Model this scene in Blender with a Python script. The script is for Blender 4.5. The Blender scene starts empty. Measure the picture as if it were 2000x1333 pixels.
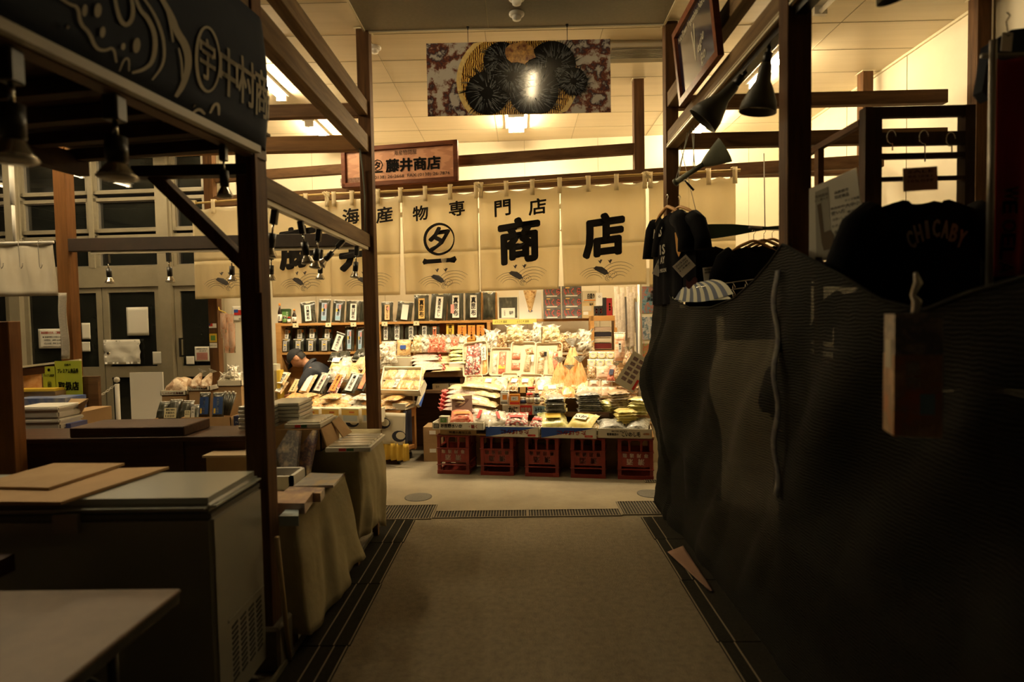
import bpy, bmesh, math, random
from mathutils import Matrix, Vector, noise
from math import sin, cos, pi, radians, sqrt
R = random.Random(7)
S = bpy.context.scene
COL = S.collection
# ------------------------------------------------------------------ camera
FPX, CAMH = 1120.0, 1.55
ROLL = 0.018
_y = Vector((15 / FPX, 44.5 / FPX, -1)).normalized()          # world +Y seen by the camera
_x = Vector((cos(ROLL), sin(ROLL), 0)); _x = (_x - _y * _x.dot(_y)).normalized()
_z = _x.cross(_y)
_M = Matrix((_x, _y, _z))                                     # rows: world axes in camera space -> camera-to-world
CAMP = Vector((0, 0, CAMH))
cam_data = bpy.data.cameras.new('camera')
cam = bpy.data.objects.new('camera', cam_data); COL.objects.link(cam)
cam_data.sensor_width = 36; cam_data.lens = FPX * 36 / 2000; cam_data.clip_start = 0.05
cam.matrix_world = Matrix.Translation(CAMP) @ _M.to_4x4()
cam_data.dof.use_dof = True; cam_data.dof.focus_distance = 5.6; cam_data.dof.aperture_fstop = 1.6
S.camera = cam
S.view_settings.view_transform = 'Standard'; S.view_settings.look = 'None'
S.view_settings.gamma = 1; S.view_settings.use_curve_mapping = False
S.view_settings.exposure = 0.0
# ------------------------------------------------------------------ light of the place
WARM = (1.0, 0.70, 0.33)
SPOT = (1.0, 0.80, 0.50)
world = bpy.data.worlds.new('world'); S.world = world; world.use_nodes = True
world.node_tree.nodes['Background'].inputs[0].default_value = (1.0, 0.72, 0.42, 1)
world.node_tree.nodes['Background'].inputs[1].default_value = 0.008
TUBE_E, LAMP_W = 190.0, 0.62

def area(name, loc, rot, sx, sy, w, color=SPOT, spread=180):
    l = bpy.data.lights.new(name, 'AREA'); l.shape = 'RECTANGLE'; l.size = sx; l.size_y = sy
    l.energy = w; l.color = color; l.spread = radians(spread)
    o = bpy.data.objects.new(name, l); COL.objects.link(o); o.location = loc; o.rotation_euler = rot
    return o
def spot(name, loc, target, w, ang=75, r=0.04, color=SPOT, blend=0.7):
    l = bpy.data.lights.new(name, 'SPOT'); l.energy = w; l.color = color; l.spot_size = radians(ang)
    l.spot_blend = blend; l.shadow_soft_size = r
    o = bpy.data.objects.new(name, l); COL.objects.link(o); o.location = loc
    o.rotation_euler = (Vector(target) - Vector(loc)).to_track_quat('-Z', 'Y').to_euler()
    return o
# ------------------------------------------------------------------ measuring helpers (photo pixel -> place)
def ray(px, py):
    return _M @ Vector(((px - 1000) / FPX, (666.5 - py) / FPX, -1))
def at(px, py, Y):
    d = ray(px, py); return CAMP + d * (Y / d.y)
def fl(px, py, z=0.0):
    d = ray(px, py); return CAMP + d * ((z - CAMH) / d.z)
def hit(px, py, n, c):
    d = ray(px, py); n = Vector(n); return CAMP + d * ((c - n.dot(CAMP)) / n.dot(d))
def atx(px, py, X):
    d = ray(px, py); return CAMP + d * (X / d.x)
# ------------------------------------------------------------------ materials
MATS = {}
def mk(name, c, rough=0.6, metal=0.0, c2=None, scale=8.0, stretch=(1, 1, 1), bump=0.0, bscale=None, coat=0.0,
       spec=0.5, mixp=(0.35, 0.65), alpha=1.0, emit=None, estr=0.0, kind='noise', trans=0.0, detail=4, sheen=0):
    if name in MATS: return MATS[name]
    m = bpy.data.materials.new(name); m.use_nodes = True; nt = m.node_tree; N = nt.nodes; L = nt.links
    b = N['Principled BSDF']; b.inputs['Roughness'].default_value = rough; b.inputs['Metallic'].default_value = metal
    b.inputs['Specular IOR Level'].default_value = spec; b.inputs['Coat Weight'].default_value = coat
    b.inputs['Coat Roughness'].default_value = 0.12; b.inputs['Alpha'].default_value = alpha
    b.inputs['Base Color'].default_value = (*c, 1); m.diffuse_color = (*c, 1)
    if trans: b.inputs['Transmission Weight'].default_value = trans
    if emit: b.inputs['Emission Color'].default_value = (*emit, 1); b.inputs['Emission Strength'].default_value = estr
    if c2 is not None or bump:
        tc = N.new('ShaderNodeTexCoord'); mp = N.new('ShaderNodeMapping')
        mp.inputs['Scale'].default_value = stretch; L.new(tc.outputs['Object'], mp.inputs['Vector'])
        if kind == 'voronoi':
            t = N.new('ShaderNodeTexVoronoi'); t.inputs['Scale'].default_value = scale; fac = t.outputs['Color']
            bw = N.new('ShaderNodeRGBToBW'); L.new(fac, bw.inputs[0]); fac = bw.outputs[0]
        elif kind == 'wave':
            t = N.new('ShaderNodeTexWave'); t.inputs['Scale'].default_value = scale
            t.inputs['Distortion'].default_value = 6; t.inputs['Detail'].default_value = 3; t.inputs['Detail Scale'].default_value = 1.2
            fac = t.outputs['Fac']
        else:
            t = N.new('ShaderNodeTexNoise'); t.inputs['Scale'].default_value = scale; t.inputs['Detail'].default_value = detail
            t.inputs['Roughness'].default_value = 0.65; fac = t.outputs['Fac']
        L.new(mp.outputs[0], t.inputs['Vector'])
        if c2 is not None:
            cr = N.new('ShaderNodeValToRGB'); cols = [c] + (list(c2) if isinstance(c2[0], (tuple, list)) else [c2])
            el = cr.color_ramp.elements
            for i, cc in enumerate(cols):
                p = mixp[0] + (mixp[1] - mixp[0]) * i / (len(cols) - 1)
                e = el[i] if i < 2 else el.new(p)
                e.position = p; e.color = (*cc, 1)
            # ramp elements sort themselves, rewrite in order
            for i, cc in enumerate(cols):
                el[i].position = mixp[0] + (mixp[1] - mixp[0]) * i / (len(cols) - 1); el[i].color = (*cc, 1)
            L.new(fac, cr.inputs[0]); L.new(cr.outputs[0], b.inputs['Base Color'])
        if bump:
            t2 = N.new('ShaderNodeTexNoise'); t2.inputs['Scale'].default_value = bscale or scale; t2.inputs['Detail'].default_value = 3
            L.new(mp.outputs[0], t2.inputs['Vector'])
            bp = N.new('ShaderNodeBump'); bp.inputs['Strength'].default_value = bump; bp.inputs['Distance'].default_value = 0.02
            L.new(t2.outputs['Fac'], bp.inputs['Height']); L.new(bp.outputs[0], b.inputs['Normal'])
            if coat: L.new(bp.outputs[0], b.inputs['Coat Normal'])
    MATS[name] = m
    return m
BEAM = mk('stained_beam_wood', (0.17, 0.095, 0.042), 0.62, c2=(0.085, 0.045, 0.02), scale=3, stretch=(3, 3, 3), bump=0.25, bscale=14)
def grain(name, c, c2, axis, rough=0.7, sc=2.2, bump=0.12, spec=0.18):
    st = [9, 9, 9]; st[axis] = 0.7
    return mk(name, c, rough, c2=c2, scale=sc, stretch=tuple(st), bump=bump, bscale=sc * 2, spec=spec)
BX = grain('beam_wood_x', (0.16, 0.088, 0.04), (0.09, 0.047, 0.021), 0)
BY = grain('beam_wood_y', (0.20, 0.125, 0.055), (0.10, 0.058, 0.024), 1)
BZ = grain('post_wood', (0.125, 0.058, 0.02), (0.062, 0.028, 0.010), 2)
CREAM = mk('cream_panel', (0.80, 0.74, 0.58), 0.55, c2=(0.76, 0.69, 0.53), scale=2)
CEIL = mk('ceiling_panel', (0.72, 0.63, 0.46), 0.42, c2=(0.66, 0.575, 0.41), scale=1.2, stretch=(0.6, 14, 1), spec=0.5)
CEILG = mk('grey_ceiling', (0.24, 0.215, 0.17), 0.6, c2=(0.21, 0.19, 0.15), scale=40)
JOINT = mk('joint_shadow_gap', (0.38, 0.33, 0.22), 0.8)
TRIMW = mk('pale_trim', (0.75, 0.68, 0.5), 0.4)
BLACK = mk('black_plastic', (0.012, 0.011, 0.01), 0.4)
INK = mk('black_ink', (0.012, 0.010, 0.009), 0.75, spec=0.2)
WHITE = mk('white_plastic', (0.78, 0.76, 0.70), 0.4)
PAPER = mk('paper_white', (0.82, 0.80, 0.72), 0.7)
CARD = mk('brown_cardboard', (0.42, 0.27, 0.13), 0.8, c2=(0.37, 0.235, 0.11), scale=5)
CHROME = mk('chrome_metal', (0.7, 0.68, 0.62), 0.2, metal=1)
GREYM = mk('grey_metal', (0.32, 0.30, 0.26), 0.4, metal=0.6)
ALU = mk('aluminium_frame', (0.28, 0.245, 0.172), 0.5, c2=(0.245, 0.215, 0.15), scale=6)
GLASS = mk('dark_window_glass', (0.010, 0.011, 0.010), 0.025, c2=(0.022, 0.023, 0.018), scale=1.6, spec=0.55, mixp=(0.4, 0.7))
def flat(name, c, rough=0.55, **k): return mk(name, c, rough, **k)
RED = flat('red_print', (0.55, 0.03, 0.02)); BLUE = flat('blue_print', (0.02, 0.07, 0.33)); YEL = flat('yellow_print', (0.75, 0.5, 0.05))
GREEN = flat('green_print', (0.12, 0.28, 0.06)); ORANGE = flat('orange_print', (0.75, 0.26, 0.03)); PINK = flat('pink_print', (0.7, 0.3, 0.26))
NAVY = flat('navy_print', (0.012, 0.02, 0.07)); BROWN = flat('brown_print', (0.10, 0.04, 0.02)); LBLUE = flat('light_blue_print', (0.25, 0.42, 0.55))
GREYI = flat('grey_ink', (0.10, 0.095, 0.10), 0.8)
# ------------------------------------------------------------------ mesh builder
_TX = {}
def glyphs(s, bold=0.0, res=2):
    k = (s, res)
    if k in _TX: return _TX[k]
    cu = bpy.data.curves.new('tmp_text', 'FONT'); cu.body = s; cu.size = 1;  cu.resolution_u = res
    o = bpy.data.objects.new('tmp_text', cu); COL.objects.link(o)
    bpy.context.view_layer.update()
    me = bpy.data.meshes.new_from_object(o.evaluated_get(bpy.context.evaluated_depsgraph_get()))
    vs = [(v.co.x, v.co.y) for v in me.vertices]; fs = [tuple(p.vertices) for p in me.polygons]
    bpy.data.objects.remove(o); bpy.data.curves.remove(cu); bpy.data.meshes.remove(me)
    if not vs: vs = [(0, 0)]; fs = []
    x0 = min(v[0] for v in vs); x1 = max(v[0] for v in vs); y0 = min(v[1] for v in vs); y1 = max(v[1] for v in vs)
    _TX[k] = (vs, fs, x0, x1, y0, y1)
    return _TX[k]
class MB:
    def __init__(s, root=None):
        s.v = []; s.f = []; s.m = []; s.sm = []; s.mats = []; s.X = Matrix()
        if root is not None:
            bpy.context.view_layer.update(); s.X = root.matrix_world.inverted()
    def mi(s, mat):
        if mat not in s.mats: s.mats.append(mat)
        return s.mats.index(mat)
    def add(s, vs, fs, mat, smooth=False):
        n = len(s.v); k = s.mi(mat)
        for v in vs: s.v.append(tuple(s.X @ Vector(v)))
        for f in fs: s.f.append(tuple(i + n for i in f)); s.m.append(k); s.sm.append(smooth)
        return s
    def box(s, mat, c, d, rot=None, taper=1.0, uv=None):
        M = Matrix.Translation(c) @ (rot.to_4x4() if rot is not None else Matrix())
        x, y, z = d[0] / 2, d[1] / 2, d[2] / 2
        vs = [M @ Vector((i * x * (taper if k > 0 else 1), j * y * (taper if k > 0 else 1), k * z)) for k in (-1, 1) for j in (-1, 1) for i in (-1, 1)]
        return s.add(vs, [(0, 2, 3, 1), (4, 5, 7, 6), (0, 1, 5, 4), (2, 6, 7, 3), (0, 4, 6, 2), (1, 3, 7, 5)], mat)
    def bb(s, mat, x0, x1, y0, y1, z0, z1):
        return s.box(mat, ((x0 + x1) / 2, (y0 + y1) / 2, (z0 + z1) / 2), (abs(x1 - x0), abs(y1 - y0), abs(z1 - z0)))
    def bar(s, mat, p0, p1, w, h, up=(0, 0, 1)):
        p0, p1 = Vector(p0), Vector(p1); d = (p1 - p0); L = d.length; d.normalize(); up = Vector(up)
        side = d.cross(up)
        if side.length < 1e-4: side = d.cross(Vector((0, 1, 0)))
        side.normalize(); up = side.cross(d)
        M = Matrix((side, d, up)).transposed()
        return s.box(mat, (p0 + p1) / 2, (w, L, h), M)
    def tube(s, mat, pts, r, n=8, caps=True, smooth=True):
        pts = [Vector(p) for p in pts]; rs = r if isinstance(r, (list, tuple)) else [r] * len(pts)
        vs = []; fs = []; prev = None
        for i, p in enumerate(pts):
            t = (pts[min(i + 1, len(pts) - 1)] - pts[max(i - 1, 0)])
            if t.length < 1e-9: t = Vector((0, 0, 1))
            t.normalize()
            if prev is None:
                a = t.orthogonal().normalized()
            else:
                a = prev - t * prev.dot(t)
                if a.length < 1e-6: a = t.orthogonal()
                a.normalize()
            prev = a; b = t.cross(a)
            for k in range(n):
                an = 2 * pi * k / n; vs.append(p + (a * cos(an) + b * sin(an)) * rs[i])
        for i in range(len(pts) - 1):
            for k in range(n):
                fs.append((i * n + k, i * n + (k + 1) % n, (i + 1) * n + (k + 1) % n, (i + 1) * n + k))
        if caps: fs.append(tuple(range(n - 1, -1, -1))); fs.append(tuple((len(pts) - 1) * n + k for k in range(n)))
        return s.add(vs, fs, mat, smooth)
    def lathe(s, mat, prof, c=(0, 0, 0), n=16, rot=None, smooth=True, sx=1, sy=1):
        M = Matrix.Translation(c) @ (rot.to_4x4() if rot is not None else Matrix()); vs = []; fs = []
        for r, z in prof:
            for k in range(n):
                a = 2 * pi * k / n; vs.append(M @ Vector((r * cos(a) * sx, r * sin(a) * sy, z)))
        for i in range(len(prof) - 1):
            for k in range(n): fs.append((i * n + k, i * n + (k + 1) % n, (i + 1) * n + (k + 1) % n, (i + 1) * n + k))
        if prof[0][0] > 1e-5: fs.append(tuple(range(n - 1, -1, -1)))
        if prof[-1][0] > 1e-5: fs.append(tuple((len(prof) - 1) * n + k for k in range(n)))
        return s.add(vs, fs, mat, smooth)
    def grid(s, mat, nu, nv, fn, smooth=True):
        vs = [fn(i / nu, j / nv) for j in range(nv + 1) for i in range(nu + 1)]
        fs = [(j * (nu + 1) + i, j * (nu + 1) + i + 1, (j + 1) * (nu + 1) + i + 1, (j + 1) * (nu + 1) + i) for j in range(nv) for i in range(nu)]
        return s.add(vs, fs, mat, smooth)
    def sheet(s, mat, nu, nv, fn, th=0.003, smooth=True):
        """a cloth or card sheet with real thickness: front grid, back grid and edges"""
        P = [[Vector(fn(i / nu, j / nv)) for i in range(nu + 1)] for j in range(nv + 1)]
        vs = []; W = nu + 1
        nr = []
        for j in range(nv + 1):
            for i in range(nu + 1):
                a = P[j][min(i + 1, nu)] - P[j][max(i - 1, 0)]; b = P[min(j + 1, nv)][i] - P[max(j - 1, 0)][i]
                n_ = a.cross(b); n_ = n_.normalized() if n_.length > 1e-12 else Vector((0, 0, 1)); nr.append(n_)
        F = [P[j][i] for j in range(nv + 1) for i in range(nu + 1)]
        vs = [p + n_ * th / 2 for p, n_ in zip(F, nr)] + [p - n_ * th / 2 for p, n_ in zip(F, nr)]
        n = len(F); fs = []
        for j in range(nv):
            for i in range(nu):
                a, b, c, d = j * W + i, j * W + i + 1, (j + 1) * W + i + 1, (j + 1) * W + i
                fs.append((a, b, c, d)); fs.append((n + d, n + c, n + b, n + a))
        ed = [(j * W, (j + 1) * W) for j in range(nv)] + [((j + 1) * W + nu, j * W + nu) for j in range(nv)] + \
             [(i + 1, i) for i in range(nu)] + [(nv * W + i, nv * W + i + 1) for i in range(nu)]
        for a, b in ed: fs.append((a, b, n + b, n + a))
        return s.add(vs, fs, mat, smooth)
    def prism(s, mat, pts, O, ex, ey, ez, th):
        """outline pts (x,y) in the frame O,ex,ey, thickness th along ez (from O outward)"""
        O, ex, ey, ez = Vector(O), Vector(ex), Vector(ey), Vector(ez); n = len(pts)
        vs = [O + ex * x + ey * y for x, y in pts] + [O + ex * x + ey * y + ez * th for x, y in pts]
        fs = [tuple(range(n - 1, -1, -1)), tuple(range(n, 2 * n))] + [(i, (i + 1) % n, n + (i + 1) % n, n + i) for i in range(n)]
        return s.add(vs, fs, mat)
    def text(s, mat, t, O, ex, ey, h, w=None, bold=0.0, vertical=False, shear=0.0, warp=None, rotz=0.0, gap=1.12, res=2, spacing=None):
        """text centred on O; ex/ey unit axes; h = height of a character (or of the block)"""
        O, ex, ey = Vector(O), Vector(ex).normalized(), Vector(ey).normalized()
        items = []
        if vertical:
            n = len(t)
            for i, ch in enumerate(t):
                items.append((glyphs(ch, bold, res), 0, ((n - 1) / 2 - i) * h * gap))
        elif spacing:
            n = len(t)
            for i, ch in enumerate(t): items.append((glyphs(ch, bold, res), (i - (n - 1) / 2) * spacing, 0))
        else: items.append((glyphs(t, bold, res), 0, 0))
        for (vs, fs, x0, x1, y0, y1), ox, oy in items:
            if vertical or spacing: sc = h / 0.92; cx, cy = (x0 + x1) / 2, (y0 + y1) / 2; sx = sy = sc
            else:
                cx, cy = (x0 + x1) / 2, (y0 + y1) / 2
                sy = h / max(y1 - y0, 1e-4); sx = (w / (x1 - x0)) if w else sy
            if (vertical or spacing) and w: sx = w / 0.92
            P = []
            for x, y in vs:
                a, b = (x - cx) * sx + ox, (y - cy) * sy + oy
                b += shear * a
                if rotz: a, b = a * cos(rotz) - b * sin(rotz), a * sin(rotz) + b * cos(rotz)
                P.append((a, b))
            k = (14 if bold > 0.038 else 8 if bold > 0.022 else 4) if bold > 0.012 else 1
            for i in range(k):
                a_ = 2 * pi * (i + 0.5) / k; dx, dy = (cos(a_) * bold * sy * 0.9, sin(a_) * bold * sy * 0.9) if k > 1 else (0, 0)
                s.add([warp(a + dx, b + dy) if warp else O + ex * (a + dx) + ey * (b + dy) for a, b in P], fs, mat)
        return s
    def build(s, name, parent=None, bevel=0.0, seg=1, label=None, loc=None, weld=False):
        me = bpy.data.meshes.new(name)
        off = Vector((0, 0, 0))
        if parent is None and loc is None and s.v:
            xs = [v[0] for v in s.v]; ys = [v[1] for v in s.v]; zs = [v[2] for v in s.v]
            off = Vector(((min(xs) + max(xs)) / 2, (min(ys) + max(ys)) / 2, min(zs)))
            s.v = [(v[0] - off.x, v[1] - off.y, v[2] - off.z) for v in s.v]
        me.from_pydata(s.v, [], s.f)
        for m in s.mats: me.materials.append(m)
        me.polygons.foreach_set('material_index', s.m); me.polygons.foreach_set('use_smooth', s.sm)
        if bevel or weld:
            bm = bmesh.new(); bm.from_mesh(me)
            if weld: bmesh.ops.remove_doubles(bm, verts=bm.verts, dist=weld if isinstance(weld, float) else 1e-5)
            if bevel: bmesh.ops.bevel(bm, geom=bm.edges[:], offset=bevel, segments=seg, affect='EDGES', clamp_overlap=True)
            bm.to_mesh(me); bm.free()
        me.update()
        o = bpy.data.objects.new(name, me); COL.objects.link(o)
        o.location = off if loc is None else loc
        if parent is not None: o.parent = parent
        if label: o['label'] = label
        return o
def tag(o, label=None, cat=None, group=None, kind=None):
    for k, v in (('label', label), ('category', cat), ('group', group), ('kind', kind)):
        if v: o[k] = v
    return o
def thing(name, label, cat, loc=(0, 0, 0), rz=0.0, group=None, rot=None):
    o = bpy.data.objects.new(name, None); COL.objects.link(o); o.empty_display_size = 0.05
    o.location = loc; o.rotation_euler = rot if rot is not None else (0, 0, rz)
    return tag(o, label, cat, group)
def dup(o, loc, rz=0.0, label=None, group=None, rot=None, scale=None):
    def cp(a, par):
        c = a.copy(); COL.objects.link(c); c.parent = par
        for ch in a.children: cp(ch, c)
        return c
    c = cp(o, None); c.location = loc; c.rotation_euler = rot if rot is not None else (0, 0, rz)
    if scale: c.scale = scale
    if label: c['label'] = label
    if group: c['group'] = group
    return c
def struct(o): o['kind'] = 'structure'; return o
XA, YA, ZA = Vector((1, 0, 0)), Vector((0, 1, 0)), Vector((0, 0, 1))
# ================================================================== the hall
CZ = 3.77                                    # ceiling height
def wallY(x): return 7.27 - 0.055 * x
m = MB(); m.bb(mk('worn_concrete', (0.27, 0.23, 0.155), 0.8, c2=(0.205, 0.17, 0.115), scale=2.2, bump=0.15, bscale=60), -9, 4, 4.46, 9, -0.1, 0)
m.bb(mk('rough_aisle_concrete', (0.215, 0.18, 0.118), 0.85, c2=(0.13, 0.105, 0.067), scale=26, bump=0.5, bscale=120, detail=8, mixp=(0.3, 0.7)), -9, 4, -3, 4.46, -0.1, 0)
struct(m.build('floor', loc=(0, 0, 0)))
m = MB(); m.bb(CEIL, -9, 4, -3, 9, CZ, CZ + 0.1)
y = 7.25
while y > -3:
    m.bb(JOINT, -9, 4, y - 0.003, y + 0.003, CZ - 0.002, CZ + 0.01); y -= 0.455
for i in range(-10, 5): m.bb(JOINT, -1.14 + i * 0.91 - 0.0025, -1.14 + i * 0.91 + 0.0025, -3, 8, CZ - 0.0022, CZ + 0.01)
struct(m.build('ceiling', loc=(0, 0, 0)))
m = MB(); m.bb(CEILG, -1.14, 1.13, -3, 4.43, CZ - 0.02, CZ - 0.002); m.bb(CEILG, -9, -3.75, -3, 4.6, CZ - 0.02, CZ - 0.002)
for yy in (0.4, 2.4): m.bb(JOINT, -1.14, 1.13, yy, yy + 0.004, CZ - 0.022, CZ - 0.019)
m.bb(JOINT, -0.2, -0.196, -3, 4.43, CZ - 0.022, CZ - 0.019)
struct(m.build('ceiling_grey_panel', loc=(0, 0, 0)))
m = MB()
for x in (-1.14, 1.13): m.bb(TRIMW, x - 0.008, x + 0.008, -3, 4.46, CZ - 0.03, CZ)
m.bb(TRIMW, -1.14, 1.13, 4.43, 4.45, CZ - 0.03, CZ)
struct(m.build('trim_1', loc=(0, 0, 0)))
# right wall
m = MB(); m.bb(CREAM, 3.38, 3.5, -3, 9, 0, CZ)
y = 6.9
while y > -3: m.bb(JOINT, 3.376, 3.39, y, y + 0.004, 0, CZ); y -= 0.91
struct(m.build('wall_right', loc=(0, 0, 0)))
m = MB(); m.bb(TRIMW, 3.36, 3.385, -3, 7.1, CZ - 0.02, CZ)
struct(m.build('trim_2', loc=(0, 0, 0)))
# back wall: frame W(x, z, out) on the slanting facade line, out = towards the hall
_wd = Vector((1, -0.055, 0)).normalized(); _wn = Vector((-0.055, -1, 0)).normalized()
def W(x, z, out=0.0): return Vector((x, wallY(x), z)) + _wn * out
def fac(px, py):
    p = hit(px, py, (0.055, 1, 0), 7.27); return p.x, p.z
WM = Matrix((_wd, -_wn, ZA)).transposed()
def wbox(mb, mat, x0, x1, z0, z1, o0, o1):
    c = W((x0 + x1) / 2, (z0 + z1) / 2, (o0 + o1) / 2); mb.box(mat, c, ((x1 - x0) * 1.0015, o1 - o0, z1 - z0), WM)
XL = fac(436, 640)[0]                         # where the glazed front ends and the cream wall begins
m = MB(); wbox(m, CREAM, XL, 3.45, 0, CZ, -0.12, 0)
x = XL + 0.35
while x < 3.3: wbox(m, JOINT, x, x + 0.004, 0, CZ, -0.001, 0.002); x += 0.91
struct(m.build('wall_back', loc=(0, 0, 0)))
WX = lambda px: fac(px, 420)[0]
cols = [(-190, -75), (-60, 25), (50, 172), (192, 314), (345, 398)]
zr = [(fac(250, 372)[1], fac(250, 262)[1]), (fac(250, 447)[1], fac(250, 393)[1]), (fac(250, 520)[1], fac(250, 466)[1])]
zh0, zh1 = fac(250, 561)[1], fac(250, 523)[1]
k = 0
for ci, (a, b) in enumerate(cols):
    x0, x1 = WX(a), WX(b)
    for z0, z1 in zr:
        k += 1
        f = MB()
        g = 0.05
        for (p, q, r_, s_) in ((x0 - g, x1 + g, z1, z1 + 0.045), (x0 - g, x1 + g, z0 - 0.045, z0), (x0 - g, x0, z0 - 0.045, z1 + 0.045), (x1, x1 + g, z0 - 0.045, z1 + 0.045)):
            wbox(f, ALU, p, q, r_, s_, -0.04, 0.03)
        for (p, q, r_, s_) in ((x0 - 0.012, x1 + 0.012, z1 - 0.012, z1 + 0.01), (x0 - 0.012, x1 + 0.012, z0 - 0.01, z0 + 0.012), (x0 - 0.012, x0 + 0.012, z0, z1), (x1 - 0.012, x1 + 0.012, z0, z1)):
            wbox(f, GREYM, p, q, r_, s_, -0.05, 0.0)
        o = struct(f.build('window_%d' % k))
        gl = MB(o); wbox(gl, GLASS, x0, x1, z0, z1, -0.035, -0.03); gl.build('pane', o)
m = MB()                                       # columns, header panel and the strip above the glazing
wbox(m, ALU, -8.9, XL, zh0, zh1, -0.05, 0.045)
wbox(m, BLACK, -8.9, XL, zr[0][1] + 0.045, CZ - 0.03, -0.06, -0.01)
wbox(m, TRIMW, -8.9, XL, CZ - 0.03, CZ, -0.06, 0.02)
for i in range(len(cols) - 1):
    x0, x1 = WX(cols[i][1]) + 0.04, WX(cols[i + 1][0]) - 0.04
    if x1 > x0: wbox(m, ALU, x0, x1, zh1, zr[0][1] + 0.05, -0.05, 0.05)
for pa, pb in ((28, 48), (318, 341), (426, 437)):
    wbox(m, ALU, fac(pa, 560)[0], fac(pb, 560)[0], 0, zr[0][1], -0.05, 0.09)
wbox(m, GLASS, -8.9, WX(-195), 0, zr[0][1], -0.05, -0.03)
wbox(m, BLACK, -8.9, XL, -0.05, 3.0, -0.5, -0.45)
struct(m.build('wall_glazed_front', loc=(0, 0, 0)))
# glazed sliding doors
DX = lambda px: fac(px, 640)[0]
zk0, zk1 = fac(260, 737)[1], fac(260, 716)[1]
for n_, (a, b, hnd) in enumerate(((-70, 26, 0), (50, 203, 0), (205, 317, 0), (345, 424, 355)), 1):
    x0, x1 = DX(a), DX(b); st = 0.075
    f = MB()
    wbox(f, ALU, x0, x0 + st, 0, zh0, -0.03, 0.02); wbox(f, ALU, x1 - st, x1, 0, zh0, -0.03, 0.02)
    wbox(f, ALU, x0, x1, zh0 - 0.07, zh0, -0.03, 0.018); wbox(f, ALU, x0, x1, zk0, zk1, -0.03, 0.018); wbox(f, ALU, x0, x1, 0, 0.12, -0.03, 0.018)
    o = struct(f.build('door_%d' % n_))
    g = MB(o); wbox(g, GLASS, x0 + st, x1 - st, zk1, zh0 - 0.07, -0.01, -0.005); wbox(g, GLASS, x0 + st, x1 - st, 0.12, zk0, -0.01, -0.005); g.build('pane', o)
    if hnd:
        h = MB(o); hx = DX(hnd); h.bar(CHROME, W(hx, zk1 + 0.13, 0.05), W(hx, zk1 + 0.36, 0.05), 0.02, 0.02)
        h.bar(CHROME, W(hx, zk1 + 0.36, 0.0), W(hx, zk1 + 0.36, 0.06), 0.02, 0.02); h.bar(CHROME, W(hx, zk1 + 0.13, 0.0), W(hx, zk1 + 0.13, 0.06), 0.02, 0.02)
        h.build('door_handle', o)
    if n_ == 3:
        h = MB(o); p = W(DX(213), fac(203, 691)[1], 0.022); h.lathe(CHROME, [(0.0, 0.012), (0.022, 0.012), (0.026, 0.0)], p, 12, Matrix.Rotation(pi / 2, 3, 'X')); h.build('door_lock', o)
# papers taped on the doors
def paper(px0, py0, px1, py1, label, cat='paper', mat=PAPER, out=0.03, rows=(), border=None, name='notice_paper', tapes=True, crumple=0.0):
    xa, za = fac(px0, py1); xb, zb = fac(px1, py0)
    cx, cz = (xa + xb) / 2, (za + zb) / 2; w, h = (xb - xa), (zb - za)
    b = MB()
    def f(u, v):
        return W(xa + w * u, za + h * v, out + crumple * noise.noise(Vector((u * 5, v * 5, px0))))
    b.sheet(mat, 10, 8, f, 0.0015)
    for (t, dx, dz, hh, ww, mt) in rows:
        b.text(mt, t, W(xa + w * dx, za + h * dz, out + 0.004), _wd, ZA, hh, ww, bold=0.02, res=1)
    o = b.build(name)
    tag(o, label, cat)
    return o
paper(80, 642, 131, 681, 'white opening-hours notice with red heading taped to the glazed door', 'notice', rows=(
    ('施設閉鎖のため、ご来場の', .5, .80, .035, .30, RED), ('● 営業時間のお知らせ', .5, .58, .022, .26, INK), ('OPEN   AM 6:00', .52, .42, .024, .24, INK), ('CLOSE  PM 3:00', .52, .25, .024, .24, INK), ('お客様に御迷惑をおかけします', .5, .1, .012, .27, INK)), name='opening_hours_notice')
paper(252, 600, 292, 656, 'blank cream sheet taped high on the glass door', out=0.03)
paper(208, 663, 276, 712, 'crumpled white landscape sheet taped on the glass above the door rail', out=0.035, crumple=0.03)
paper(163, 631, 178, 663, 'small white slip behind the timber post, upper of two', out=0.02)
paper(163, 668, 178, 687, 'small white slip behind the timber post, lower of two', out=0.02)
paper(301, 687, 319, 712, 'small square white slip beside the aluminium column', out=0.02)
paper(367, 696, 382, 712, 'small grey square sticker low on the narrow glass door', out=0.03)
paper(384, 677, 411, 706, 'white notice with pink table taped to the narrow glass door', 'notice', rows=(('営業時間のお知らせ', .5, .85, .02, .15, INK), ('土曜 日曜 祝日', .55, .7, .016, .1, INK), ('▦▦▦▦▦', .5, .35, .09, .15, PINK)), out=0.03)
paper(455, 598, 482, 628, 'white sheet with small red and blue flag on the cream wall', 'notice', rows=(('台湾', .6, .15, .03, .06, INK),), out=0.008)
b = MB(); p = W(*fac(470, 610), 0.014); wbox(b, RED, fac(458, 610)[0], fac(475, 610)[0], fac(465, 616)[1], fac(465, 606)[1], 0.010, 0.013); wbox(b, BLUE, fac(458, 610)[0], fac(466, 610)[0], fac(465, 611)[1], fac(465, 605)[1], 0.0125, 0.015)
tag(b.build('flag_print'), 'small printed red flag with blue corner pasted on the cream wall sheet', 'flag')
b = MB(); x0 = fac(255, 780)[0]; x1 = fac(319, 780)[0]
wb0, wb1 = W(x0, 0, 0.22), W(x0, 0, 0.22)
q0 = at(255, 728, 7.1); q1 = at(319, 728, 7.1)
b.bb(WHITE, q0.x, q1.x, 7.08, 7.10, 0.0, q0.z)
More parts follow.
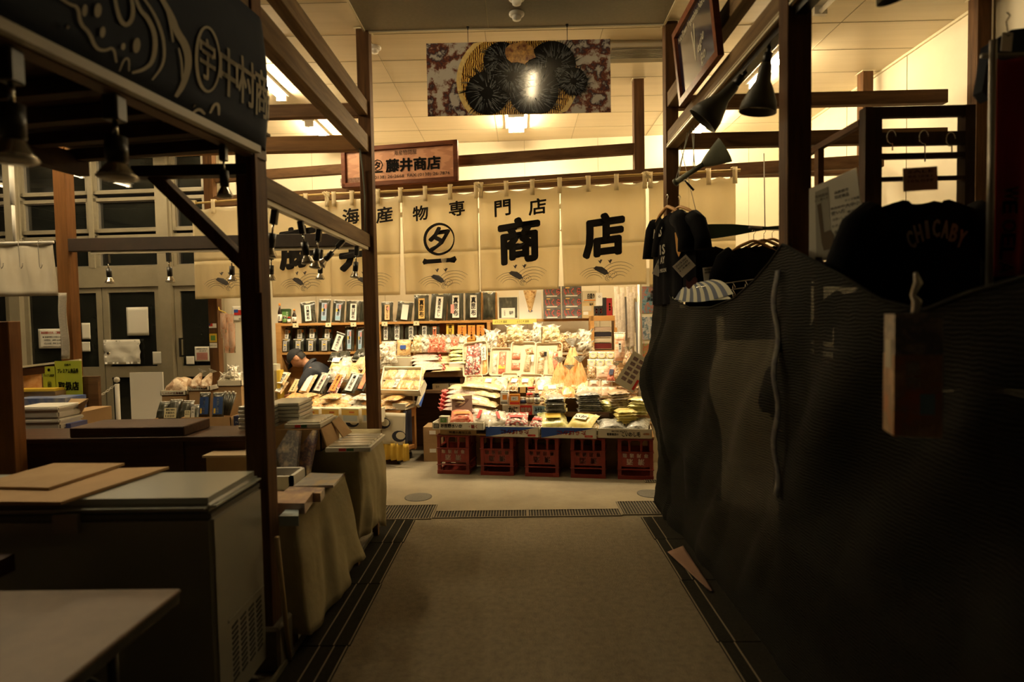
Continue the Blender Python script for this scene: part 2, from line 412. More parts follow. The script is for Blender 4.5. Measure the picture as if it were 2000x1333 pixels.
tag(b.build('white_panel'), 'plain white board standing on the floor against the glazed door', 'board')
# ------------------------------------------------------------------ ceiling fixtures
EM = mk('fluorescent_tube', (1, 1, 1), 0.5, emit=(1.0, 0.78, 0.46), estr=TUBE_E)
EM2 = mk('fluorescent_tube_cool', (1, 1, 1), 0.5, emit=(1.0, 0.77, 0.44), estr=TUBE_E * 1.4)
EM3 = mk('dim_tube', (1, 1, 1), 0.5, emit=(1.0, 0.77, 0.44), estr=60.0)
def tube_light(x, y0, y1, label, n=1, on=True, z=None, em=None):
    z = z or CZ
    t = thing('ceiling_light', label, 'ceiling light', (x, (y0 + y1) / 2, z), group='fluorescent ceiling lights')
    hw = .035 + .03 * n
    b = MB(t); b.bb(WHITE, x - hw, x + hw, y0 - 0.03, y1 + 0.03, z - 0.022, z)
    b.build('housing', t, bevel=0.004)
    for i in range(n):
        c = MB(t); xx = x + (i - (n - 1) / 2) * 0.055
        c.tube((em or EM2) if on else WHITE, [(xx, y0, z - 0.055), (xx, y1, z - 0.055)], 0.017, 10)
        c.build('tube', t)
    for yy in (y0, y1):
        e = MB(t); e.bb(WHITE, x - hw * .7, x + hw * .7, yy - 0.015, yy + 0.015, z - 0.075, z - 0.02); e.build('socket', t)
tube_light(0.0, 6.2, 6.72, 'cluster of three glowing short tubes under the sea urchin picture', 3)
tube_light(-2.27, 5.0, 5.62, 'glowing ceiling tube over the banner end on the aisle side')
tube_light(-2.27, 6.35, 7.0, 'glowing ceiling tube above the signboard side of the seafood stall')
tube_light(2.17, 6.2, 7.1, 'glowing ceiling tube behind the hanging lamps and the dark crossbeam')
tube_light(2.27, 4.95, 5.6, 'glowing ceiling tube seen between the hanging bell lamps of the clothes stall')
tube_light(2.2, 3.4, 4.25, 'unlit ceiling tube above the clothes stall', 1, False)
tube_light(-4.6, 6.0, 6.9, 'glowing ceiling tube mirrored in the dark windows', 1)
tube_light(-4.4, 3.1, 4.0, 'glowing ceiling tube over the far side of the banner stall', 1)
tube_light(-3.2, 2.9, 3.8, 'added ceiling tube between the banner stall and the glass doors', 1)  # unseen extra tube, added to brighten the hanging sheet and doors
tube_light(0.15, 3.15, 3.75, 'added dim ceiling tube over the aisle between the banner and the netting', 1, z=CZ - .02, em=EM3)  # unseen tube added for front light on the cards and tables
# other hall tubes far behind the market, reflected in the panes
tube_light(-6.2, 4.95, 5.35, 'glowing ceiling tube above the white hanging sheet', 1, em=EM3)
tube_light(-6.2, 6.32, 6.66, 'glowing ceiling tube mirrored in the second window column', 1, em=EM3)
tube_light(-6.4, 6.95, 7.28, 'short ceiling tube close to the top of the dark windows', 1, em=EM3)
tube_light(-8.35, 5.25, 5.7, 'ceiling tube far out over the glazed front, mirrored low', 1, em=EM3)
tube_light(-8.0, 6.45, 6.8, 'ceiling tube far out over the glazed front, mirrored high', 1, em=EM3)
# ceiling cassette, smoke detectors
t = thing('air_vent', 'grey slatted air vent unit mounted on the ceiling beside the aisle post', 'vent', (1.05, 4.82, CZ))
b = MB(t); b.bb(mk('vent_white', (0.62, 0.57, 0.45), 0.5), 0.74, 1.62, 4.72, 5.02, CZ - 0.05, CZ); b.build('housing', t, bevel=0.004)
b = MB(t)
for i in range(7): b.bar(GREYM, (0.78, 4.745 + i * 0.025, CZ - 0.058), (1.58, 4.745 + i * 0.025, CZ - 0.058), 0.008, 0.016)
b.build('slats', t)
b = MB(t); b.bb(mk('vent_filter', (0.30, 0.27, 0.2), 0.7), 0.78, 1.58, 4.91, 5.0, CZ - 0.056, CZ - 0.048); b.build('filter', t)
def detector(x, y, label, z):
    t = thing('smoke_detector', label, 'smoke detector', (x, y, z))
    b = MB(t); b.lathe(WHITE, [(0.055, 0), (0.055, -0.012), (0.04, -0.022)], (x, y, z), 20); b.build('base', t)
    b = MB(t); b.lathe(WHITE, [(0.036, -0.022), (0.03, -0.045), (0.0, -0.05)], (x, y, z), 16); b.build('sensor', t)
p = hit(1009, 26, (0, 0, 1), CZ - 0.02); detector(p.x, p.y, 'round white detector on the grey ceiling above the picture', CZ - 0.02)
p = hit(1009, 3, (0, 0, 1), CZ - 0.02); detector(p.x, p.y - 0.05, 'round white detector nearest the top of the aisle ceiling', CZ - 0.02)
p = hit(731, 92, (0, 0, 1), CZ); detector(p.x, p.y, 'white dome detector on the cream ceiling beside the dark post top', CZ)
# ------------------------------------------------------------------ timber frames
def post(px_label, x, y, z0=0.0, z1=CZ, w=0.095, d=0.095, cap=True, mat=BZ):
    t = thing('timber_post', px_label, 'post', (x, y, z0))
    b = MB(t); b.bb(mat, x - w / 2, x + w / 2, y - d / 2, y + d / 2, z0, z1); b.build('shaft', t, bevel=0.003)
    if cap:
        b = MB(t); b.bb(TRIMW, x - w / 2 - 0.012, x + w / 2 + 0.012, y - d / 2 - 0.012, y + d / 2 + 0.012, z1 - 0.008, z1 - 0.001); b.build('cap', t)
    return t
XLF, XRF = -1.167, 1.18                       # centre lines of the two aisle frames
YN, YF = 2.53, 4.465
CEILHOLD = 0
post('dark timber post beside the chest freezer, nearest post of the banner stall', XLF, YN)
post('dark timber post at the end of the long cloth-covered table', XLF + 0.01, YF)
post('dark timber post between the draped netting and the fallen shirts, tallest in front', XRF, 2.48, w=0.10, d=0.085)
post('dark timber post where the two t-shirts hang above the netting', XRF, YF)
post('brown timber post in front of the glazed doors beside the green poster', at(131, 500, YF).x, YF, mat=grain('post_wood_orange', (0.20, 0.085, 0.022), (0.12, 0.05, 0.013), 2))
NOY = lambda x: 5.594 - 0.17 * x
xs_l = -3.32; xs_r = 1.15
post('brown timber post with small stickers at the far corner of the seafood stall', xs_l, NOY(xs_l) + 0.06, w=0.10)
post('brown timber post rising above the noren at the seafood stall corner', xs_r, NOY(xs_r) + 0.1, z0=2.815)
post('thick brown timber post in the far corner against the cream wall', 3.24, 5.45)
post('dark timber post against the cream wall above the shelf rack', 3.30, 4.2)
def beam(label, p0, p1, w=0.09, h=0.10, mat=BX, up=(0, 0, 1)):
    b = MB(); b.bar(mat, p0, p1, w, h, up); o = b.build('timber_beam', bevel=0.003); tag(o, label, 'beam'); return o
Y0 = -0.6
beam('upper aisle-side beam running over the navy banner to the far post', (XLF, Y0, 3.17), (XLF, YF - 0.05, 3.17), 0.075, 0.11, BY)
beam('lower aisle-side beam below the topmost one on the banner stall', (XLF, Y0, 2.90), (XLF, YF - 0.05, 2.90), 0.075, 0.13, BY)
beam('low lamp beam with five clamp lamps between the two posts', (XLF, YN + 0.05, 2.165), (XLF, YF - 0.05, 2.165), 0.06, 0.10, BY)
beam('upper beam above the framed navy sign of the clothes stall', (XRF, Y0, 3.18), (XRF, YF - 0.05, 3.18), 0.075, 0.11, BY)
beam('beam with pale metal trim and hanging lamps on the clothes stall', (XRF, Y0, 2.88), (XRF, YF - 0.05, 2.88), 0.075, 0.13, BY)
xl = at(131, 500, YF).x
beam('top crossbeam left of the far aisle post', (xl - 1.2, YF, 3.17), (XLF, YF, 3.17), 0.06, 0.10)
beam('crossbeam level with the white lamp pole top', (-6.5, YF, 2.92), (XLF, YF, 2.92), 0.07, 0.115, grain('beam_wood_light', (0.26, 0.135, 0.05), (0.16, 0.08, 0.03), 0))
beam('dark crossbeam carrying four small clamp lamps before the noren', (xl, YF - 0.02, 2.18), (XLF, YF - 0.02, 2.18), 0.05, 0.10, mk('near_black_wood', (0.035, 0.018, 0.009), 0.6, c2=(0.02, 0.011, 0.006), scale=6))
beam('upper crossbeam of the clothes stall below the cream ceiling', (XRF, YF, 3.17), (3.26, YF, 3.17), 0.06, 0.10)
beam('lower crossbeam of the clothes stall behind the hanging lamps', (XRF, YF, 2.88), (3.26, YF, 2.88), 0.06, 0.11)
beam('short middle crossbeam beside the shelf rack of the clothes stall', (2.0, YF + 0.98, 2.88), (3.3, YF + 0.98, 2.88), 0.06, 0.10)
beam('long beam behind the noren at signboard height', (xs_l, NOY(xs_l) + 0.1, 3.13), (xs_r, NOY(xs_r) + 0.1, 3.13), 0.06, 0.10)
beam('long beam that the bamboo noren pole is fixed to', (xs_l, NOY(xs_l) + 0.07, 2.87), (3.2, NOY(3.2) + 0.07, 2.87), 0.06, 0.11)
beam('brown beam from the stall corner post back to the wall', (xs_l, NOY(xs_l) + 0.1, 2.75), (xs_l + 0.05, wallY(-3.3) - 0.02, 2.75), 0.06, 0.10, BY)
# pale double trim strip under the clothes stall beam, conduit under lamp beams
b = MB(); b.bb(TRIMW, XRF - 0.046, XRF - 0.038, Y0, YF - 0.05, 2.822, 2.834); b.bb(TRIMW, XRF - 0.046, XRF - 0.038, Y0, YF - 0.05, 2.842, 2.846)
tag(b.build('metal_trim'), 'thin pale double trim strip along the clothes stall beam', 'trim')
RAILM = mk('lamp_rail_white', (0.55, 0.5, 0.38), 0.4)
b = MB(); b.bb(RAILM, XLF - 0.012, XLF + 0.022, YN + 0.1, YF - 0.08, 2.092, 2.115)
tag(b.build('lamp_rail'), 'pale lamp rail under the low aisle-side beam', 'lamp rail')
xr0 = at(183, 495, YF).x
b = MB(); b.bb(RAILM, xr0, XLF - 0.3 + 0.25, YF - 0.035, YF - 0.005, 2.108, 2.129)
tag(b.build('lamp_rail'), 'pale lamp rail under the dark crossbeam before the noren', 'lamp rail')
# concrete footing, knee brace, bracket arm
m = MB(); m.bb(mk('footing_concrete', (0.2, 0.17, 0.12), 0.85, c2=(0.14, 0.12, 0.085), scale=12), -1.24, -1.085, 2.46, 2.62, 0, 0.2)
tag(m.build('footing_block', bevel=0.012), 'small concrete footing block under the freezer-side post', 'footing')
b = MB(); a0 = at(305, 345, YN); a1 = at(498, 535, YN + 0.01); b.bar(BZ, a0, a1, 0.05, 0.075, (0, 1, 0))
tag(b.build('knee_brace', bevel=0.002), 'diagonal wooden knee brace from the bracket arm down to the near post', 'brace')
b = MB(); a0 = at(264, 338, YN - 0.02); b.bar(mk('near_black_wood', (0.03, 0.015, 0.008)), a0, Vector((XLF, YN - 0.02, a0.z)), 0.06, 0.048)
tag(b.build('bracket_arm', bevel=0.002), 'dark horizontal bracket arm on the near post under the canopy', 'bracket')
b = MB(); a0 = at(502, 300, YN - 0.06); a1 = at(506, 560, YN - 0.06); b.bb(grain('post_board_light', (0.15, 0.07, 0.03), (0.10, 0.05, 0.02), 2), a0.x - 0.02, XLF + 0.052, YN - 0.075, YN - 0.048, 1.68, 2.5)
tag(b.build('board_strip', bevel=0.002), 'lighter wooden strip nailed to the near post upper half', 'board')
# ------------------------------------------------------------------ clamp lamps (reflector bulbs)
LB = mk('lamp_bulb_silver', (0.62, 0.58, 0.5), 0.12, metal=0.9)
LG = mk('lamp_face_glass', (0.5, 0.46, 0.36), 0.15, spec=0.8)
def make_lamp():
    t = thing('clamp_lamp', 'clamp lamp', 'lamp')
    b = MB(); b.box(BLACK, (0, 0, -0.035), (0.03, 0.03, 0.07)); b.build('holder', t, bevel=0.003)
    b = MB(); b.tube(CHROME, [(0, 0, -0.07), (0, 0, -0.115)], 0.005, 8); b.build('joint', t)
    b = MB(); b.lathe(BLACK, [(0.0, -0.112), (0.019, -0.113), (0.019, -0.18), (0.0, -0.181)], n=14); b.build('socket', t)
    b = MB(); b.lathe(LB, [(0.014, -0.178), (0.018, -0.188), (0.032, -0.216), (0.036, -0.224)], n=16)
    b.lathe(LG, [(0.036, -0.224), (0.026, -0.231), (0.0, -0.233)], n=16); b.build('reflector_bulb', t)
    return t
lamp0 = make_lamp(); used = False
def place_lamp(p, rx, ry, label, group='clamp lamps on the rails', s=1.0):
    global used
    if not used:
        used = True; lamp0.location = p; lamp0.rotation_euler = (rx, ry, 0); lamp0.scale = (s,) * 3; lamp0['label'] = label; lamp0['group'] = group
    else: dup(lamp0, p, rot=(rx, ry, 0), label=label, group=group, scale=(s,) * 3)
for i, (px, py, rx, ry) in enumerate(((537, 398, 0, 0.16), (586, 418, .1, -.12), (623, 430, 0, .14), (671, 453, -.3, .7), (697, 468, 0, .1))):
    p = atx(px, py, XLF); place_lamp(Vector((p.x, p.y, 2.092)), rx, ry, 'clamp lamp under the low aisle beam, number %s counted from the near post' % ('one', 'two', 'three', 'four', 'five')[i], 'clamp lamps under the aisle beam')
for i, px in enumerate((209, 329, 452, 530, 627)):
    p = at(px, 496, YF - 0.02); place_lamp(Vector((p.x, YF - 0.02, 2.108)), 0, 0.03 * (i - 2), 'small clamp lamp below the dark crossbeam, %s from the windows' % ('first', 'second', 'third', 'fourth', 'fifth')[i], 'clamp lamps under the crossbeam')
# ------------------------------------------------------------------ real light from the lamps hidden behind the noren
def rail_spot(x, y, z, tgt, w, ang=80):
    spot('stall_lamp_light', (x, y, z), tgt, w, ang, 0.05)
def stall(px, py, Y): return at(px, py, Y)
lamps_in = [(-2.35, 5.85), (-1.75, 5.75), (-0.55, 5.62), (0.0, 5.6), (0.45, 5.5), (0.85, 5.5), (-1.1, 5.9), (-2.9, 6.2)]
for i, (x, y) in enumerate(lamps_in):
    y = NOY(x) + .04; p = Vector((x, y + 0.12, 2.62))
    place_lamp(p + Vector((0, 0, 0.0)), 0.5, 0, 'clamp lamp behind the noren lighting the goods, %s of eight' % ('first', 'second', 'third', 'fourth', 'fifth', 'sixth', 'seventh', 'eighth')[i], 'lit clamp lamps behind the noren')
    rail_spot(x, y + 0.24, 2.36, (x, y + 0.75, 0.9), 75 * LAMP_W, 95)
b = MB(); b.bar(RAILM, (-3.1, NOY(-3.1) + 0.16, 2.64), (1.1, NOY(1.1) + 0.16, 2.64), 0.05, 0.04)
tag(b.build('lamp_rail'), 'pale lamp rail hidden behind the top of the noren', 'lamp rail')
# ================================================================== noren curtains
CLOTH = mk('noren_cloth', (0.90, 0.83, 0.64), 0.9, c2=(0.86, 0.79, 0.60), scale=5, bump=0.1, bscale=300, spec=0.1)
CLOTH2 = mk('noren_cloth_lower_shade', (0.87, 0.78, 0.56), 0.9, c2=(0.83, 0.74, 0.53), scale=5, bump=0.1, bscale=300, spec=0.1)  # shade band of the lower half, put into a slightly darker cloth colour
def add_trans(m, w=0.35):                     # unbleached cotton lets some light through
    nt = m.node_tree; N = nt.nodes; L = nt.links; b = N['Principled BSDF']; out = [n for n in N if n.type == 'OUTPUT_MATERIAL'][0]
    t = N.new('ShaderNodeBsdfTranslucent'); t.inputs[0].default_value = (0.96, 0.88, 0.68, 1); mx = N.new('ShaderNodeMixShader'); mx.inputs[0].default_value = w
    L.new(b.outputs[0], mx.inputs[1]); L.new(t.outputs[0], mx.inputs[2]); L.new(mx.outputs[0], out.inputs[0])
add_trans(CLOTH, 0.5); add_trans(CLOTH2, 0.5)
PZ = 2.835
_nu = Vector((1, -0.17, 0)).normalized(); _nn = Vector((-0.17, -1, 0)).normalized()
NPL = (0.17, 1.0, 0.0)
def npx(px, py=470):
    p = hit(px, py, NPL, 5.594 - 0.06); return p.x, p.z
def nsurf(x, z, off=0.0):
    drop = max(0.0, PZ - 0.07 - z)
    wv = 0.010 * sin(x * 17 + 1.2) * min(1, drop * 1.6) + 0.006 * sin(x * 41 + z * 3) * min(1, drop * 2) + 0.03 * drop * noise.noise(Vector((x * 2.1, z * 0.8, 4)))
    return Vector((x, NOY(x) - 0.06, z)) + _nn * (wv + off)
def noren_text(mb, t, px, py, h, w=None, bold=0.03, shear=0.10, stretch=1.0):
    x0, z0 = npx(px, py)
    mb.text(INK, t, (0, 0, 0), XA, ZA, h, w, bold=bold, shear=shear, warp=lambda a, b: nsurf(x0 + a, z0 + b, 0.014), res=2)
def disc2(n, r, sx=1, sy=1): return [(cos(2 * pi * i / n) * r * sx, sin(2 * pi * i / n) * r * sy) for i in range(n)]
def ink_poly(mb, mat, pts, x0, z0, s, off=0.014):
    vs = [nsurf(x0 + x * s, z0 + y * s, off) for x, y in pts]; mb.add(vs, [tuple(range(len(vs)))], mat)
def ink_line(mb, mat, pts, x0, z0, s, w=0.004, off=0.014):
    vs = []; n = len(pts)
    for i, (x, y) in enumerate(pts):
        a = pts[max(i - 1, 0)]; b = pts[min(i + 1, n - 1)]; dx, dy = b[0] - a[0], b[1] - a[1]; L = sqrt(dx * dx + dy * dy) or 1
        ww = w / s * (0.35 + 0.65 * sin(pi * (i + 0.5) / n))
        vs += [nsurf(x0 + (x - dy / L * ww / 2) * s, z0 + (y + dx / L * ww / 2) * s, off), nsurf(x0 + (x + dy / L * ww / 2) * s, z0 + (y - dx / L * ww / 2) * s, off)]
    mb.add(vs, [(2 * i, 2 * i + 1, 2 * i + 3, 2 * i + 2) for i in range(n - 1)], mat)
def arc(cx, cy, rx, ry, a0, a1, n=12): return [(cx + rx * cos(radians(a0 + (a1 - a0) * i / n)), cy + ry * sin(radians(a0 + (a1 - a0) * i / n))) for i in range(n + 1)]
def motif(mb, px, py):
    x0, z0 = npx(px, py); s = 0.33
    fish = [(-.30, .10), (-.22, .16), (-.05, .13), (.08, .03), (.12, -.06), (.02, -.10), (-.10, -.04), (-.2, .02)]
    ink_poly(mb, GREYI, fish, x0, z0, s)
    for k in range(4): ink_line(mb, GREYI, arc(-.28, -.30 + k * 0.02, .25 + k * .07, .22 + k * .045, 25, 150), x0, z0, s)
    for k in range(5): ink_line(mb, GREYI, arc(.42, -.30 + k * 0.02, .22 + k * .08, .20 + k * .07, 45, 165), x0, z0, s)
    ink_line(mb, GREYI, arc(.23, -.08, .12, .10, 0, 360, 16), x0, z0, s); ink_line(mb, GREYI, arc(.12, -.2, .09, .07, 0, 300, 14), x0, z0, s); ink_line(mb, GREYI, arc(.12, -.2, .045, .035, 0, 300, 10), x0, z0, s)
    for dx in (.16, .22, .28): ink_poly(mb, GREYI, [(dx + a, -.07 + b) for a, b in disc2(6, .013)], x0, z0, s)
    for bx in (-.10, .17):
        ink_poly(mb, GREYI, [(bx - .07, .36), (bx - .02, .33), (bx, .37), (bx + .06, .36), (bx + .03, .31), (bx + .0, .25), (bx - .03, .29)], x0, z0 - 0.01, s)
def noren(label, panels, loops, prints):
    """panels: list of (px_left, px_right, px_split side) in photo columns at mid height"""
    xs = [npx(a, 470)[0] for a, b in panels] + [npx(panels[-1][1], 470)[0]]
    cx = (xs[0] + xs[-1]) / 2
    t = thing('noren_curtain', label, 'noren', (cx, NOY(cx) - 0.06, 1.86))
    for k, (pa, pb) in enumerate(panels):
        x0, x1 = npx(pa, 470)[0], npx(pb, 470)[0]; zb = npx((pa + pb) / 2, {377: 583, 527: 580, 645: 578, 787: 574, 937: 567, 1096: 558, 1268: 560}.get(pa, 560))[1]
        gl = 0.028 if k > 0 else 0.0; gr = 0.028 if k < len(panels) - 1 else 0.0
        b = MB(t); H = PZ - 0.05 - zb
        def f(u, v, x0=x0, x1=x1, zb=zb, H=H, gl=gl, gr=gr):
            d = 1 - v
            op = max(0, (d - 0.25)) ** 1.3
            xx = x0 + gl * op + (x1 - gr * op - x0 - gl * op) * u
            sag = 0.02 * (1 - cos(u * 2 * pi * 3)) / 2 * max(0, 1 - d * 4)
            return nsurf(xx, zb + H * v - sag)
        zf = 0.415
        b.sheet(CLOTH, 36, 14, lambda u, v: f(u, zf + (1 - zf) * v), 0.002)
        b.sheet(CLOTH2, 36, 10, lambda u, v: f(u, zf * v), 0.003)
        for (kk, args) in prints.get(k, ()):
            if kk == 't': noren_text(b, *args)
            elif kk == 'm': motif(b, *args)
            elif kk == 'ring':
                px, py, r = args; x_, z_ = npx(px, py)
                for rr, ww in ((r, 0.016),): ink_line(b, INK, arc(0, 0, rr, rr, 0, 360, 36)[:-1] + [(rr, 0)], x_, z_, 1, 0.030)
            elif kk == 'bar':
                px, py, w, h = args; x_, z_ = npx(px, py)
                ink_poly(b, INK, [(-w, -h * .2), (-w * .88, h * .9), (-w * .7, h * .55), (w * .65, h * .75), (w * .9, h * 1.3), (w, h * .2), (w * .86, -h * .8), (w * .6, -h * .55), (-w * .7, -h * .8), (-w * .92, -h)], x_, z_, 1)
        b.build('panel', t)
    for px in loops:
        x_, _ = npx(px, 370)
        b = MB(t)
        def lf(u, v, x_=x_):
            a = v * 1.0
            z = PZ - 0.12 + 0.15 * a
            return Vector((x_ + (u - 0.5) * 0.042 + 0.004 * sin(x_ * 40), NOY(x_) - 0.06 - 0.022, z))
        b.sheet(CLOTH, 2, 4, lf, 0.003)
        b.box(CLOTH, (x_, NOY(x_) - 0.06 - 0.002, PZ + 0.028), (0.042, 0.045, 0.004))
        b.build('belt_loop', t)
    return t
BIG = 0.36
noren('cream noren pair by the glazed doors, brush character and fish waves', [(377, 527), (527, 645)], [378, 417, 470, 540, 597, 640],
      {0: [('m', (440, 552))], 1: [('t', ('藤', 583, 484, 0.40, 0.39, 0.045)), ('m', (588, 552))]})
noren('cream noren pair with circled mark above a bar beside the aisle post', [(645, 783), (787, 935)], [652, 687, 738, 783, 830, 880, 930],
      {0: [('t', ('海', 686, 423, 0.155, 0.17)), ('t', ('産', 752, 420, 0.15, 0.165)), ('t', ('井', 700, 490, 0.36, 0.36, 0.05)), ('m', (716, 551))],
       1: [('t', ('物', 822, 417, 0.14, 0.15)), ('t', ('専', 893, 408, 0.14, 0.15)), ('ring', (859, 468, 0.148)), ('t', ('夕', 859, 467, 0.21, 0.2, 0.06)), ('bar', (859, 510, 0.175, 0.032)), ('m', (862, 547))]})
noren('widest cream noren pair with two big brush characters for shop', [(937, 1094), (1096, 1262)], [940, 988, 1040, 1093, 1148, 1204, 1258],
      {0: [('t', ('門', 982, 407, 0.145, 0.15)), ('t', ('店', 1050, 404, 0.145, 0.16)), ('t', ('商', 1014, 470, 0.40, 0.37, 0.05)), ('m', (1014, 540))],
       1: [('t', ('店', 1179, 460, 0.37, 0.35, 0.055)), ('m', (1180, 531))]})
noren('plain cream noren at the far end behind the hanging t-shirts', [(1268, 1345), (1345, 1437)], [1270, 1320, 1383, 1433], {})
b = MB(); xa = npx(372, 402)[0]; xb = npx(1446, 340)[0]
BAM = mk('bamboo_pole', (0.62, 0.44, 0.16), 0.4, c2=(0.5, 0.33, 0.11), scale=6)
pts = []; rr = []
n = 60
for i in range(n + 1):
    x = xa + (xb - xa) * i / n; pts.append((x, NOY(x) - 0.06, PZ + 0.006 + 0.008 * sin(x * 2))); rr.append(0.012 if i % 6 else 0.0145)
b.tube(BAM, pts, rr, 8)
tag(b.build('bamboo_pole'), 'long thin bamboo pole carrying the noren curtains', 'pole')
for i, (px, py) in enumerate(((640, 392), (934, 372), (1262, 348))):
    x_, z_ = npx(px, py); b = MB(); c = Vector((x_, NOY(x_) - 0.09, PZ + 0.0))
    b.tube(CLOTH, [c + Vector((0.035 * sin(a * .9), -0.01 + 0.01 * cos(a * 2), 0.03 * cos(a * 1.1))) for a in range(12)], 0.007, 6)
    b.tube(CLOTH, [c, c + Vector((0.02, -0.01, -0.05)), c + Vector((0.015, -0.012, -0.11))], [0.008, 0.01, 0.012], 6)
    tag(b.build('tie_knot'), 'knotted cloth tie on the bamboo pole at the %s noren join' % ('first', 'second', 'third')[i], 'knot')
# ------------------------------------------------------------------ wooden signboard of the stall
t = thing('shop_signboard', 'framed wooden signboard with shop name and phone numbers above the noren', 'signboard')
SGN = 5.594 - 0.02
def sp(px, py): return hit(px, py, NPL, SGN)
pr = sp(896, 315); x1 = pr.x; x0 = x1 - 1.20
z0, z1 = sp(896, 355).z, sp(893, 275).z
t.location = ((x0 + x1) / 2, NOY((x0 + x1) / 2), z0)
NF = Matrix((_nu, -_nn, ZA)).transposed()
def nbox(mb, mat, xa, xb, za, zb, o0, o1, base=0.02):
    xc = (xa + xb) / 2; c = Vector((xc, NOY(xc) - base, (za + zb) / 2)) + _nn * ((o0 + o1) / 2)
    mb.box(mat, c, ((xb - xa) / _nu.x, abs(o1 - o0), zb - za), NF)
FRW = grain('sign_frame_wood', (0.17, 0.05, 0.02), (0.10, 0.03, 0.012), 0, 0.4)
SGW = mk('sign_board_wood', (0.62, 0.30, 0.16), 0.45, c2=(0.50, 0.22, 0.11), scale=3.0, stretch=(0.5, 1, 5), kind='wave')
b = MB(t); fw = 0.045
for (a, c, d, e) in ((x0, x1, z1 - fw, z1), (x0, x1, z0, z0 + fw), (x0, x0 + fw, z0, z1), (x1 - fw, x1, z0, z1)): nbox(b, FRW, a, c, d, e, 0, 0.045)
b.build('frame', t, bevel=0.004)
b = MB(t); nbox(b, SGW, x0 + fw, x1 - fw, z0 + fw, z1 - fw, 0.005, 0.02)
def st(tx, px, py, h, w=None, bold=0.0):
    p = sp(px, py); b.text(INK, tx, Vector((p.x, NOY(p.x) - 0.02, p.z)) + _nn * 0.024, _nu, ZA, h, w, bold=bold)
st('海産物問屋', 793, 299, 0.05, 0.24, 0.01); st('藤井商店', 808, 322, 0.125, 0.56, 0.045); st('㋟', 739, 324, 0.11, 0.11, 0.02)
st('一', 739, 337, 0.012, 0.11, 0.02); st('TEL (0138) 26-2668  FAX (0138) 26-7876', 795, 345, 0.042, 0.90, 0.008)
b.build('board', t)
t2 = MB(); p0, p1 = hit(667, 370, NPL, SGN), hit(700, 353, NPL, SGN)
nbox(t2, mk('speckled_sign', (0.6, 0.5, 0.45), 0.6, c2=(0.1, 0.05, 0.05), scale=60), p0.x, p1.x + 0.03, 2.93, 3.0, 0.0, 0.02)
tag(t2.build('small_sign'), 'small speckled sign standing on the noren beam behind the aisle post', 'sign')
# ------------------------------------------------------------------ sea urchin picture hung from the ceiling
YB = 4.40
pa, pb = at(833, 85, YB), at(1195, 218, YB); pc = at(835, 228, YB); pd = at(1190, 76, YB)
bx0, bx1 = (pa.x + pc.x) / 2, (pb.x + pd.x) / 2; bz1 = (pa.z + pd.z) / 2; bz0 = (pb.z + pc.z) / 2
t = thing('hanging_picture', 'long glossy picture of sea urchins in a basket hung under the ceiling', 'picture', ((bx0 + bx1) / 2, YB, bz0))
b = MB(t)
ICE = mk('ice_print', (0.60, 0.56, 0.50), 0.25, c2=((0.60, 0.56, 0.50), (0.20, 0.06, 0.03), (0.05, 0.035, 0.05), (0.56, 0.52, 0.48)), scale=5.5, detail=8, mixp=(0.42, 0.62), coat=0.6)
BASK = mk('basket_print', (0.92, 0.58, 0.12), 0.25, c2=(0.10, 0.02, 0.008), scale=20, kind='wave', coat=0.6)
BASKR = mk('basket_rim_print', (0.95, 0.75, 0.32), 0.25, c2=(0.8, 0.55, 0.2), scale=30, coat=0.6)
URCH = mk('urchin_print', (0.006, 0.006, 0.008), 0.15, coat=0.8); SPINE = mk('urchin_spine_print', (0.12, 0.13, 0.14), 0.2, coat=0.6)
ROE = mk('roe_print', (0.85, 0.48, 0.12), 0.3, c2=(0.2, 0.05, 0.02), scale=25, coat=0.6)
b.bb(ICE, bx0, bx1, YB, YB + 0.008, bz0, bz1)
cx, cz = (bx0 + bx1) / 2 - 0.01, (bz0 + bz1) / 2; Hh = (bz1 - bz0) / 2
def clip(x, z): return Vector((min(max(x, bx0), bx1), 0, min(max(z, bz0), bz1)))
def shape(mat, pts, lay):
    yy = YB - 0.0006 * lay
    vs = [clip(x, z) + Vector((0, yy, 0)) for x, z in pts]; b.add(vs, [tuple(range(len(vs)))], mat)
shape(BASKR, [(cx + x, cz - 0.02 + z) for x, z in disc2(40, 1, 0.46, 0.40)], 1)
shape(BASK, [(cx + x, cz - 0.02 + z) for x, z in disc2(40, 1, 0.425, 0.365)], 2)
def urchin(px, py, r, lay):
    p = at(px, py, YB); rr = random.Random(px)
    shape(URCH, [(p.x + x, p.z + z) for x, z in disc2(26, r * 0.86)], lay)
    for i in range(150):
        a = rr.uniform(0, 2 * pi); r0 = rr.uniform(0.2, 0.9) * r; L = r * rr.uniform(0.2, 0.5); w = 0.004
        c0 = (p.x + cos(a) * r0, p.z + sin(a) * r0); c1 = (p.x + cos(a + .1) * (r0 + L), p.z + sin(a + .1) * (r0 + L))
        shape(URCH if (r0 > 0.6 * r and i % 3) else SPINE, [(c0[0] - sin(a) * w, c0[1] + cos(a) * w), c1, (c0[0] + sin(a) * w, c0[1] - cos(a) * w)], lay + 1 + (i % 3) * 0.3)
urchin(980, 118, 0.16, 4); urchin(1078, 128, 0.21, 7); urchin(952, 182, 0.19, 10); urchin(1042, 178, 0.22, 13); urchin(1000, 150, 0.15, 16); urchin(1120, 160, 0.12, 19)
p = at(1017, 105, YB); rr = random.Random(3)
shape(ROE, [(p.x + x * rr.uniform(.75, 1.1), p.z + z * rr.uniform(.75, 1.1)) for x, z in disc2(14, 1, 0.12, 0.09)], 23)
b.build('board', t)
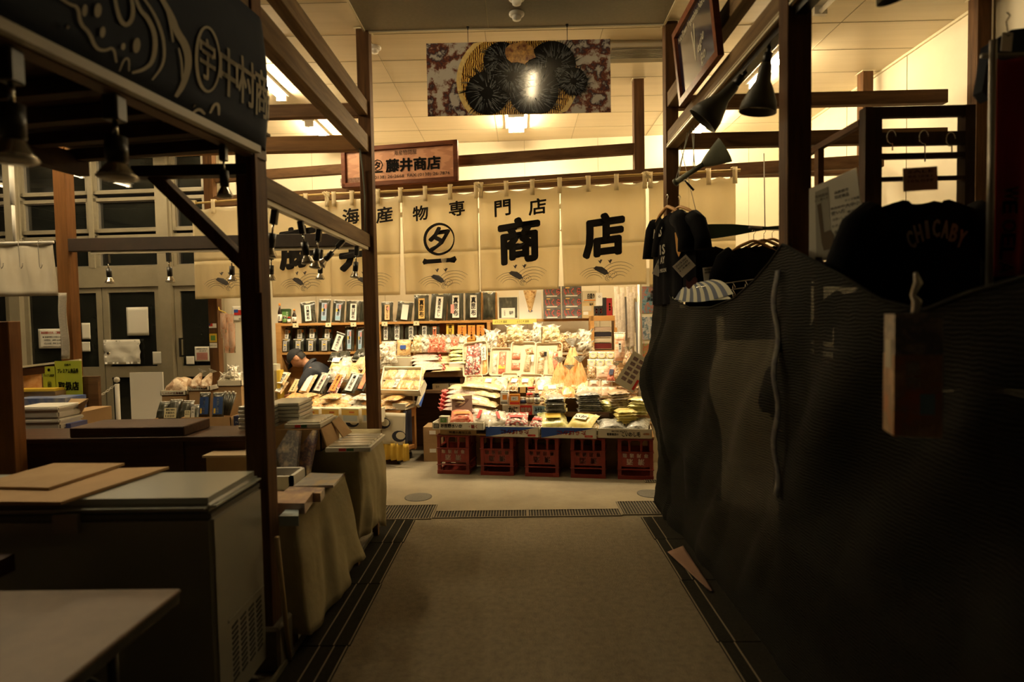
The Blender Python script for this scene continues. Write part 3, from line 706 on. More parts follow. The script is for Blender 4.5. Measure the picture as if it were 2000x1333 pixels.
for px in (914, 1108):
    w_ = MB(t); p = at(px, 80, YB); w_.tube(BLACK, [(p.x, YB + 0.004, bz1 - 0.01), (p.x, YB + 0.004, CZ - 0.02)], 0.0025, 6); w_.lathe(BLACK, [(0.012, 0), (0.004, -0.02)], (p.x, YB + 0.004, CZ - 0.02), 8); w_.build('wire', t)
# ================================================================== goods: kinds
C = 0.55
def food(name, *c, scale=40, kind='noise', coat=0.7, bump=0.35, stretch=(1, 1, 1), mixp=(0.32, 0.68)):
    return mk(name, c[0], 0.35, c2=tuple(c[1:]), scale=scale, kind=kind, coat=coat, bump=bump, bscale=scale * 0.8, stretch=stretch, mixp=mixp)
F = dict(
    kombu=food('kelp_in_film', (0.018, 0.02, 0.012), (0.05, 0.05, 0.032), (0.16, 0.16, 0.12), scale=22, stretch=(1, 0.35, 1), mixp=(0.4, 0.78)),
    squid=food('dried_squid', (0.55, 0.29, 0.08), (0.78, 0.56, 0.28), (0.30, 0.12, 0.03), scale=26),
    orange=food('orange_squid_strips', (0.72, 0.28, 0.05), (0.82, 0.52, 0.22), (0.60, 0.18, 0.03), scale=24, stretch=(2.2, 0.5, 1)),
    white=food('pale_packed_food', (0.40, 0.35, 0.26), (0.78, 0.74, 0.62), (0.22, 0.17, 0.11), scale=18),
    fish=food('dried_fish', (0.32, 0.19, 0.09), (0.62, 0.48, 0.3), (0.12, 0.06, 0.025), scale=26, stretch=(1, 3, 1)),
    red=food('red_roe_pieces', (0.55, 0.03, 0.015), (0.75, 0.32, 0.2), (0.5, 0.03, 0.02), scale=30),
    green=food('green_yellow_packs', (0.62, 0.60, 0.10), (0.80, 0.76, 0.40), (0.22, 0.26, 0.06), scale=14),
    grey=food('silver_grey_fish', (0.09, 0.095, 0.09), (0.42, 0.42, 0.38), (0.03, 0.035, 0.03), scale=26, stretch=(1, 2.5, 1)),
    yellow=food('yellow_film_pack', (0.82, 0.66, 0.10), (0.88, 0.78, 0.36), (0.6, 0.45, 0.08), scale=12),
    bean=food('speckled_beans', (0.75, 0.68, 0.6), (0.08, 0.03, 0.03), (0.5, 0.12, 0.1), scale=60, kind='voronoi'),
    pinkn=food('pink_grey_net_fish', (0.55, 0.40, 0.34), (0.72, 0.58, 0.5), (0.32, 0.2, 0.18), scale=30, stretch=(0.4, 3, 1)),
    pasta=food('cream_dried_strips', (0.48, 0.34, 0.14), (0.76, 0.64, 0.38), (0.26, 0.15, 0.05), scale=30, stretch=(2.5, 0.5, 1)),
    snack=food('brown_snack_bits', (0.45, 0.26, 0.09), (0.75, 0.6, 0.35), (0.22, 0.10, 0.04), scale=60, kind='voronoi'),
    salmon=food('salmon_strips', (0.85, 0.48, 0.30), (0.9, 0.66, 0.5), (0.8, 0.38, 0.2), scale=12, stretch=(0.5, 4, 1)),
    mush=food('pale_mushrooms', (0.70, 0.52, 0.34), (0.86, 0.72, 0.54), (0.45, 0.28, 0.16), scale=22, kind='voronoi'),
)
FILM = mk('clear_film_crimp', (0.72, 0.70, 0.62), 0.25, c2=(0.5, 0.48, 0.42), scale=30, coat=0.5, bump=0.4, bscale=60)
FOAM = mk('foam_tray_white', (0.72, 0.62, 0.44), 0.6)
STY = mk('polystyrene_foam', (0.74, 0.72, 0.66), 0.85, bump=0.1, bscale=200)
GOLD = mk('gold_label', (0.72, 0.45, 0.14), 0.5)
def pillow(mb, mat, w, l, t, sd, nu=8, nv=12, crimp=None, ends=0.05, flatb=0.25):
    def top(u, v, s=1):
        e = 1 - abs(2 * u - 1) ** 3.0; g = 1 - abs(2 * v - 1) ** 4.0
        hh = t * (max(e, 0) ** 0.6) * (max(g, 0) ** 0.6)
        nz = noise.noise(Vector((u * 3.3 + sd, v * 4.1, sd * 1.7)))
        x = (u - 0.5) * w * (1 - 0.06 * g + 0.03 * noise.noise(Vector((v * 5, sd, 1)))); y = l * v + 0.02 * l * noise.noise(Vector((u * 5, sd, 3)))
        return (x, y, t * 0.15 + hh * (0.55 + 0.45 * s * 1.0) * (1 + 0.35 * nz) if s > 0 else t * 0.15 - hh * flatb * 0.5)
    mb.grid(mat, nu, nv, lambda u, v: top(u, v)); mb.grid(mat, nu, nv, lambda u, v: top(1 - u, v, -1))
    if crimp:
        for v0 in (0, 1):
            yy = l * v0; dy = ends * l * (1 if v0 else -1)
            mb.sheet(crimp, 10, 1, lambda u, v: ((u - 0.5) * w * (0.94 + 0.08 * v), yy + dy * v, t * 0.15 + 0.10 * t * sin(u * 26 + sd)), 0.0016)
def lab(t, w, h, x, y, z, mat, txt=None, ink=INK, th=None, vertical=True, name='label', bold=0.03, spots=None):
    b = MB(); b.box(mat, (x, y, z), (w, h, 0.0015))
    if txt:
        if vertical:
            hh = h * 0.86 / (len(txt) * 1.08); hh = min(hh, w * 0.8); b.text(ink, txt, (x, y, z + 0.0016), XA, YA, hh, bold=bold, vertical=True, gap=1.08, res=1)
        else: b.text(ink, txt, (x, y, z + 0.0016), XA, YA, (th or h * 0.5), w * 0.86, bold=bold, res=1)
    if spots:
        for (sx, sy, sw, sh, sm) in spots: b.box(sm, (x + sx * w, y + sy * h, z + 0.001), (sw * w, sh * h, 0.0016))
    b.build(name, t)
# every maker returns a thing lying face up: x across, y from its lower edge upwards, z towards the viewer. nominal size recorded
SIZE = {}
def k_pouch(mat, lm, txt, ink=INK, w=0.20, l=0.28, lw=0.40, spots=None, sd=1, tag_=True, lh=0.74):
    t = thing('food_pouch', 'x', 'pouch'); b = MB(); pillow(b, F[mat], w, l, 0.028, sd); pb_ = b.build('pouch_body', t)
    b = MB(); b.sheet(FILM, 8, 2, lambda u, v: ((u - .5) * w * .98, l * (0.97 + 0.07 * v), 0.006 + 0.003 * sin(u * 20)), 0.0016); b.build('film_header', pb_)
    if txt or lm: lab(t, w * lw, l * lh, 0.01, l * 0.47, 0.040, lm, txt, ink, spots=spots)
    if tag_: lab(t, w * 0.3, l * 0.09, 0.01, l * 0.95, 0.014, YEL if tag_ is True else tag_, None, name='price_sticker')
    SIZE['x'] = (w, l); return t
def k_pack(mat, lm=None, txt=None, w=0.17, l=0.22, tk=0.035, sd=1, crimp=True, ink=INK, spots=None, vertical=False, lw=0.5, lh=0.35):
    t = thing('snack_pack', 'x', 'pack'); b = MB(); pillow(b, F[mat], w, l, tk, sd); pb_ = b.build('pack_body', t)
    if crimp:
        b = MB()
        for v0 in (0, 1):
            yy = l * v0; dy = 0.05 * l * (1 if v0 else -1); b = MB()
            b.sheet(crimp if crimp is not True else FILM, 10, 1, lambda u, v: ((u - 0.5) * w * (0.94 + 0.1 * v), yy + dy * v, tk * 0.15 + 0.16 * tk * sin(u * 26 + sd)), 0.0016); b.build('crimped_end', pb_)
    if lm: lab(t, w * lw, l * lh, 0, l * 0.5, tk * 1.46, lm, txt, ink, vertical=vertical, spots=spots)
    SIZE['x'] = (w, l); return t
def rrect(w, l, r, n=4):
    pts = []
    for cx, cy, a0 in ((w / 2 - r, l / 2 - r, 0), (-w / 2 + r, l / 2 - r, 90), (-w / 2 + r, -l / 2 + r, 180), (w / 2 - r, -l / 2 + r, 270)):
        for i in range(n + 1): a = radians(a0 + 90 * i / n); pts.append((cx + r * cos(a), cy + r * sin(a)))
    return pts
def k_tray(items, w=0.24, l=0.36, h=0.035, foam=FOAM, extra=None, name='food_tray', cat='tray'):
    t = thing(name, 'x', cat); b = MB()
    rings = [(0.88, 0.0), (0.97, h * 0.9), (1.0, h), (1.0, h * 1.1), (0.94, h * 1.1), (0.86, h * 0.25)]
    base = rrect(w, l, min(w, l) * 0.13); n = len(base); vs = []; fs = []
    for s, z in rings:
        k = (min(w, l) * (1 - s)) / 2
        for x, y in base: vs.append((x * (1 - 2 * k / w), y * (1 - 2 * k / l) + l / 2, z))
    for i in range(len(rings) - 1):
        for j in range(n): fs.append((i * n + j, i * n + (j + 1) % n, (i + 1) * n + (j + 1) % n, (i + 1) * n + j))
    fs.append(tuple(range(n - 1, -1, -1))); fs.append(tuple((len(rings) - 1) * n + j for j in range(n)))
    b.add(vs, fs, foam); b.build('tray_body', t)
    for (mat, cx, cy, ww, ll, tk, rz) in items:     # fractions of the tray
        b = MB(); b.X = Matrix.Translation((cx * w, cy * l, h * 0.3)) @ Matrix.Rotation(rz, 4, 'Z') @ Matrix.Translation((0, -ll * l / 2, 0))
        pillow(b, F[mat] if isinstance(mat, str) else mat, ww * w, ll * l, tk, cx * 7 + cy * 3 + 1); b.build('packed_food', t)
    for (cx, cy, ww, hh, mat, txt) in (extra or ()): lab(t, ww * w, hh * l, cx * w, cy * l, h * 0.3 + 0.034, mat, txt)
    SIZE['x'] = (w, l); return t
def k_bag(mat, w=0.20, l=0.36, tk=0.09, tie=CHROME, frill=FILM, sd=2):
    t = thing('gathered_food_bag', 'x', 'bag'); b = MB()
    def f(u, v, s=1):
        a = 2 * pi * u; r = (sin(pi * min(v * 0.62 + 0.02, 1)) ** 0.55) if v < 0.8 else max(0.10, (1 - v) / 0.2 * 0.62)
        prof = min(1, (v + 0.02) * 9) ** 0.5 * (1 - 0.84 * max(0, (v - 0.18) / 0.82) ** 1.3)
        fold = 1 + 0.10 * sin(a * 7 + sd) * (0.4 + v)
        return (cos(a) * w / 2 * prof * fold, v * l * 0.85, tk * 0.5 + sin(a) * tk / 2 * prof * fold * (1 + 0.3 * noise.noise(Vector((u * 6, v * 4, sd)))))
    b.grid(F[mat], 28, 14, lambda u, v: f(u, v)); bb_ = b.build('bag_body', t)
    b = MB(); b.tube(tie, [(0.014 * cos(a), l * 0.85, tk * 0.5 + 0.014 * sin(a)) for a in [i * pi / 4 for i in range(9)]], 0.004, 6); b.build('tie', t)
    b = MB()
    def g(u, v): a = 2 * pi * u; r = 0.012 + 0.055 * v * (1 + 0.25 * sin(a * 6 + sd)); return (cos(a) * r * w / 0.2, l * (0.85 + 0.15 * v), tk * 0.5 + sin(a) * r * 0.6)
    b.grid(frill, 24, 3, g, smooth=False); b.build('gathered_top', bb_)
    SIZE['x'] = (w, l); return t
def k_crinkle(mat, w=0.2, l=0.24, tk=0.09, sd=1):
    t = thing('crinkled_food_bag', 'x', 'bag'); b = MB()
    def f(u, v, s):
        e = max(0, 1 - abs(2 * u - 1) ** 2.5); g = max(0, 1 - abs(2 * v - 1) ** 3)
        nz = noise.noise(Vector((u * 4 + sd, v * 4, sd * 2.3 + s))) + .6 * noise.noise(Vector((u * 9, v * 9 + sd, 1 + s)))
        x = (u - .5) * w * (1.05 - .25 * v + .16 * noise.noise(Vector((v * 5, sd, u * 2)))); y = l * v * (1 + .10 * noise.noise(Vector((u * 4, sd, 5)))) 
        return (x, y, tk * .4 + s * tk * .5 * (e * g) ** .6 * (1 + .5 * nz) + .010 * nz)
    b.grid(F[mat], 12, 12, lambda u, v: f(u, v, 1), smooth=False); b.grid(F[mat], 12, 12, lambda u, v: f(1 - u, v, -1), smooth=False); bb_ = b.build('bag_body', t)
    b = MB(); b.grid(FILM, 12, 2, lambda u, v: ((u - .5) * w * (.82 + .35 * v), l * (.96 + .16 * v + .05 * sin(u * 9 + sd) * v), tk * .4 + .03 * sin(u * 17 + sd) * v), smooth=False); b.build('open_film_top', bb_)
    SIZE['x'] = (w, l); return t
def k_bundle(mat, w=0.16, l=0.5, tk=0.06, endm=None, ends=(0, 1), sd=1):
    t = thing('long_food_pack', 'x', 'pack'); b = MB(); pillow(b, F[mat], w, l, tk, sd, 8, 16); b.build('pack_body', t)
    if endm:
        for v0 in ends:
            b = MB(); yy = l * v0; dy = 0.09 * l * (1 if v0 else -1)
            b.sheet(endm, 12, 2, lambda u, v: ((u - 0.5) * w * (0.8 + 0.5 * v), yy + dy * v + 0.02 * l * sin(u * 20 + sd), tk * 0.3 + (0.25 + 0.3 * v) * tk * sin(u * 17 + sd)), 0.002); b.build('net_end', t)
    SIZE['x'] = (w, l); return t
def k_carton(w, l, h, mats, prints=(), name='gift_carton', cat='carton'):
    """box lying on its back: printed face is z = h"""
    t = thing(name, 'x', cat); b = MB(); b.box(mats, (0, l / 2, h / 2), (w, l, h)); 
    for (mat, cx, cy, ww, hh) in [p for p in prints if len(p) == 5]: b.box(mat, (cx * w, cy * l, h + 0.0006), (ww * w, hh * l, 0.0014))
    for (txt, mat, cx, cy, ch, ww, vert) in [p for p in prints if len(p) == 7]:
        b.text(mat, txt, (cx * w, cy * l, h + 0.0022), XA, YA, ch * l, (ww * w if not vert else None), bold=0.03, vertical=vert, res=1)
    b.build('box_body', t); SIZE['x'] = (w, l); return t
KINDS = {}
def put(key, maker, base, w, l, rot, label, group=None, tz=None, name=None, cat=None):
    if key not in KINDS:
        o = maker(); KINDS[key] = (o, SIZE['x'], [False])
    o, (w0, l0), us = KINDS[key]
    sx = w / w0 if w else 1; sy = l / l0 if l else 1; sz = tz or (sx + sy) / 2
    if not us[0]:
        us[0] = True; c = o; c.location = base; c.rotation_euler = rot; c.scale = (sx, sy, sz)
    else: c = dup(o, base, rot=rot, scale=(sx, sy, sz))
    c['label'] = label
    if name: c.name = name
    if cat: c['category'] = cat
    if 'group' in c.keys(): del c['group']
    if group: c['group'] = group
    return c
ORD = ['first', 'second', 'third', 'fourth', 'fifth', 'sixth', 'seventh', 'eighth', 'ninth', 'tenth', 'eleventh', 'twelfth', 'thirteenth', 'fourteenth', 'fifteenth', 'sixteenth', 'seventeenth', 'eighteenth', 'nineteenth', 'twentieth']
def put_px(key, maker, plane, px0, px1, py0, py1, tau, label, group=None, yaw=None, roll=0.0, frame_yaw=0.0, tz=None, name=None, cat=None, lift=0.0):
    """stands/lies a kind so that it spans the given part of the photo on the given plane; tau = tilt up from lying"""
    n, c = plane
    b = hit((px0 + px1) / 2, py1, n, c); Y = b.y
    w = (px1 - px0) / FPX * Y; hv = (py1 - py0) / FPX * Y; e = math.atan2(CAMH - b.z, Y)
    l = hv / max(0.12, sin(tau) * cos(e) + cos(tau) * sin(e))
    return put(key, maker, b + Vector((0, 0, lift)), w, l, (tau, roll, frame_yaw if yaw is None else yaw), label, group, tz, name, cat)
# ================================================================== red sake crates and the island display
IA = Vector((-0.867, 5.703, 0)); IB = Vector((1.227, 5.363, 0)); IL = (IB - IA).length
iu = (IB - IA).normalized(); iv = Vector((-iu.y, iu.x, 0)); IYAW = math.atan2(iu.y, iu.x)
def isl(s, d, z): return IA + iu * s + iv * d + Vector((0, 0, z))
def ipl(d): return ((iv.x, iv.y, 0), iv.dot(IA) + d)
CR = mk('red_crate_plastic', (0.23, 0.022, 0.012), 0.45, c2=(0.17, 0.016, 0.009), scale=5)
CTX = mk('crate_print', (0.88, 0.78, 0.68), 0.6)
def make_crate():
    t = thing('bottle_crate', 'x', 'crate'); w, d, h = 0.335, 0.31, 0.395
    b = MB()
    for sx in (-1, 1):
        for sy in (-1, 1):
            b.box(CR, (sx * (w / 2 - 0.02), sy * (d / 2 - 0.02), h / 2), (0.034, 0.034, h))
            b.box(CR, (sx * (w / 2 - 0.03), sy * (d / 2 - 0.03), 0.02), (0.06, 0.06, 0.04))
    for z0, z1 in ((0.375, 0.395), (0.0, 0.035), (0.09, 0.10), (0.12, 0.26)):
        th = 0.012 if z1 - z0 > 0.1 else 0.02
        for sy in (-1, 1): b.box(CR, (0, sy * (d / 2 - 0.012), (z0 + z1) / 2), (w - 0.03, th, z1 - z0))
        for sx in (-1, 1): b.box(CR, (sx * (w / 2 - 0.012), 0, (z0 + z1) / 2), (th, d - 0.03, z1 - z0))
    for z in (0.095, 0.262, 0.386): 
        b.box(CR, (0, -d / 2 + 0.002, z), (w + 0.006, 0.014, 0.008)); b.box(CR, (w / 2 - 0.002, 0, z), (0.014, d + 0.006, 0.008)); b.box(CR, (-w / 2 + 0.002, 0, z), (0.014, d + 0.006, 0.008))
    for x in (-0.055, 0.055):                       # arched slots between uprights
        b.box(CR, (x, -d / 2 + 0.012, 0.32), (0.02, 0.016, 0.12)); b.box(CR, (w / 2 - 0.012, x, 0.32), (0.016, 0.02, 0.12))
    for x0, x1 in ((-0.13, -0.065), (-0.045, 0.045), (0.065, 0.13)):
        for (c_, sgn) in ((x0, 1), (x1, -1)):
            b.prism(CR, [(0, 0), (sgn * 0.022, 0), (sgn * 0.006, -0.012), (0, -0.03)], (c_, -d / 2 + 0.006, 0.376), XA, ZA, YA, 0.012)
    b.box(CR, (0, 0, 0.012), (w - 0.04, d - 0.04, 0.012))
    b.build('crate_body', t, bevel=0.002)
    b = MB()                                         # the crate stands upside down, so its print does too
    b.text(CTX, '清酒', (0.0, -d / 2 + 0.0035, 0.168), -XA, -ZA, 0.058, bold=0.03, spacing=0.105)
    b.text(CTX, '専用通箱', (0.0, -d / 2 + 0.0035, 0.228), -XA, -ZA, 0.038, bold=0.03, spacing=0.066)
    b.build('print', t); return t
crate0 = make_crate()
for i in range(5):
    s = 0.178 + i * 0.4465
    p = isl(s, 0.16, 0)
    lb = 'red bottle crate standing upside down, %s from the wooden cart' % ORD[i]
    if i == 0: crate0.location = p; crate0.rotation_euler = (0, 0, IYAW); crate0['label'] = lb; crate0['group'] = 'red bottle crates under the display'
    else: dup(crate0, p, IYAW, lb, 'red bottle crates under the display')
# stepped stand behind / above the crates
PLY = mk('display_plywood', (0.45, 0.28, 0.12), 0.7, c2=(0.38, 0.22, 0.09), scale=4, stretch=(0.5, 6, 6))
IM = Matrix((iu, iv, ZA)).transposed()
def ibox(mb, mat, s0, s1, d0, d1, z0, z1): mb.box(mat, isl((s0 + s1) / 2, (d0 + d1) / 2, (z0 + z1) / 2), (s1 - s0, d1 - d0, z1 - z0), IM)
t = thing('display_stand', 'stepped wooden stand hidden under the heaped seafood packs', 'stand', isl(1.1, 0.6, 0))
b = MB(t); ibox(b, PLY, 0.06, 2.14, 0.0, 0.33, 0.397, 0.412); b.build('front_board', t)
for i, (d0, d1, z) in enumerate(((0.36, 0.49, 0.47), (0.53, 0.64, 0.70), (0.72, 0.78, 0.80), (0.90, 0.96, 0.98), (1.06, 1.2, 1.12))):
    b = MB(t); ibox(b, PLY, 0.10, 2.14, d0, d1, 0, z); b.build('step', t)
# printed boxes along the front edge
def k_obox(w, d, h, mat, prints=(), flaps=()):
    t = thing('open_box', 'x', 'box'); b = MB(); th = 0.006
    b.box(mat, (0, d / 2, th / 2), (w, d, th)); b.box(mat, (0, th / 2, h / 2), (w, th, h)); b.box(mat, (0, d - th / 2, h / 2), (w, th, h))
    b.box(mat, (-w / 2 + th / 2, d / 2, h / 2), (th, d, h)); b.box(mat, (w / 2 - th / 2, d / 2, h / 2), (th, d, h))
    b.build('box_body', t)
    if prints:
        b = MB()
        for p in prints:
            if p[0] == 'poly': b.add([(x * w, -0.0012, z * h) for x, z in p[2]], [tuple(range(len(p[2])))], p[1])
            elif p[0] == 'box': b.box(p[1], (p[2] * w, -0.001, p[3] * h), (p[4] * w, 0.0015, p[5] * h))
            else: b.text(p[1], p[2], (p[3] * w, -0.0028, p[4] * h), XA * (-1 if len(p) > 7 else 1), ZA * (-1 if len(p) > 7 else 1), p[5] * h, p[6] * w, bold=0.03, res=1)
        b.build('print', t)
    SIZE['x'] = (w, d); return t
CRB = mk('printed_box_card', (0.62, 0.56, 0.42), 0.6); CRW = mk('white_box_card', (0.72, 0.68, 0.55), 0.6)
def crab(): return k_obox(0.50, 0.32, 0.105, CRW, [('poly', BLUE, [(-.495, .98), (-.495, .03), (.02, .52), (.47, .98)]), ('t', RED, 'たらばかに', .05, .52, .40, .52, 1),
                                                   ('box', RED, .36, .22, .14, .18), ('t', WHITE, 'nippn', .36, .22, .10, .10)])
def boxat(key, mk_, px0, px1, pybot, d, label, h_=None, yaw=0.0, hz=None):
    b_ = hit((px0 + px1) / 2, pybot, *ipl(d)); w = (px1 - px0) / FPX * b_.y
    return put(key, mk_, b_, w, 0.32, (0, 0, IYAW + yaw), label, tz=hz or 1.0)
boxat('crab', crab, 947, 1054, 855, -0.03, 'blue and white crab box with upside-down red lettering, nearer the cart')
boxat('crab', crab, 1056, 1165, 857, -0.03, 'blue and white crab box with upside-down red lettering, beside the cream box')
boxat('fish', lambda: k_obox(0.5, 0.3, 0.07, CRW, [('t', INK, 'お吉野水いか', -.12, .55, .55, .42), ('box', INK, -.42, .5, .10, .62), ('box', CRW, -.42, .5, .08, .5), ('t', RED, '・飴く', .30, .5, .5, .16)]), 842, 946, 840, -0.06, 'shallow cream box with black brush lettering on the end crate')
boxat('fish2', lambda: k_obox(0.5, 0.3, 0.05, CARD, [('t', INK, '特選水産加工品', 0.05, .5, .5, .6)]), 858, 932, 850, 0.0, 'flat kraft box wedged under the shallow cream box')
boxat('kela', lambda: k_obox(0.5, 0.3, 0.09, CRB, [('t', INK, 'こいわし毛', .12, .45, .5, .34), ('t', INK, '菅原商店の', -.22, .42, .28, .22), ('t', ORANGE, '<北海道>', .40, .5, .2, .13), ('t', INK, '有限会社', -.1, .75, .12, .3)]), 1168, 1272, 857, -0.03, 'tan box with small black lettering beside the netting')
YW = IYAW
# --- first heap, lying packs spilling from the front boxes
def pk(key, mat, px0, px1, py0, py1, d, tau, label, yaw=0.0, lm=None, txt=None, sd=1, crimp=True, ink=INK, tz=None, group=None, spots=None, roll=0.0, vertical=False, lw=.5, lh=.35):
    return put_px('pk_' + key, lambda: k_pack(mat, lm, txt, sd=sd, crimp=crimp, ink=ink, spots=spots, vertical=vertical, lw=lw, lh=lh), ipl(d), px0, px1, py0, py1, tau, label, group, YW + yaw, roll, tz=tz)
T = radians
pk('netw', 'white', 905, 962, 801, 834, 0.02, T(40), 'white pack with red dash lying over the cream box corner', -.2, RED, None, 2, lw=.12, lh=.5)
pk('orfilm', 'red', 878, 925, 802, 826, 0.0, T(35), 'orange rimmed pack in front of the shoe-like bread picture', .15, ORANGE, None, 3, lw=.7, lh=.2)
pk('netw', 'white', 952, 1000, 805, 833, 0.03, T(35), 'white pack with red dash lying in the first crab box', .5)
pk('redlab', 'bean', 985, 1032, 808, 833, 0.03, T(35), 'speckled pack with red strip lying in the first crab box', .1, RED, None, 4, lw=.6, lh=.18)
pk('redlab', 'bean', 1028, 1062, 815, 835, 0.05, T(30), 'speckled pack with red strip between the two crab boxes', -.4)
pk('yelf', 'green', 1052, 1112, 808, 838, 0.05, T(28), 'yellow-green pack lying at the near side of the second crab box', .2, YEL, None, 5, lw=.5, lh=.3)
pk('yelf2', 'yellow', 1100, 1158, 810, 838, 0.05, T(30), 'yellow pack with pointed corner in the second crab box', -.5, PAPER, 'いか', 6)
pk('tanf', 'pasta', 1140, 1180, 818, 842, 0.04, T(25), 'tan pack bridging the second crab box and the tan box', .6, None, None, 7)
pk('silv', 'grey', 1168, 1225, 822, 842, 0.05, T(22), 'silvery crinkled pack on the tan box beside the netting', .1, None, None, 8)
pk('silv', 'grey', 1220, 1266, 818, 842, 0.06, T(22), 'silvery crinkled pack pressed against the netting', -.2)
# three goods rising from the left: cream little box, bread picture sign
put_px('gcube', lambda: k_carton(0.12, 0.12, 0.12, CRB, [(GREEN, 0, .5, .7, .6), ('千', PAPER, 0, .5, .3, .4, False)]), ipl(0.0), 862, 880, 812, 826, T(88), 'small cream carton with green panel on the cream box', yaw=YW)
def sign_card(key, txt, pic): 
    def f():
        t = thing('picture_card', 'x', 'card'); b = MB(); b.box(mk('dusky_card', (0.30, 0.17, 0.12), 0.5), (0, 0.15, 0.003), (0.28, 0.30, 0.006))
        b.prism(mk('bread_print', (0.12, 0.04, 0.02), 0.5), [(-.09, .10), (-.04, .09), (.02, .12), (.08, .19), (.10, .23), (.06, .25), (.02, .22), (-.03, .17), (-.10, .14)], (0, 0, 0.006), XA, YA, ZA, 0.001)
        b.prism(mk('bread_print_pale', (0.5, 0.3, 0.16), 0.5), [(-.05, .12), (0, .13), (.05, .18), (.03, .20), (-.02, .16)], (0, 0, 0.0072), XA, YA, ZA, 0.001)
        b.build('card_body', t); SIZE['x'] = (0.28, 0.30); return t
    return f
put_px('bread', sign_card('a', '', 0), ipl(0.10), 882, 924, 774, 806, T(70), 'brown picture card showing a bread roll, leaning on pink net packs', yaw=YW - .05, roll=-.12)
# net packs with red ends
RNET = mk('red_net', (0.75, 0.06, 0.07), 0.5, c2=(0.85, 0.25, 0.22), scale=60)
for i in range(5):
    b_ = hit(868 + 2 * i, 806 - i * 8.5, *ipl(0.16 + i * 0.05))
    put('bundle_r', lambda: k_bundle('pinkn', endm=RNET, ends=(1,), sd=2), b_ + iu * 0.46, 0.17, 0.46, (0.06, 0.0, YW + pi / 2 + 0.05 * (i - 2)), 'long pinkish net pack with red end, %s layer from below behind the bread card' % ORD[i], 'pink net packs in the island heap', tz=0.75)
for i, (px, py, d) in enumerate(((955, 806, .18), (968, 795, .22), (955, 786, .27), (972, 777, .32), (950, 768, .38), (975, 762, .42))):
    b_ = hit(px, py, *ipl(d))
    put('bundle_c', lambda: k_bundle('pasta', endm=None, sd=5), b_ + iu * 0.02, 0.20, 0.42, (0.12, 0.0, YW + pi / 2 + 0.16 * ((i % 3) - 1)), 'long cream pack of dried strips, %s from below in the heap left of the jars' % ORD[i], 'cream strip packs in the island heap', tz=0.8)
# --- second tier: printed white box with small jars
boxat('crabw', lambda: k_obox(0.5, 0.3, 0.10, CRW, [('t', INK, 'かに', -.28, .5, .7, .18), ('box', RED, -.02, .5, .24, .98), ('t', CRW, '鮭昆布', -.02, .55, .45, .2), ('box', LBLUE, .30, .5, .34, .8), ('t', INK, 'みそ汁', .23, .55, .5, .14), ('box', mk('brown_tan_print', (.4, .2, .08)), .38, .4, .16, .4)]), 980, 1079, 811, 0.26, 'white box printed with crab and red panel, carrying the small jars')
def k_jar(w, h, body, cap, lm, txt=None, name='food_jar'):
    t = thing(name, 'x', 'jar'); r = w / 2
    b = MB(); b.lathe(body, [(r * .9, 0), (r, .01), (r, h * .7), (r * .75, h * .82)], n=16); b.build('jar_body', t)
    b = MB(); b.lathe(cap, [(r * .8, h * .82), (r * .82, h * .98), (r * .7, h), (0, h)], n=16); b.build('lid', t)
    b = MB(); b.lathe(lm, [(r * 1.01, h * .15), (r * 1.01, h * .62)], n=16)
    if txt: b.text(INK, txt, (0, -r * 1.03, h * .38), XA, ZA, h * .16, vertical=True, bold=.02, res=1)
    b.build('label', t); SIZE['x'] = (w, h); return t
AMB = mk('amber_jar_food', (0.25, 0.08, 0.02), 0.15, coat=1); DKB = mk('dark_jar_food', (0.02, 0.01, 0.01), 0.12, coat=1)
def jarat(key, mk_, px0, px1, py0, py1, d, label, name=None, cat=None):
    b_ = hit((px0 + px1) / 2, py1, *ipl(d)); w = (px1 - px0) / FPX * b_.y; h = (py1 - py0) / FPX * b_.y
    if key not in KINDS: o = mk_(); KINDS[key] = (o, SIZE['x'], [False])
    o, (w0, h0), us = KINDS[key]
    c = o if not us[0] else dup(o, b_); us[0] = True; c.location = b_; c.rotation_euler = (0, 0, YW); c.scale = (w / w0, w / w0, h / h0); c['label'] = label
    return c
jarat('jar_a', lambda: k_jar(.07, .10, AMB, RED, CRB, '生うに'), 1027, 1042, 768, 789, 0.28, 'amber jar with red cap and cream label on the crab-printed box')
jarat('jar_b', lambda: k_jar(.05, .12, DKB, DKB, PAPER, '昆布'), 1043, 1055, 768, 789, 0.28, 'slim black bottle with white label on the crab-printed box')
jarat('can', lambda: k_jar(.09, .08, GREYM, mk('can_lid', (.6, .58, .5), .3, metal=.8), NAVY, None), 1013, 1028, 776, 790, 0.28, 'dark tin with pale lid on the crab-printed box')
jarat('jar_a', None, 1030, 1046, 756, 775, 0.36, 'red-capped amber jar standing behind the other jars')
put_px('redbox', lambda: k_carton(.14, .14, .08, ORANGE, [(PAPER, 0, .6, .7, .4), ('かに', INK, 0, .6, .2, .4, False), (RED, 0, .15, .9, .2)]), ipl(0.27), 996, 1016, 770, 790, T(86), 'small red-orange carton on the crab-printed box', yaw=YW + .1)
put_px('smallw', lambda: k_carton(.14, .14, .08, PAPER, [(ORANGE, 0.1, .6, .6, .4), (GREYM, 0, .15, .9, .2)]), ipl(0.27), 980, 995, 766, 790, T(86), 'small white and orange carton at the end of the crab-printed box', yaw=YW - .1)
put_px('stripb', lambda: k_carton(.14, .12, .06, mk('mustard_print', (.55, .36, .12)), [(INK, -.38, .5, .15, .98), (INK, .3, .5, .15, .98)]), ipl(0.40), 1012, 1034, 757, 768, T(80), 'mustard carton with dark stripes behind the jars', yaw=YW)
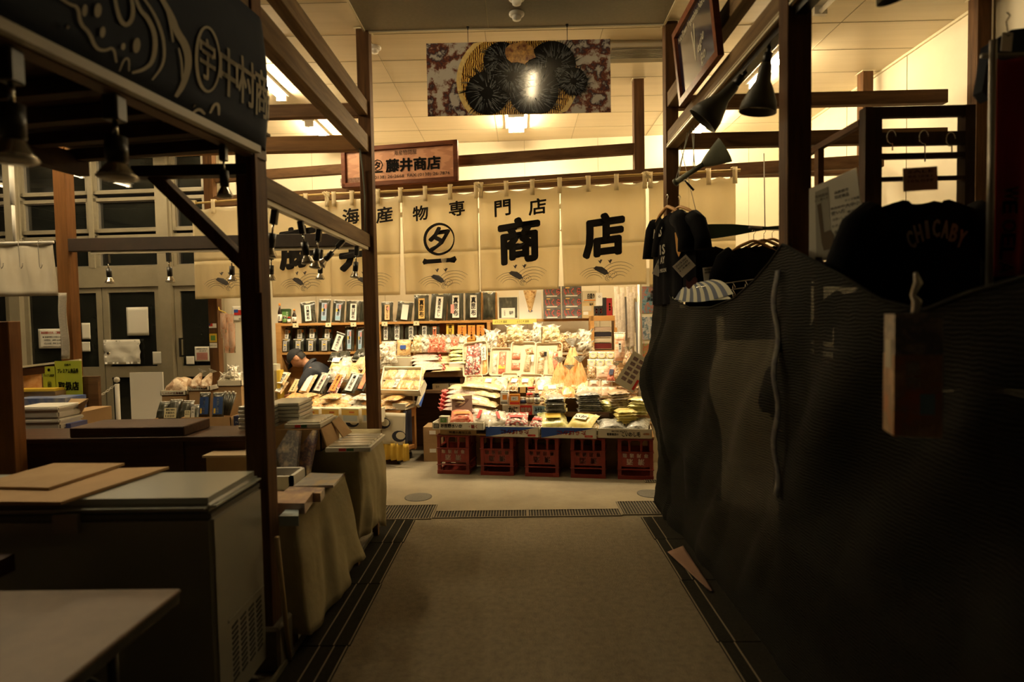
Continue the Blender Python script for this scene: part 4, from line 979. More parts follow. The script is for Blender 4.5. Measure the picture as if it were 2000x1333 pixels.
for i in range(6):
    pk('bits', 'snack', 1050 + (i % 3) * 12, 1074 + (i % 3) * 14, 762 + (i // 3) * 12, 782 + (i // 3) * 12, 0.30 + 0.03 * (1 - i // 3), T(35), 'small brown snack pack beside the black bottle, %s of six' % ORD[i], .3 * (i % 3) - .3, None, None, 3)
# --- stacks of silver-black and yellow fish packs
zb = 0.50
def bstack(key, mat, crimp, px, py_bot, d, n, label, group, w=.2, l=.19, dz=.021, yaw=0.0, sd=1):
    b_ = hit(px, py_bot, *ipl(d)); rr = random.Random(px)
    for i in range(n):
        put('st_' + key, lambda: k_pack(mat, None, None, sd=sd, crimp=crimp, tk=.03), b_ + Vector((rr.uniform(-.012, .012), rr.uniform(-.01, .01), i * dz)), w, l, (0.05 * rr.uniform(-1, 1), 0.06 * rr.uniform(-1, 1), YW + yaw + rr.uniform(-.18, .18)), label % ORD[n - 1 - i], group, tz=1.0)
YF_ = F['yellow']
boxat('drk', lambda: k_obox(.5, .3, .05, mk('dark_wood_box', (.10, .045, .02), .5)), 1082, 1190, 815, 0.22, 'dark wooden tray under the stacked silver fish packs')
bstack('sy', 'grey', YF_, 1104, 806, .26, 8, 'silver fish pack with yellow ends, %s from the top of its stack', 'stacked yellow-ended fish packs', w=.18, yaw=pi / 2 + .2)
bstack('sg', 'grey', F['grey'], 1152, 806, .26, 9, 'grey fish pack, %s from the top of the stack beside yellow ones', 'stacked grey fish packs', w=.24, yaw=.1, sd=4)
bstack('sgr', 'green', F['green'], 1180, 806, .30, 5, 'green-edged pack, %s from the top beside the grey stack', 'stacked green packs', w=.16, yaw=-.5, sd=6)
bstack('ry', 'yellow', YF_, 1226, 828, .14, 5, 'yellow pack, %s from the top of the low heap by the netting', 'yellow packs by the netting', w=.22, dz=.026, yaw=.2, sd=2)
bstack('rw', 'green', YF_, 1246, 812, .20, 6, 'pale yellow pack, %s from the top of the taller heap by the netting', 'pale yellow packs by the netting', w=.20, dz=.028, yaw=-.3, sd=5)
bstack('rb', 'fish', FILM, 1212, 796, .30, 6, 'brown fish pack, %s from the top of the stack below the price sheet', 'brown fish packs below the price sheet', w=.20, dz=.026, yaw=.2, sd=7)
bstack('rs', 'salmon', FILM, 1228, 776, .42, 4, 'pink fish pack, %s from the top behind the brown stack', 'pink fish packs behind the brown ones', w=.20, dz=.03, yaw=-.1, sd=9)
# --- middle row: flat light packs
rowm = [(905, 940, 'fish'), (935, 968, 'squid'), (962, 992, 'white'), (985, 1016, 'snack'), (1008, 1040, 'squid'), (1046, 1082, 'white'), (1074, 1106, 'fish'), (1100, 1130, 'squid'), (1126, 1156, 'pasta')]
for i, (a, b2, mt) in enumerate(rowm):
    pk('mid' + mt, mt, a, b2, 738, 764, .50, T(30), 'pale flat pack lying in the middle row, %s from the shelf end' % ORD[i], .15 * ((i * 7) % 3 - 1), PAPER if i % 2 else None, None, i, lw=.4, lh=.3)
for i, (a, b2, mt) in enumerate([(898, 930, 'squid'), (1060, 1100, 'squid'), (1092, 1124, 'orange'), (1120, 1150, 'white'), (1044, 1070, 'snack')]):
    pk('mid' + mt, mt, a, b2, 752, 778, .40, T(28), 'pale flat pack slipped in front of the middle row, %s from the shelf end' % ORD[i], .2 * ((i * 5) % 3 - 1), None, None, i)
# salmon trays and pink cards at the price sheet
for i, (a, b2) in enumerate(((1148, 1172), (1172, 1196))):
    put_px('saltray', lambda: k_tray([('salmon', 0, .5, .8, .8, .02, 0)], .14, .12, .02, extra=[(0, .5, .4, .3, PAPER, None)]), ipl(.52), a, b2, 742, 758, T(60), 'small salmon-coloured framed pack, %s beside the price sheet' % ORD[i], yaw=YW)
for i in range(4):
    pk('pinkst', 'salmon', 1146 + 14 * i, 1164 + 14 * i, 756, 776, .44, T(55), 'upright orange-pink pack, %s in the little row under the framed packs' % ORD[i], .1, None, None, 3)
pk('salm', 'salmon', 1164, 1190, 716, 741, .60, T(62), 'smoked salmon slice pack under the ring-labelled row', 0, PAPER, None, 4, lw=.2, lh=.2)
pk('greyy', 'snack', 1146, 1164, 716, 741, .60, T(62), 'speckled grey pack beside the smoked salmon slices', 0, None, None, 6)
RINGY = mk('ring_yellow', (.85, .62, .12), .5)
def k_ring():
    t = k_pack('white', None, None, w=.13, l=.16, tk=.02, sd=4, crimp=False); b = MB()
    b.prism(RINGY, disc2(20, .055), (0, .08, .027), XA, YA, ZA, .001); b.prism(mk('ring_inner', (.62, .6, .52), .5), disc2(20, .045), (0, .08, .0285), XA, YA, ZA, .001); b.text(INK, '海苔', (0, .10, .031), XA, YA, .016, .04, res=1); b.build('label', t); SIZE['x'] = (.13, .16); return t
for i in range(3):
    put_px('ring', k_ring, ipl(.78), 1150 + 17 * i, 1167 + 17 * i, 687, 704, T(70), 'white pack with yellow ring label, %s in the upper row beside the orange bags' % ORD[i], yaw=YW)
    put_px('ring', k_ring, ipl(.70), 1147 + 17 * i, 1164 + 17 * i, 702, 720, T(66), 'white pack with yellow ring label, %s in the lower row beside the orange bags' % ORD[i], yaw=YW)
# --- lower trays of the slope
low = [(906, 942, 735, 762, [('fish', -.22, .5, .35, .8, .02, .1), ('orange', .2, .5, .4, .8, .02, -.1), ('red', -.15, .82, .3, .2, .02, 0)], 'foam tray of brown dried strips, nearest the middle shelf'),
       (940, 975, 738, 762, [('grey', -.2, .6, .4, .6, .02, .1), ('squid', .22, .45, .45, .7, .02, 0)], 'foam tray of grey and tan dried pieces in the lower tray row'),
       (978, 1010, 730, 756, [('green', 0, .5, .7, .45, .02, 0)], 'foam tray with a single greenish strip in the lower tray row'),
       (1012, 1058, 733, 764, [('red', -.32, .5, .25, .6, .02, 0), ('snack', .15, .45, .6, .75, .025, .1)], 'foam tray with red block and tan snacks in the lower tray row'),
       (1058, 1080, 733, 757, [('white', 0, .5, .8, .8, .02, 0)], 'foam tray of white slices in the lower tray row')]
for i, (a, b2, y0, y1, it, lb) in enumerate(low):
    put_px('low%d' % i, lambda it=it: k_tray(it, .24, .24, .03), ipl(.66), a, b2, y0, y1, T(52), lb, yaw=YW, roll=.02 * (i - 2))
# --- upper big trays leaning back
up = [(905, 957, 668, 737, [('bean', -.26, .48, .3, .9, .03, -.12), ('bean', .05, .52, .34, .95, .03, -.10), ('orange', .36, .3, .2, .5, .02, -.1)], [(.34, .62, .18, .4, PAPER, 'ようかん')], 'large foam tray with two speckled bean-like sausages of dried roe'),
      (955, 998, 680, 736, [('red', .08, .48, .34, .8, .03, 0), ('white', -.28, .45, .22, .7, .02, 0)], [(.08, .3, .3, .12, YEL, None)], 'foam tray with a red patterned strip and yellow badge'),
      (995, 1046, 668, 737, [('red', -.28, .6, .34, .2, .02, 0), ('red', -.28, .3, .34, .2, .02, 0), ('fish', .2, .4, .26, .5, .025, -.12), ('snack', .24, .72, .3, .2, .02, .3)], [(.38, .5, .1, .2, PAPER, None)], 'foam tray with two round red patches and brown sticks'),
      (1042, 1098, 669, 742, [('fish', -.26, .35, .24, .5, .025, -.05), ('pasta', .1, .45, .26, .75, .02, .05), ('red', .22, .5, .24, .5, .02, 0), ('snack', -.2, .7, .22, .14, .02, .4)], [(-.1, .66, .10, .12, INK, None)], 'foam tray with small red seal and cream sticks beside the orange bags')]
for i, (a, b2, y0, y1, it, ex, lb) in enumerate(up):
    put_px('up%d' % i, lambda it=it, ex=ex: k_tray(it, .28, .42, .035, extra=ex), ipl(.80), a, b2, y0, y1, T(66), lb, yaw=YW, roll=(-.12 if i == 0 else 0))
# orange gathered bags
for i, (a, b2, y0, y1, d) in enumerate(((1094, 1140, 664, 762, .72), (1075, 1112, 700, 764, .62), (1118, 1150, 698, 770, .60), (1100, 1128, 715, 768, .56))):
    put_px('obag', lambda: k_bag('orange'), ipl(d), a, b2, y0, y1, T(72), 'gathered clear bag of orange dried squid, %s' % ('tallest with silver top', 'low one beside the cream tray', 'one touching the ring-label packs', 'smallest in front')[i], yaw=YW + .1 * (i - 1))
# top heap behind the trays
toph = [(948, 972, 650, 690, 'white', 0), (972, 990, 655, 685, 'snack', .2), (988, 1022, 640, 672, 'pasta', -.2), (1018, 1040, 648, 672, 'fish', .3), (1040, 1056, 636, 670, 'white', -.3), (1060, 1092, 640, 672, 'pasta', .1), (1088, 1112, 655, 690, 'snack', .2), (1128, 1154, 650, 690, 'white', -.3), (1110, 1134, 655, 680, 'fish', .2), (930, 950, 660, 690, 'white', .2), (1138, 1160, 670, 700, 'fish', .4)]
for i, (a, b2, y0, y1, mt, yw) in enumerate(toph):
    put_px('top' + mt + str(i % 3), lambda mt=mt, i=i: k_crinkle(mt, sd=i + 1), ipl(.98), a - 2, b2 + 3, y0, y1, T(75), 'clear crinkled bag of dried food in the top heap, %s counted towards the clothes stall' % ORD[i], yaw=YW + yw, group=None)
for i, (px, py) in enumerate(((937, 672), (949, 668))):      # paper handles of gift bags
    pass
# blue-labelled pouch
put_px('bluep', lambda: k_pouch('fish', LBLUE, None, w=.24, l=.14, lw=.8, tag_=False), ipl(1.0), 1028, 1052, 652, 672, T(70), 'pouch with pale blue label peeking between the top bags', yaw=YW)
# price sheet and its string
t = thing('price_sheet', 'white tilted sheet with ten small food photos hung beside the netting', 'price sheet', hit(1236, 728, *ipl(.20)))
PSM = mk('price_sheet_card', (0.66, 0.60, 0.44), 0.6); b = MB(t); O = hit(1237, 727, *ipl(.20)); tl = hit(1244, 687, *ipl(.20)); tr = hit(1264, 697, *ipl(.20)); bl = hit(1207, 745, *ipl(.20)); br = hit(1247, 770, *ipl(.20))
ex = (br - bl + tr - tl); ex.normalize(); ey = (tl - bl); ey = (ey - ex * ey.dot(ex)).normalized()
W_, H_ = 0.205, 0.36
nn = ex.cross(ey); nn = nn if nn.y < 0 else -nn
b.prism(PSM, [(-W_ / 2, -H_ / 2), (W_ / 2, -H_ / 2), (W_ / 2, H_ / 2), (-W_ / 2, H_ / 2)], O, ex, ey, nn, .002)
for r_ in range(5):
    for c_ in range(2):
        b.prism(mk('food_photo', (0.10, 0.05, 0.035), .5, c2=((0.3, 0.2, 0.18), (0.06, 0.03, 0.03)), scale=80), [(-.024, -.018), (.024, -.018), (.024, .018), (-.024, .018)], O + ex * (-.045 + .065 * c_) + ey * (.12 - .055 * r_) + nn * .002, ex, ey, nn, .001)
b.prism(RED, [(-.012, -.055), (.012, -.055), (.012, .055), (-.012, .055)], O + ex * .082 + ey * -.10 + nn * .002, ex, ey, nn, .001)
b.build('sheet', t)
b = MB(t); b.tube(mk('pink_string', (.7, .25, .22), .6), [O + ey * (H_ / 2 - .01), O + ey * (H_ / 2) + Vector((.01, 0, .12)), O + Vector((.02, .02, 1.05))], .002, 5); b.build('string', t)
# ================================================================== back shelves
def bpl(c): return ((0.055, 1, 0), c)
BYAW = math.atan2(-0.055, 1)
BM = Matrix((_wd, -_wn, ZA)).transposed()
def bx(px, py=620, c=7.0): return hit(px, py, *bpl(c)).x
def bzz(px, py, c=7.0): return hit(px, py, *bpl(c)).z
def bbox(mb, mat, x0, x1, c0, c1, z0, z1):
    xc = (x0 + x1) / 2; mb.box(mat, (xc, (c0 + c1) / 2 - 0.055 * xc, (z0 + z1) / 2), (abs(x1 - x0), c1 - c0, z1 - z0), BM)
SHW = grain('shelf_wood', (0.50, 0.27, 0.09), (0.40, 0.20, 0.06), 0, 0.5)
t = thing('wall_shelf', 'long orange-brown wooden wall shelf holding the kelp packs behind the counter', 'shelf', (-1.2, 7.2, 1.0))
zu = 1.535; zlw = bzz(620, 688)
def brd(name, *a): b = MB(t); bbox(b, SHW, *a); b.build(name, t, bevel=0.002)
brd('shelf_board', bx(546), bx(1152), 6.97, 7.22, zu - 0.03, zu)
brd('shelf_board', bx(546), bx(742), 6.97, 7.22, zlw - 0.03, zlw + 0.0)
brd('shelf_board', bx(742), bx(958), 6.97, 7.22, zlw + 0.09, zlw + 0.11)
brd('upright', bx(541), bx(551), 6.96, 7.22, 0.6, 1.545)
brd('upright', bx(952), bx(959), 6.96, 7.22, 0.6, 1.505)
brd('upright', bx(738), bx(744), 6.97, 7.22, 0.6, 1.505)
brd('back_panel', bx(546), bx(958), 7.20, 7.22, 0.3, 1.505)
for px0, px1, nm in ((868, 872, ''), (938, 942, ''), (965, 970, '')): brd('divider', bx(px0), bx(px1), 7.06, 7.2, zu, zu + 0.34)
# shelf edge price tags
TAGM = mk('price_tag_cream', (0.72, 0.66, 0.42), 0.6)
for i, px in enumerate((577, 641, 690, 751, 813)):
    b = MB(); x = bx(px, 622, 6.96); bbox(b, TAGM, x - .035, x + .035, 6.955, 6.962, zu - .05, zu + .003); b.text(INK, '¥', (x, 6.953 - .055 * x, zu - .024), XA, ZA, .022, res=1)
    tag(b.build('price_tag'), 'small cream price tag on the upper shelf edge, %s from the wall end' % ORD[i], 'price tag')
for i, (a, b2) in enumerate(((962, 1006), (1006, 1048))):
    b = MB(); x0, x1 = bx(a, 622, 6.95), bx(b2, 622, 6.95); bbox(b, mk('welcome_label', (.75, .66, .16), .6), x0, x1, 6.948, 6.955, zu - .055, zu + .005); b.text(INK, 'ようこそ 函館朝市へ', ((x0 + x1) / 2, 6.946 - .055 * (x0 + x1) / 2, zu - .024), XA, ZA, .03, (x1 - x0) * .84, bold=.01, res=1)
    tag(b.build('welcome_label'), 'yellow welcome label on the shelf edge, %s' % ('nearer the kelp packs', 'nearer the stacked roe boxes')[i], 'label')
def bk(key, maker, px0, px1, py0, py1, label, c=7.02, roll=0.0, zb_=None, tau=1.45, tz=None):
    b_ = hit((px0 + px1) / 2, py1, *bpl(c)); w = (px1 - px0) / FPX * b_.y; h = (py1 - py0) / FPX * b_.y
    base = Vector((b_.x, b_.y, zb_ if zb_ is not None else b_.z))
    return put(key, maker, base, w, h, (tau, roll, BYAW), label, None, tz=tz)
zU = zu + 0.002
up = [(588, 619, 578, 619, 'wh', '日高昆布', -.10, 'white label'), (620, 645, 574, 619, 'bl', '日高昆布', .03, 'blue-grey label'), (647, 672, 576, 619, 'bl', '日高昆布', .06, 'blue-grey label'), (674, 705, 578, 620, 'wh2', '羅臼昆布', .03, 'long white label'),
      (703, 722, 578, 619, 'nn', None, 0, 'no label'), (744, 768, 580, 618, 'pk', '函館さんま', 0, 'peach label'), (772, 804, 580, 618, 'bw', None, .12, 'blank glossy white label'),
      (808, 838, 566, 617, 'gd', '真昆布', 0, 'gold label'), (838, 872, 562, 616, 'wh', '真昆布だし', .08, 'white brush-lettered label'), (873, 906, 560, 616, 'pw', '真昆布', 0, 'white label with pink card'), (908, 940, 560, 616, 'wh', '真昆布', 0, 'white label'), (943, 968, 562, 616, 'nn', None, 0, 'streaky film and no label')]
LM = dict(wh=PAPER, bl=mk('blue_grey_label', (0.42, 0.50, 0.62), .5), wh2=PAPER, nn=None, pk=mk('peach_label', (.78, .5, .25), .5), bw=WHITE, gd=GOLD, pw=PAPER, rd=mk('crimson_label', (.55, .1, .06), .5, c2=(.7, .3, .1), scale=20), yl=YEL, og=ORANGE)
SPT = dict(bl=[(.28, .3, .4, .25, PINK), (-.3, .1, .3, .18, YEL), (0, -.35, .9, .2, LBLUE)], pk=[(.2, .25, .4, .2, PINK)], pw=[(-.5, -.1, .5, .4, PINK)], rd=[(0, .35, .8, .08, PAPER)])
for i, (a, b2, y0, y1, k, tx, rl, ds) in enumerate(up):
    bk('kp' + k + str(tx), lambda k=k, tx=tx: k_pouch('kombu', LM[k], tx, sd=i, spots=SPT.get(k), tag_=(TAGM if i % 2 == 0 else False), lh=.78), a, b2, y0, y1, 'kelp pouch with %s, %s along the upper shelf' % (ds, ORD[i]), roll=rl, zb_=zU)
lowr = [(744, 762, 633, 664, 'wh', '根昆布'), (764, 786, 632, 666, 'wh', '根昆布'), (792, 812, 634, 664, 'wh', '根昆布'), (818, 838, 632, 662, 'wh', '根昆布'), (840, 856, 634, 662, 'rd', '函館さんま')]
for i, (a, b2, y0, y1, k, tx) in enumerate(lowr):
    bk('kl' + k, lambda k=k, tx=tx: k_pouch('kombu', LM[k], tx, sd=i + 3, spots=SPT.get(k), lw=.34, tag_=False), a - 2, b2 + 3, y0 - 6, y1, 'narrow %s-labelled kelp pouch under the upper shelf, %s beyond the aisle post' % ('crimson' if k == 'rd' else 'white', ORD[i]), zb_=zlw + .112)
bk('klyl', lambda: k_pouch('kombu', YEL, '羅臼昆布', w=.12, l=.3, lw=.95, lh=.9, tag_=TAGM), 871, 887, 633, 669, 'tall narrow pouch with bright yellow label beside the orange packs', zb_=zlw + .112)
for i, (a, b2) in enumerate(((893, 911), (913, 928), (930, 946))):
    bk('klog', lambda: k_pouch('kombu', ORANGE, 'さんま醤油', w=.13, l=.24, lw=.96, lh=.92, tag_=False, spots=[(0, .42, .8, .06, YEL)]), a, b2, 633, 666, 'orange-labelled pouch under the upper shelf, %s of three' % ORD[i], zb_=zlw + .112)
# lower left shelf: two rows of small packs
zL = zlw + 0.002
l1 = [(549, 569, 632, 657, 'wh', .12), (575, 597, 632, 657, 'wh', .0), (599, 621, 632, 658, 'wh', 0), (628, 650, 630, 655, 'wh', .05)]
for i, (a, b2, y0, y1, k, rl) in enumerate(l1):
    bk('sm', lambda: k_pouch('kombu', PAPER, 'とろろ', w=.14, l=.18, lw=.45, lh=.7, spots=[(.55, .3, .35, .3, ORANGE)]), a, b2, y0, y1, 'small kelp pouch, back row of the lower shelf, %s from the wall end' % ORD[i], c=7.10, roll=rl, zb_=zlw + .15)
RISER = MB(); bbox(RISER, BLACK, bx(549), bx(652), 7.07, 7.19, zlw, zlw + .148); tag(RISER.build('riser_block'), 'black riser block on the lower shelf under the small kelp pouches', 'riser')
for i, (a, b2) in enumerate(((549, 566), (572, 594), (597, 618), (622, 646))):
    bk('sm2', lambda: k_pouch('kombu', mk('grey_label', (.42, .4, .38), .6), 'こんぶ', w=.14, l=.15, lw=.45, lh=.8, spots=[(.0, .1, .5, .12, YEL)]), a, b2, 656, 681, 'small grey-labelled kelp pouch, front row of the lower shelf, %s from the wall end' % ORD[i], c=7.0, zb_=zL)
bk('tl1', lambda: k_pouch('kombu', PAPER, '焼昆布だし', w=.12, l=.22, lw=.7, lh=.9, tag_=False), 644, 664, 640, 676, 'tilted white-labelled pouch leaning across the lower shelf', roll=.35, zb_=zL + .01)
bk('tl2', lambda: k_pouch('kombu', mk('grey_label', (.42, .4, .38), .6), 'だし昆布', w=.1, l=.2, lw=.6, lh=.9, tag_=False), 659, 672, 640, 674, 'slim grey pouch beside the tilted white-labelled one', roll=-.05, zb_=zL)
bk('kpbl日高昆布', None, 673, 692, 635, 683, 'kelp pouch with blue-grey label on the lower shelf, nearer the tilted pouch', zb_=zL)
bk('kpbl日高昆布', None, 695, 712, 635, 681, 'kelp pouch with blue-grey label on the lower shelf, beside the aisle post', zb_=zL)
# bottles and things at the wall end of the upper shelf
def k_bottle(w, h, body, capm, lm, txt=None):
    t = thing('sauce_bottle', 'x', 'bottle'); r = w / 2
    b = MB(); b.lathe(body, [(r * .9, 0), (r, .01), (r, h * .55), (r * .45, h * .75), (r * .38, h * .9)], n=14); b.build('bottle_body', t)
    b = MB(); b.lathe(capm, [(r * .45, h * .88), (r * .45, h), (0, h)], n=12); b.build('cap', t)
    b = MB(); b.lathe(lm, [(r * 1.02, h * .12), (r * 1.02, h * .45)], n=14)
    if txt: b.text(INK, txt, (0, -r * 1.05, h * .28), XA, ZA, h * .09, vertical=True, bold=.02, res=1)
    b.build('label', t); SIZE['x'] = (w, h); return t
def bj(key, maker, px0, px1, py0, py1, label, c=7.02, zb_=None):
    b_ = hit((px0 + px1) / 2, py1, *bpl(c)); w = (px1 - px0) / FPX * b_.y; h = (py1 - py0) / FPX * b_.y
    if key not in KINDS: o = maker(); KINDS[key] = (o, SIZE['x'], [False])
    o, (w0, h0), us = KINDS[key]; c_ = o if not us[0] else dup(o, b_); us[0] = True
    c_.location = (b_.x, b_.y, zb_ if zb_ is not None else b_.z); c_.scale = (w / w0, w / w0, h / h0); c_['label'] = label; return c_
bj('bt1', lambda: k_bottle(.06, .2, DKB, ORANGE, PAPER, '醤油'), 543, 551, 582, 622, 'soy sauce bottle with orange neck at the wall end of the upper shelf', zb_=zU)
bj('bt1', None, 571, 579, 592, 620, 'soy sauce bottle with orange neck next to the first kelp pouch', zb_=zU)
bj('jr9', lambda: k_jar(.09, .10, DKB, CHROME, mk('green_label', (.15, .3, .08), .5), 'わさび'), 552, 560, 606, 621, 'round dark jar with silver lid at the wall end of the upper shelf', zb_=zU)
bj('jr8', lambda: k_jar(.06, .08, DKB, RED, PAPER, None), 561, 568, 608, 621, 'tiny dark jar with red lid on the upper shelf', zb_=zU)
bk('wsb', lambda: k_carton(.14, .2, .05, mk('dark_green_print', (.03, .07, .02), .4), [(GREEN, 0, .5, .7, .6), ('わさび漬', PAPER, .2, .5, .14, .2, True)], name='food_box', cat='box'), 550, 568, 578, 606, 'dark green wasabi box standing behind the jars on the upper shelf', c=7.12, zb_=zU)
# framed kelp gift, ribboned tray, roe boxes
def k_gift():
    t = thing('gift_box', 'x', 'box'); b = MB(); b.box(CRW, (0, .14, .02), (.26, .28, .04)); b.box(F['kombu'], (0, .14, .041), (.23, .25, .004)); b.build('box_body', t)
    b = MB(); b.box(PAPER, (.0, .075, .045), (.17, .12, .003)); b.text(INK, '味吟', (.04, .075, .048), XA, YA, .05, .05, vertical=False, bold=.02, res=1); b.text(INK, '北海道', (-.045, .075, .048), XA, YA, .02, vertical=True, res=1); b.build('label', t)
    SIZE['x'] = (.26, .28); return t
bk('gift', k_gift, 973, 1013, 570, 615, 'white-framed gift box of dark kelp with cream card on the upper shelf', zb_=zU)
def k_rib():
    t = thing('gift_tray', 'x', 'tray'); b = MB(); b.box(WHITE, (0, .18, .015), (.28, .36, .03)); b.build('tray_body', t)
    b = MB(); b.X = Matrix.Translation((0, .36, .03)) @ Matrix.Rotation(pi, 4, 'Z'); 
    b.grid(F['squid'], 12, 8, lambda u, v: ((u - .5) * .17 * (1 - v * .8), v * .27, .03 * sin(pi * u) * (1 - v * .5))); b.build('dried_scallops', t)
    b = MB(); b.box(BLUE, (0, .10, .03), (.05, .012, .02)); b.build('ribbon', t); SIZE['x'] = (.28, .36); return t
bk('rib', k_rib, 1014, 1058, 560, 616, 'white gift tray of golden dried scallops tied with a blue band', zb_=zU)
DKW = mk('black_grey_box', (0.06, 0.055, 0.055), .4, c2=(.28, .27, .26), scale=6, stretch=(1, 1, 9)); IKR = mk('salmon_red_print', (.72, .13, .10), .5)
def k_roe(): return k_carton(.25, .13, .10, DKW, [('いくら', IKR, .05, .5, .62, .85, False), (GOLD, -.2, .85, .2, .12), (PAPER, .0, .12, .6, .10), (PAPER, -.495, .5, .012, .98)], name='roe_box', cat='box')
for col, (a, b2) in enumerate(((1061, 1095), (1097, 1135))):
    for r_ in range(3):
        bk('roe', k_roe, a, b2, 572, 593, 'black roe box with salmon-red lettering, %s from the shelf in the %s column' % (ORD[r_], ('kelp-side', 'outer')[col]), zb_=zU + .128 * r_, tau=pi / 2)
bk('wbx', lambda: k_carton(.16, .12, .1, CRB, [('白造り', INK, .1, .5, .5, .5, False), (ORANGE, 0, .1, .8, .1)], name='food_box', cat='box'), 1137, 1164, 560, 580, 'cream box with black letters and orange line, upper of the two beside the roe boxes', zb_=zU + .2, tau=pi / 2)
bk('wbx2', lambda: k_carton(.16, .18, .1, mk('tan_box', (.6, .45, .22), .5), [(CRB, -.1, .6, .7, .3), (PAPER, -.2, .3, .4, .2), ('塩辛', INK, .25, .85, .14, .3, False)], name='food_box', cat='box'), 1136, 1160, 582, 613, 'tan box with cream window under the cream box beside the roe boxes', zb_=zU, tau=pi / 2)
# box shelf cube beside the roe boxes
t = thing('cube_shelf', 'small open brown cube shelf stuffed with dark boxes', 'shelf', (bx(1180), 6.8, 0.9))
x0, x1 = bx(1154, 640, 6.7), bx(1206, 640, 6.7); zt = bzz(1180, 617, 6.7); zb2 = bzz(1180, 690, 6.7)
for (a, b2, c, d_) in ((x0, x0 + .045, zb2, zt), (x1 - .03, x1, zb2, zt), (x0, x1, zt - .06, zt), (x0, x1, zb2, zb2 + .03)):
    b = MB(t); bbox(b, SHW, a, b2, 6.68, 7.0, c, d_); b.build('board', t, bevel=.002)
for i, (za, zb3, mt) in enumerate(((.05, .11, 'maroon_box'), (.13, .17, 'cream_box'), (.19, .24, 'black_gift_box'), (.26, .30, 'cream_box2'))):
    cc = {'maroon_box': (.12, .01, .01), 'cream_box': (.5, .45, .33), 'black_gift_box': (.02, .015, .02), 'cream_box2': (.4, .3, .22)}[mt]
    b = MB(); bbox(b, mk(mt, cc, .5), x0 + .05, x1 - .06, 6.72, 6.95, zb2 + za, zb2 + zb3); tag(b.build('gift_box'), '%s flat gift box inside the cube shelf, %s from its floor' % (mt.split('_')[0], ORD[i]), 'box')
for i, (a, b2, y0, mt, txt) in enumerate(((1160, 1168, 598, 'black', '◆◆'), (1169, 1176, 598, 'black', '◆◆'), (1165, 1177, 572, 'white', '心'), (1177, 1184, 582, 'black', None), (1184, 1195, 583, 'red', '◆◆◆'), (1196, 1203, 600, 'cream', None))):
    mm = {'black': BLACK, 'red': mk('deep_red_box', (.28, .01, .01), .4), 'white': PAPER, 'cream': CRB}[mt]
    xx0, xx1 = bx(a, 610, 6.75), bx(b2, 610, 6.75); z1 = bzz(1180, y0, 6.75)
    if i == 2: b = MB(); bbox(b, mm, xx0, xx1, 6.75, 6.8, bzz(1180, 597, 6.75), z1)
    else: b = MB(); bbox(b, mm, xx0, xx1, 6.70, 6.8, zt + .001, z1)
    if txt: b.text(IKR if mt == 'black' else (INK if mt == 'white' else GOLD), txt, ((xx0 + xx1) / 2, (6.745 if i == 2 else 6.695) - .055 * xx0, (zt + z1) / 2 + (.09 if i == 2 else 0)), XA, ZA, .028, vertical=True, bold=.02, res=1)
    tag(b.build('slim_box'), 'slim upright %s box on the cube shelf, %s towards the posters' % (mt, ORD[i]), 'box')
# long stick packs hanging, poster column
STK = mk('pale_stick_pack', (.62, .54, .42), .4, c2=(.45, .36, .28), scale=30, coat=.6)
sl = [(1203, 560, 640), (1209, 575, 655), (1215, 562, 650), (1221, 580, 665), (1227, 560, 660), (1233, 572, 676), (1239, 560, 650), (1244, 590, 690), (1214, 625, 690), (1224, 635, 700), (1233, 650, 700)]
for i, (px, y0, y1) in enumerate(sl):
    d = .8 - .03 * (i % 3); p0 = hit(px, y0, *ipl(d)); p1 = hit(px + 3, y1, *ipl(d)); b = MB()
    b.grid(STK if i % 4 != 3 else mk('grey_stick', (.3, .3, .3), .4), 4, 8, lambda u, v: p0 + (p1 - p0) * v + iu * (u - .5) * .045 - iv * .012 * sin(pi * u)); b.grid(STK, 4, 8, lambda u, v: p0 + (p1 - p0) * v - iu * (u - .5) * .045 + iv * .004)
    tag(b.build('hanging_stick_pack'), 'long pale stick pack hanging between the cube shelf and the posters, %s of eleven' % ORD[i], 'pack')
put_px('orpk', lambda: k_pack('salmon', PAPER, '数の子', w=.12, l=.32, tk=.05, crimp=FILM, vertical=True, lw=.25, lh=.4), ipl(.62), 1200, 1222, 652, 706, T(80), 'tall orange and white pouch standing in front of the stick packs', yaw=YW)
put_px('bagz', lambda: k_bag('snack', w=.2, l=.26, sd=9), ipl(.55), 1216, 1240, 680, 718, T(72), 'grey-green crinkled bag at the top of the price sheet', yaw=YW)
put_px('bagz', None, ipl(.45), 1198, 1218, 712, 744, T(66), 'grey-green crinkled bag under the orange and white pouch', yaw=YW + .5)
put_px('redz', lambda: k_pack('red', NAVY, None, sd=5), ipl(.5), 1184, 1202, 714, 745, T(60), 'red and navy pack between the salmon slices and the price sheet', yaw=YW - .4)
t = thing('poster_board', 'tall narrow board with food posters behind the netting', 'board', at(1262, 700, 6.05))
q0 = at(1248, 560, 6.05); q1 = at(1300, 845, 6.05)
b = MB(t); b.bb(PSM, q0.x, q0.x + .38, 6.05, 6.07, 0.0, 2.05); b.build('board_body', t)
b = MB(t); b.tube(WHITE, [(q0.x - .005, 6.04, 0.0), (q0.x - .005, 6.04, 2.1)], .012, 8); b.build('white_pole', t)
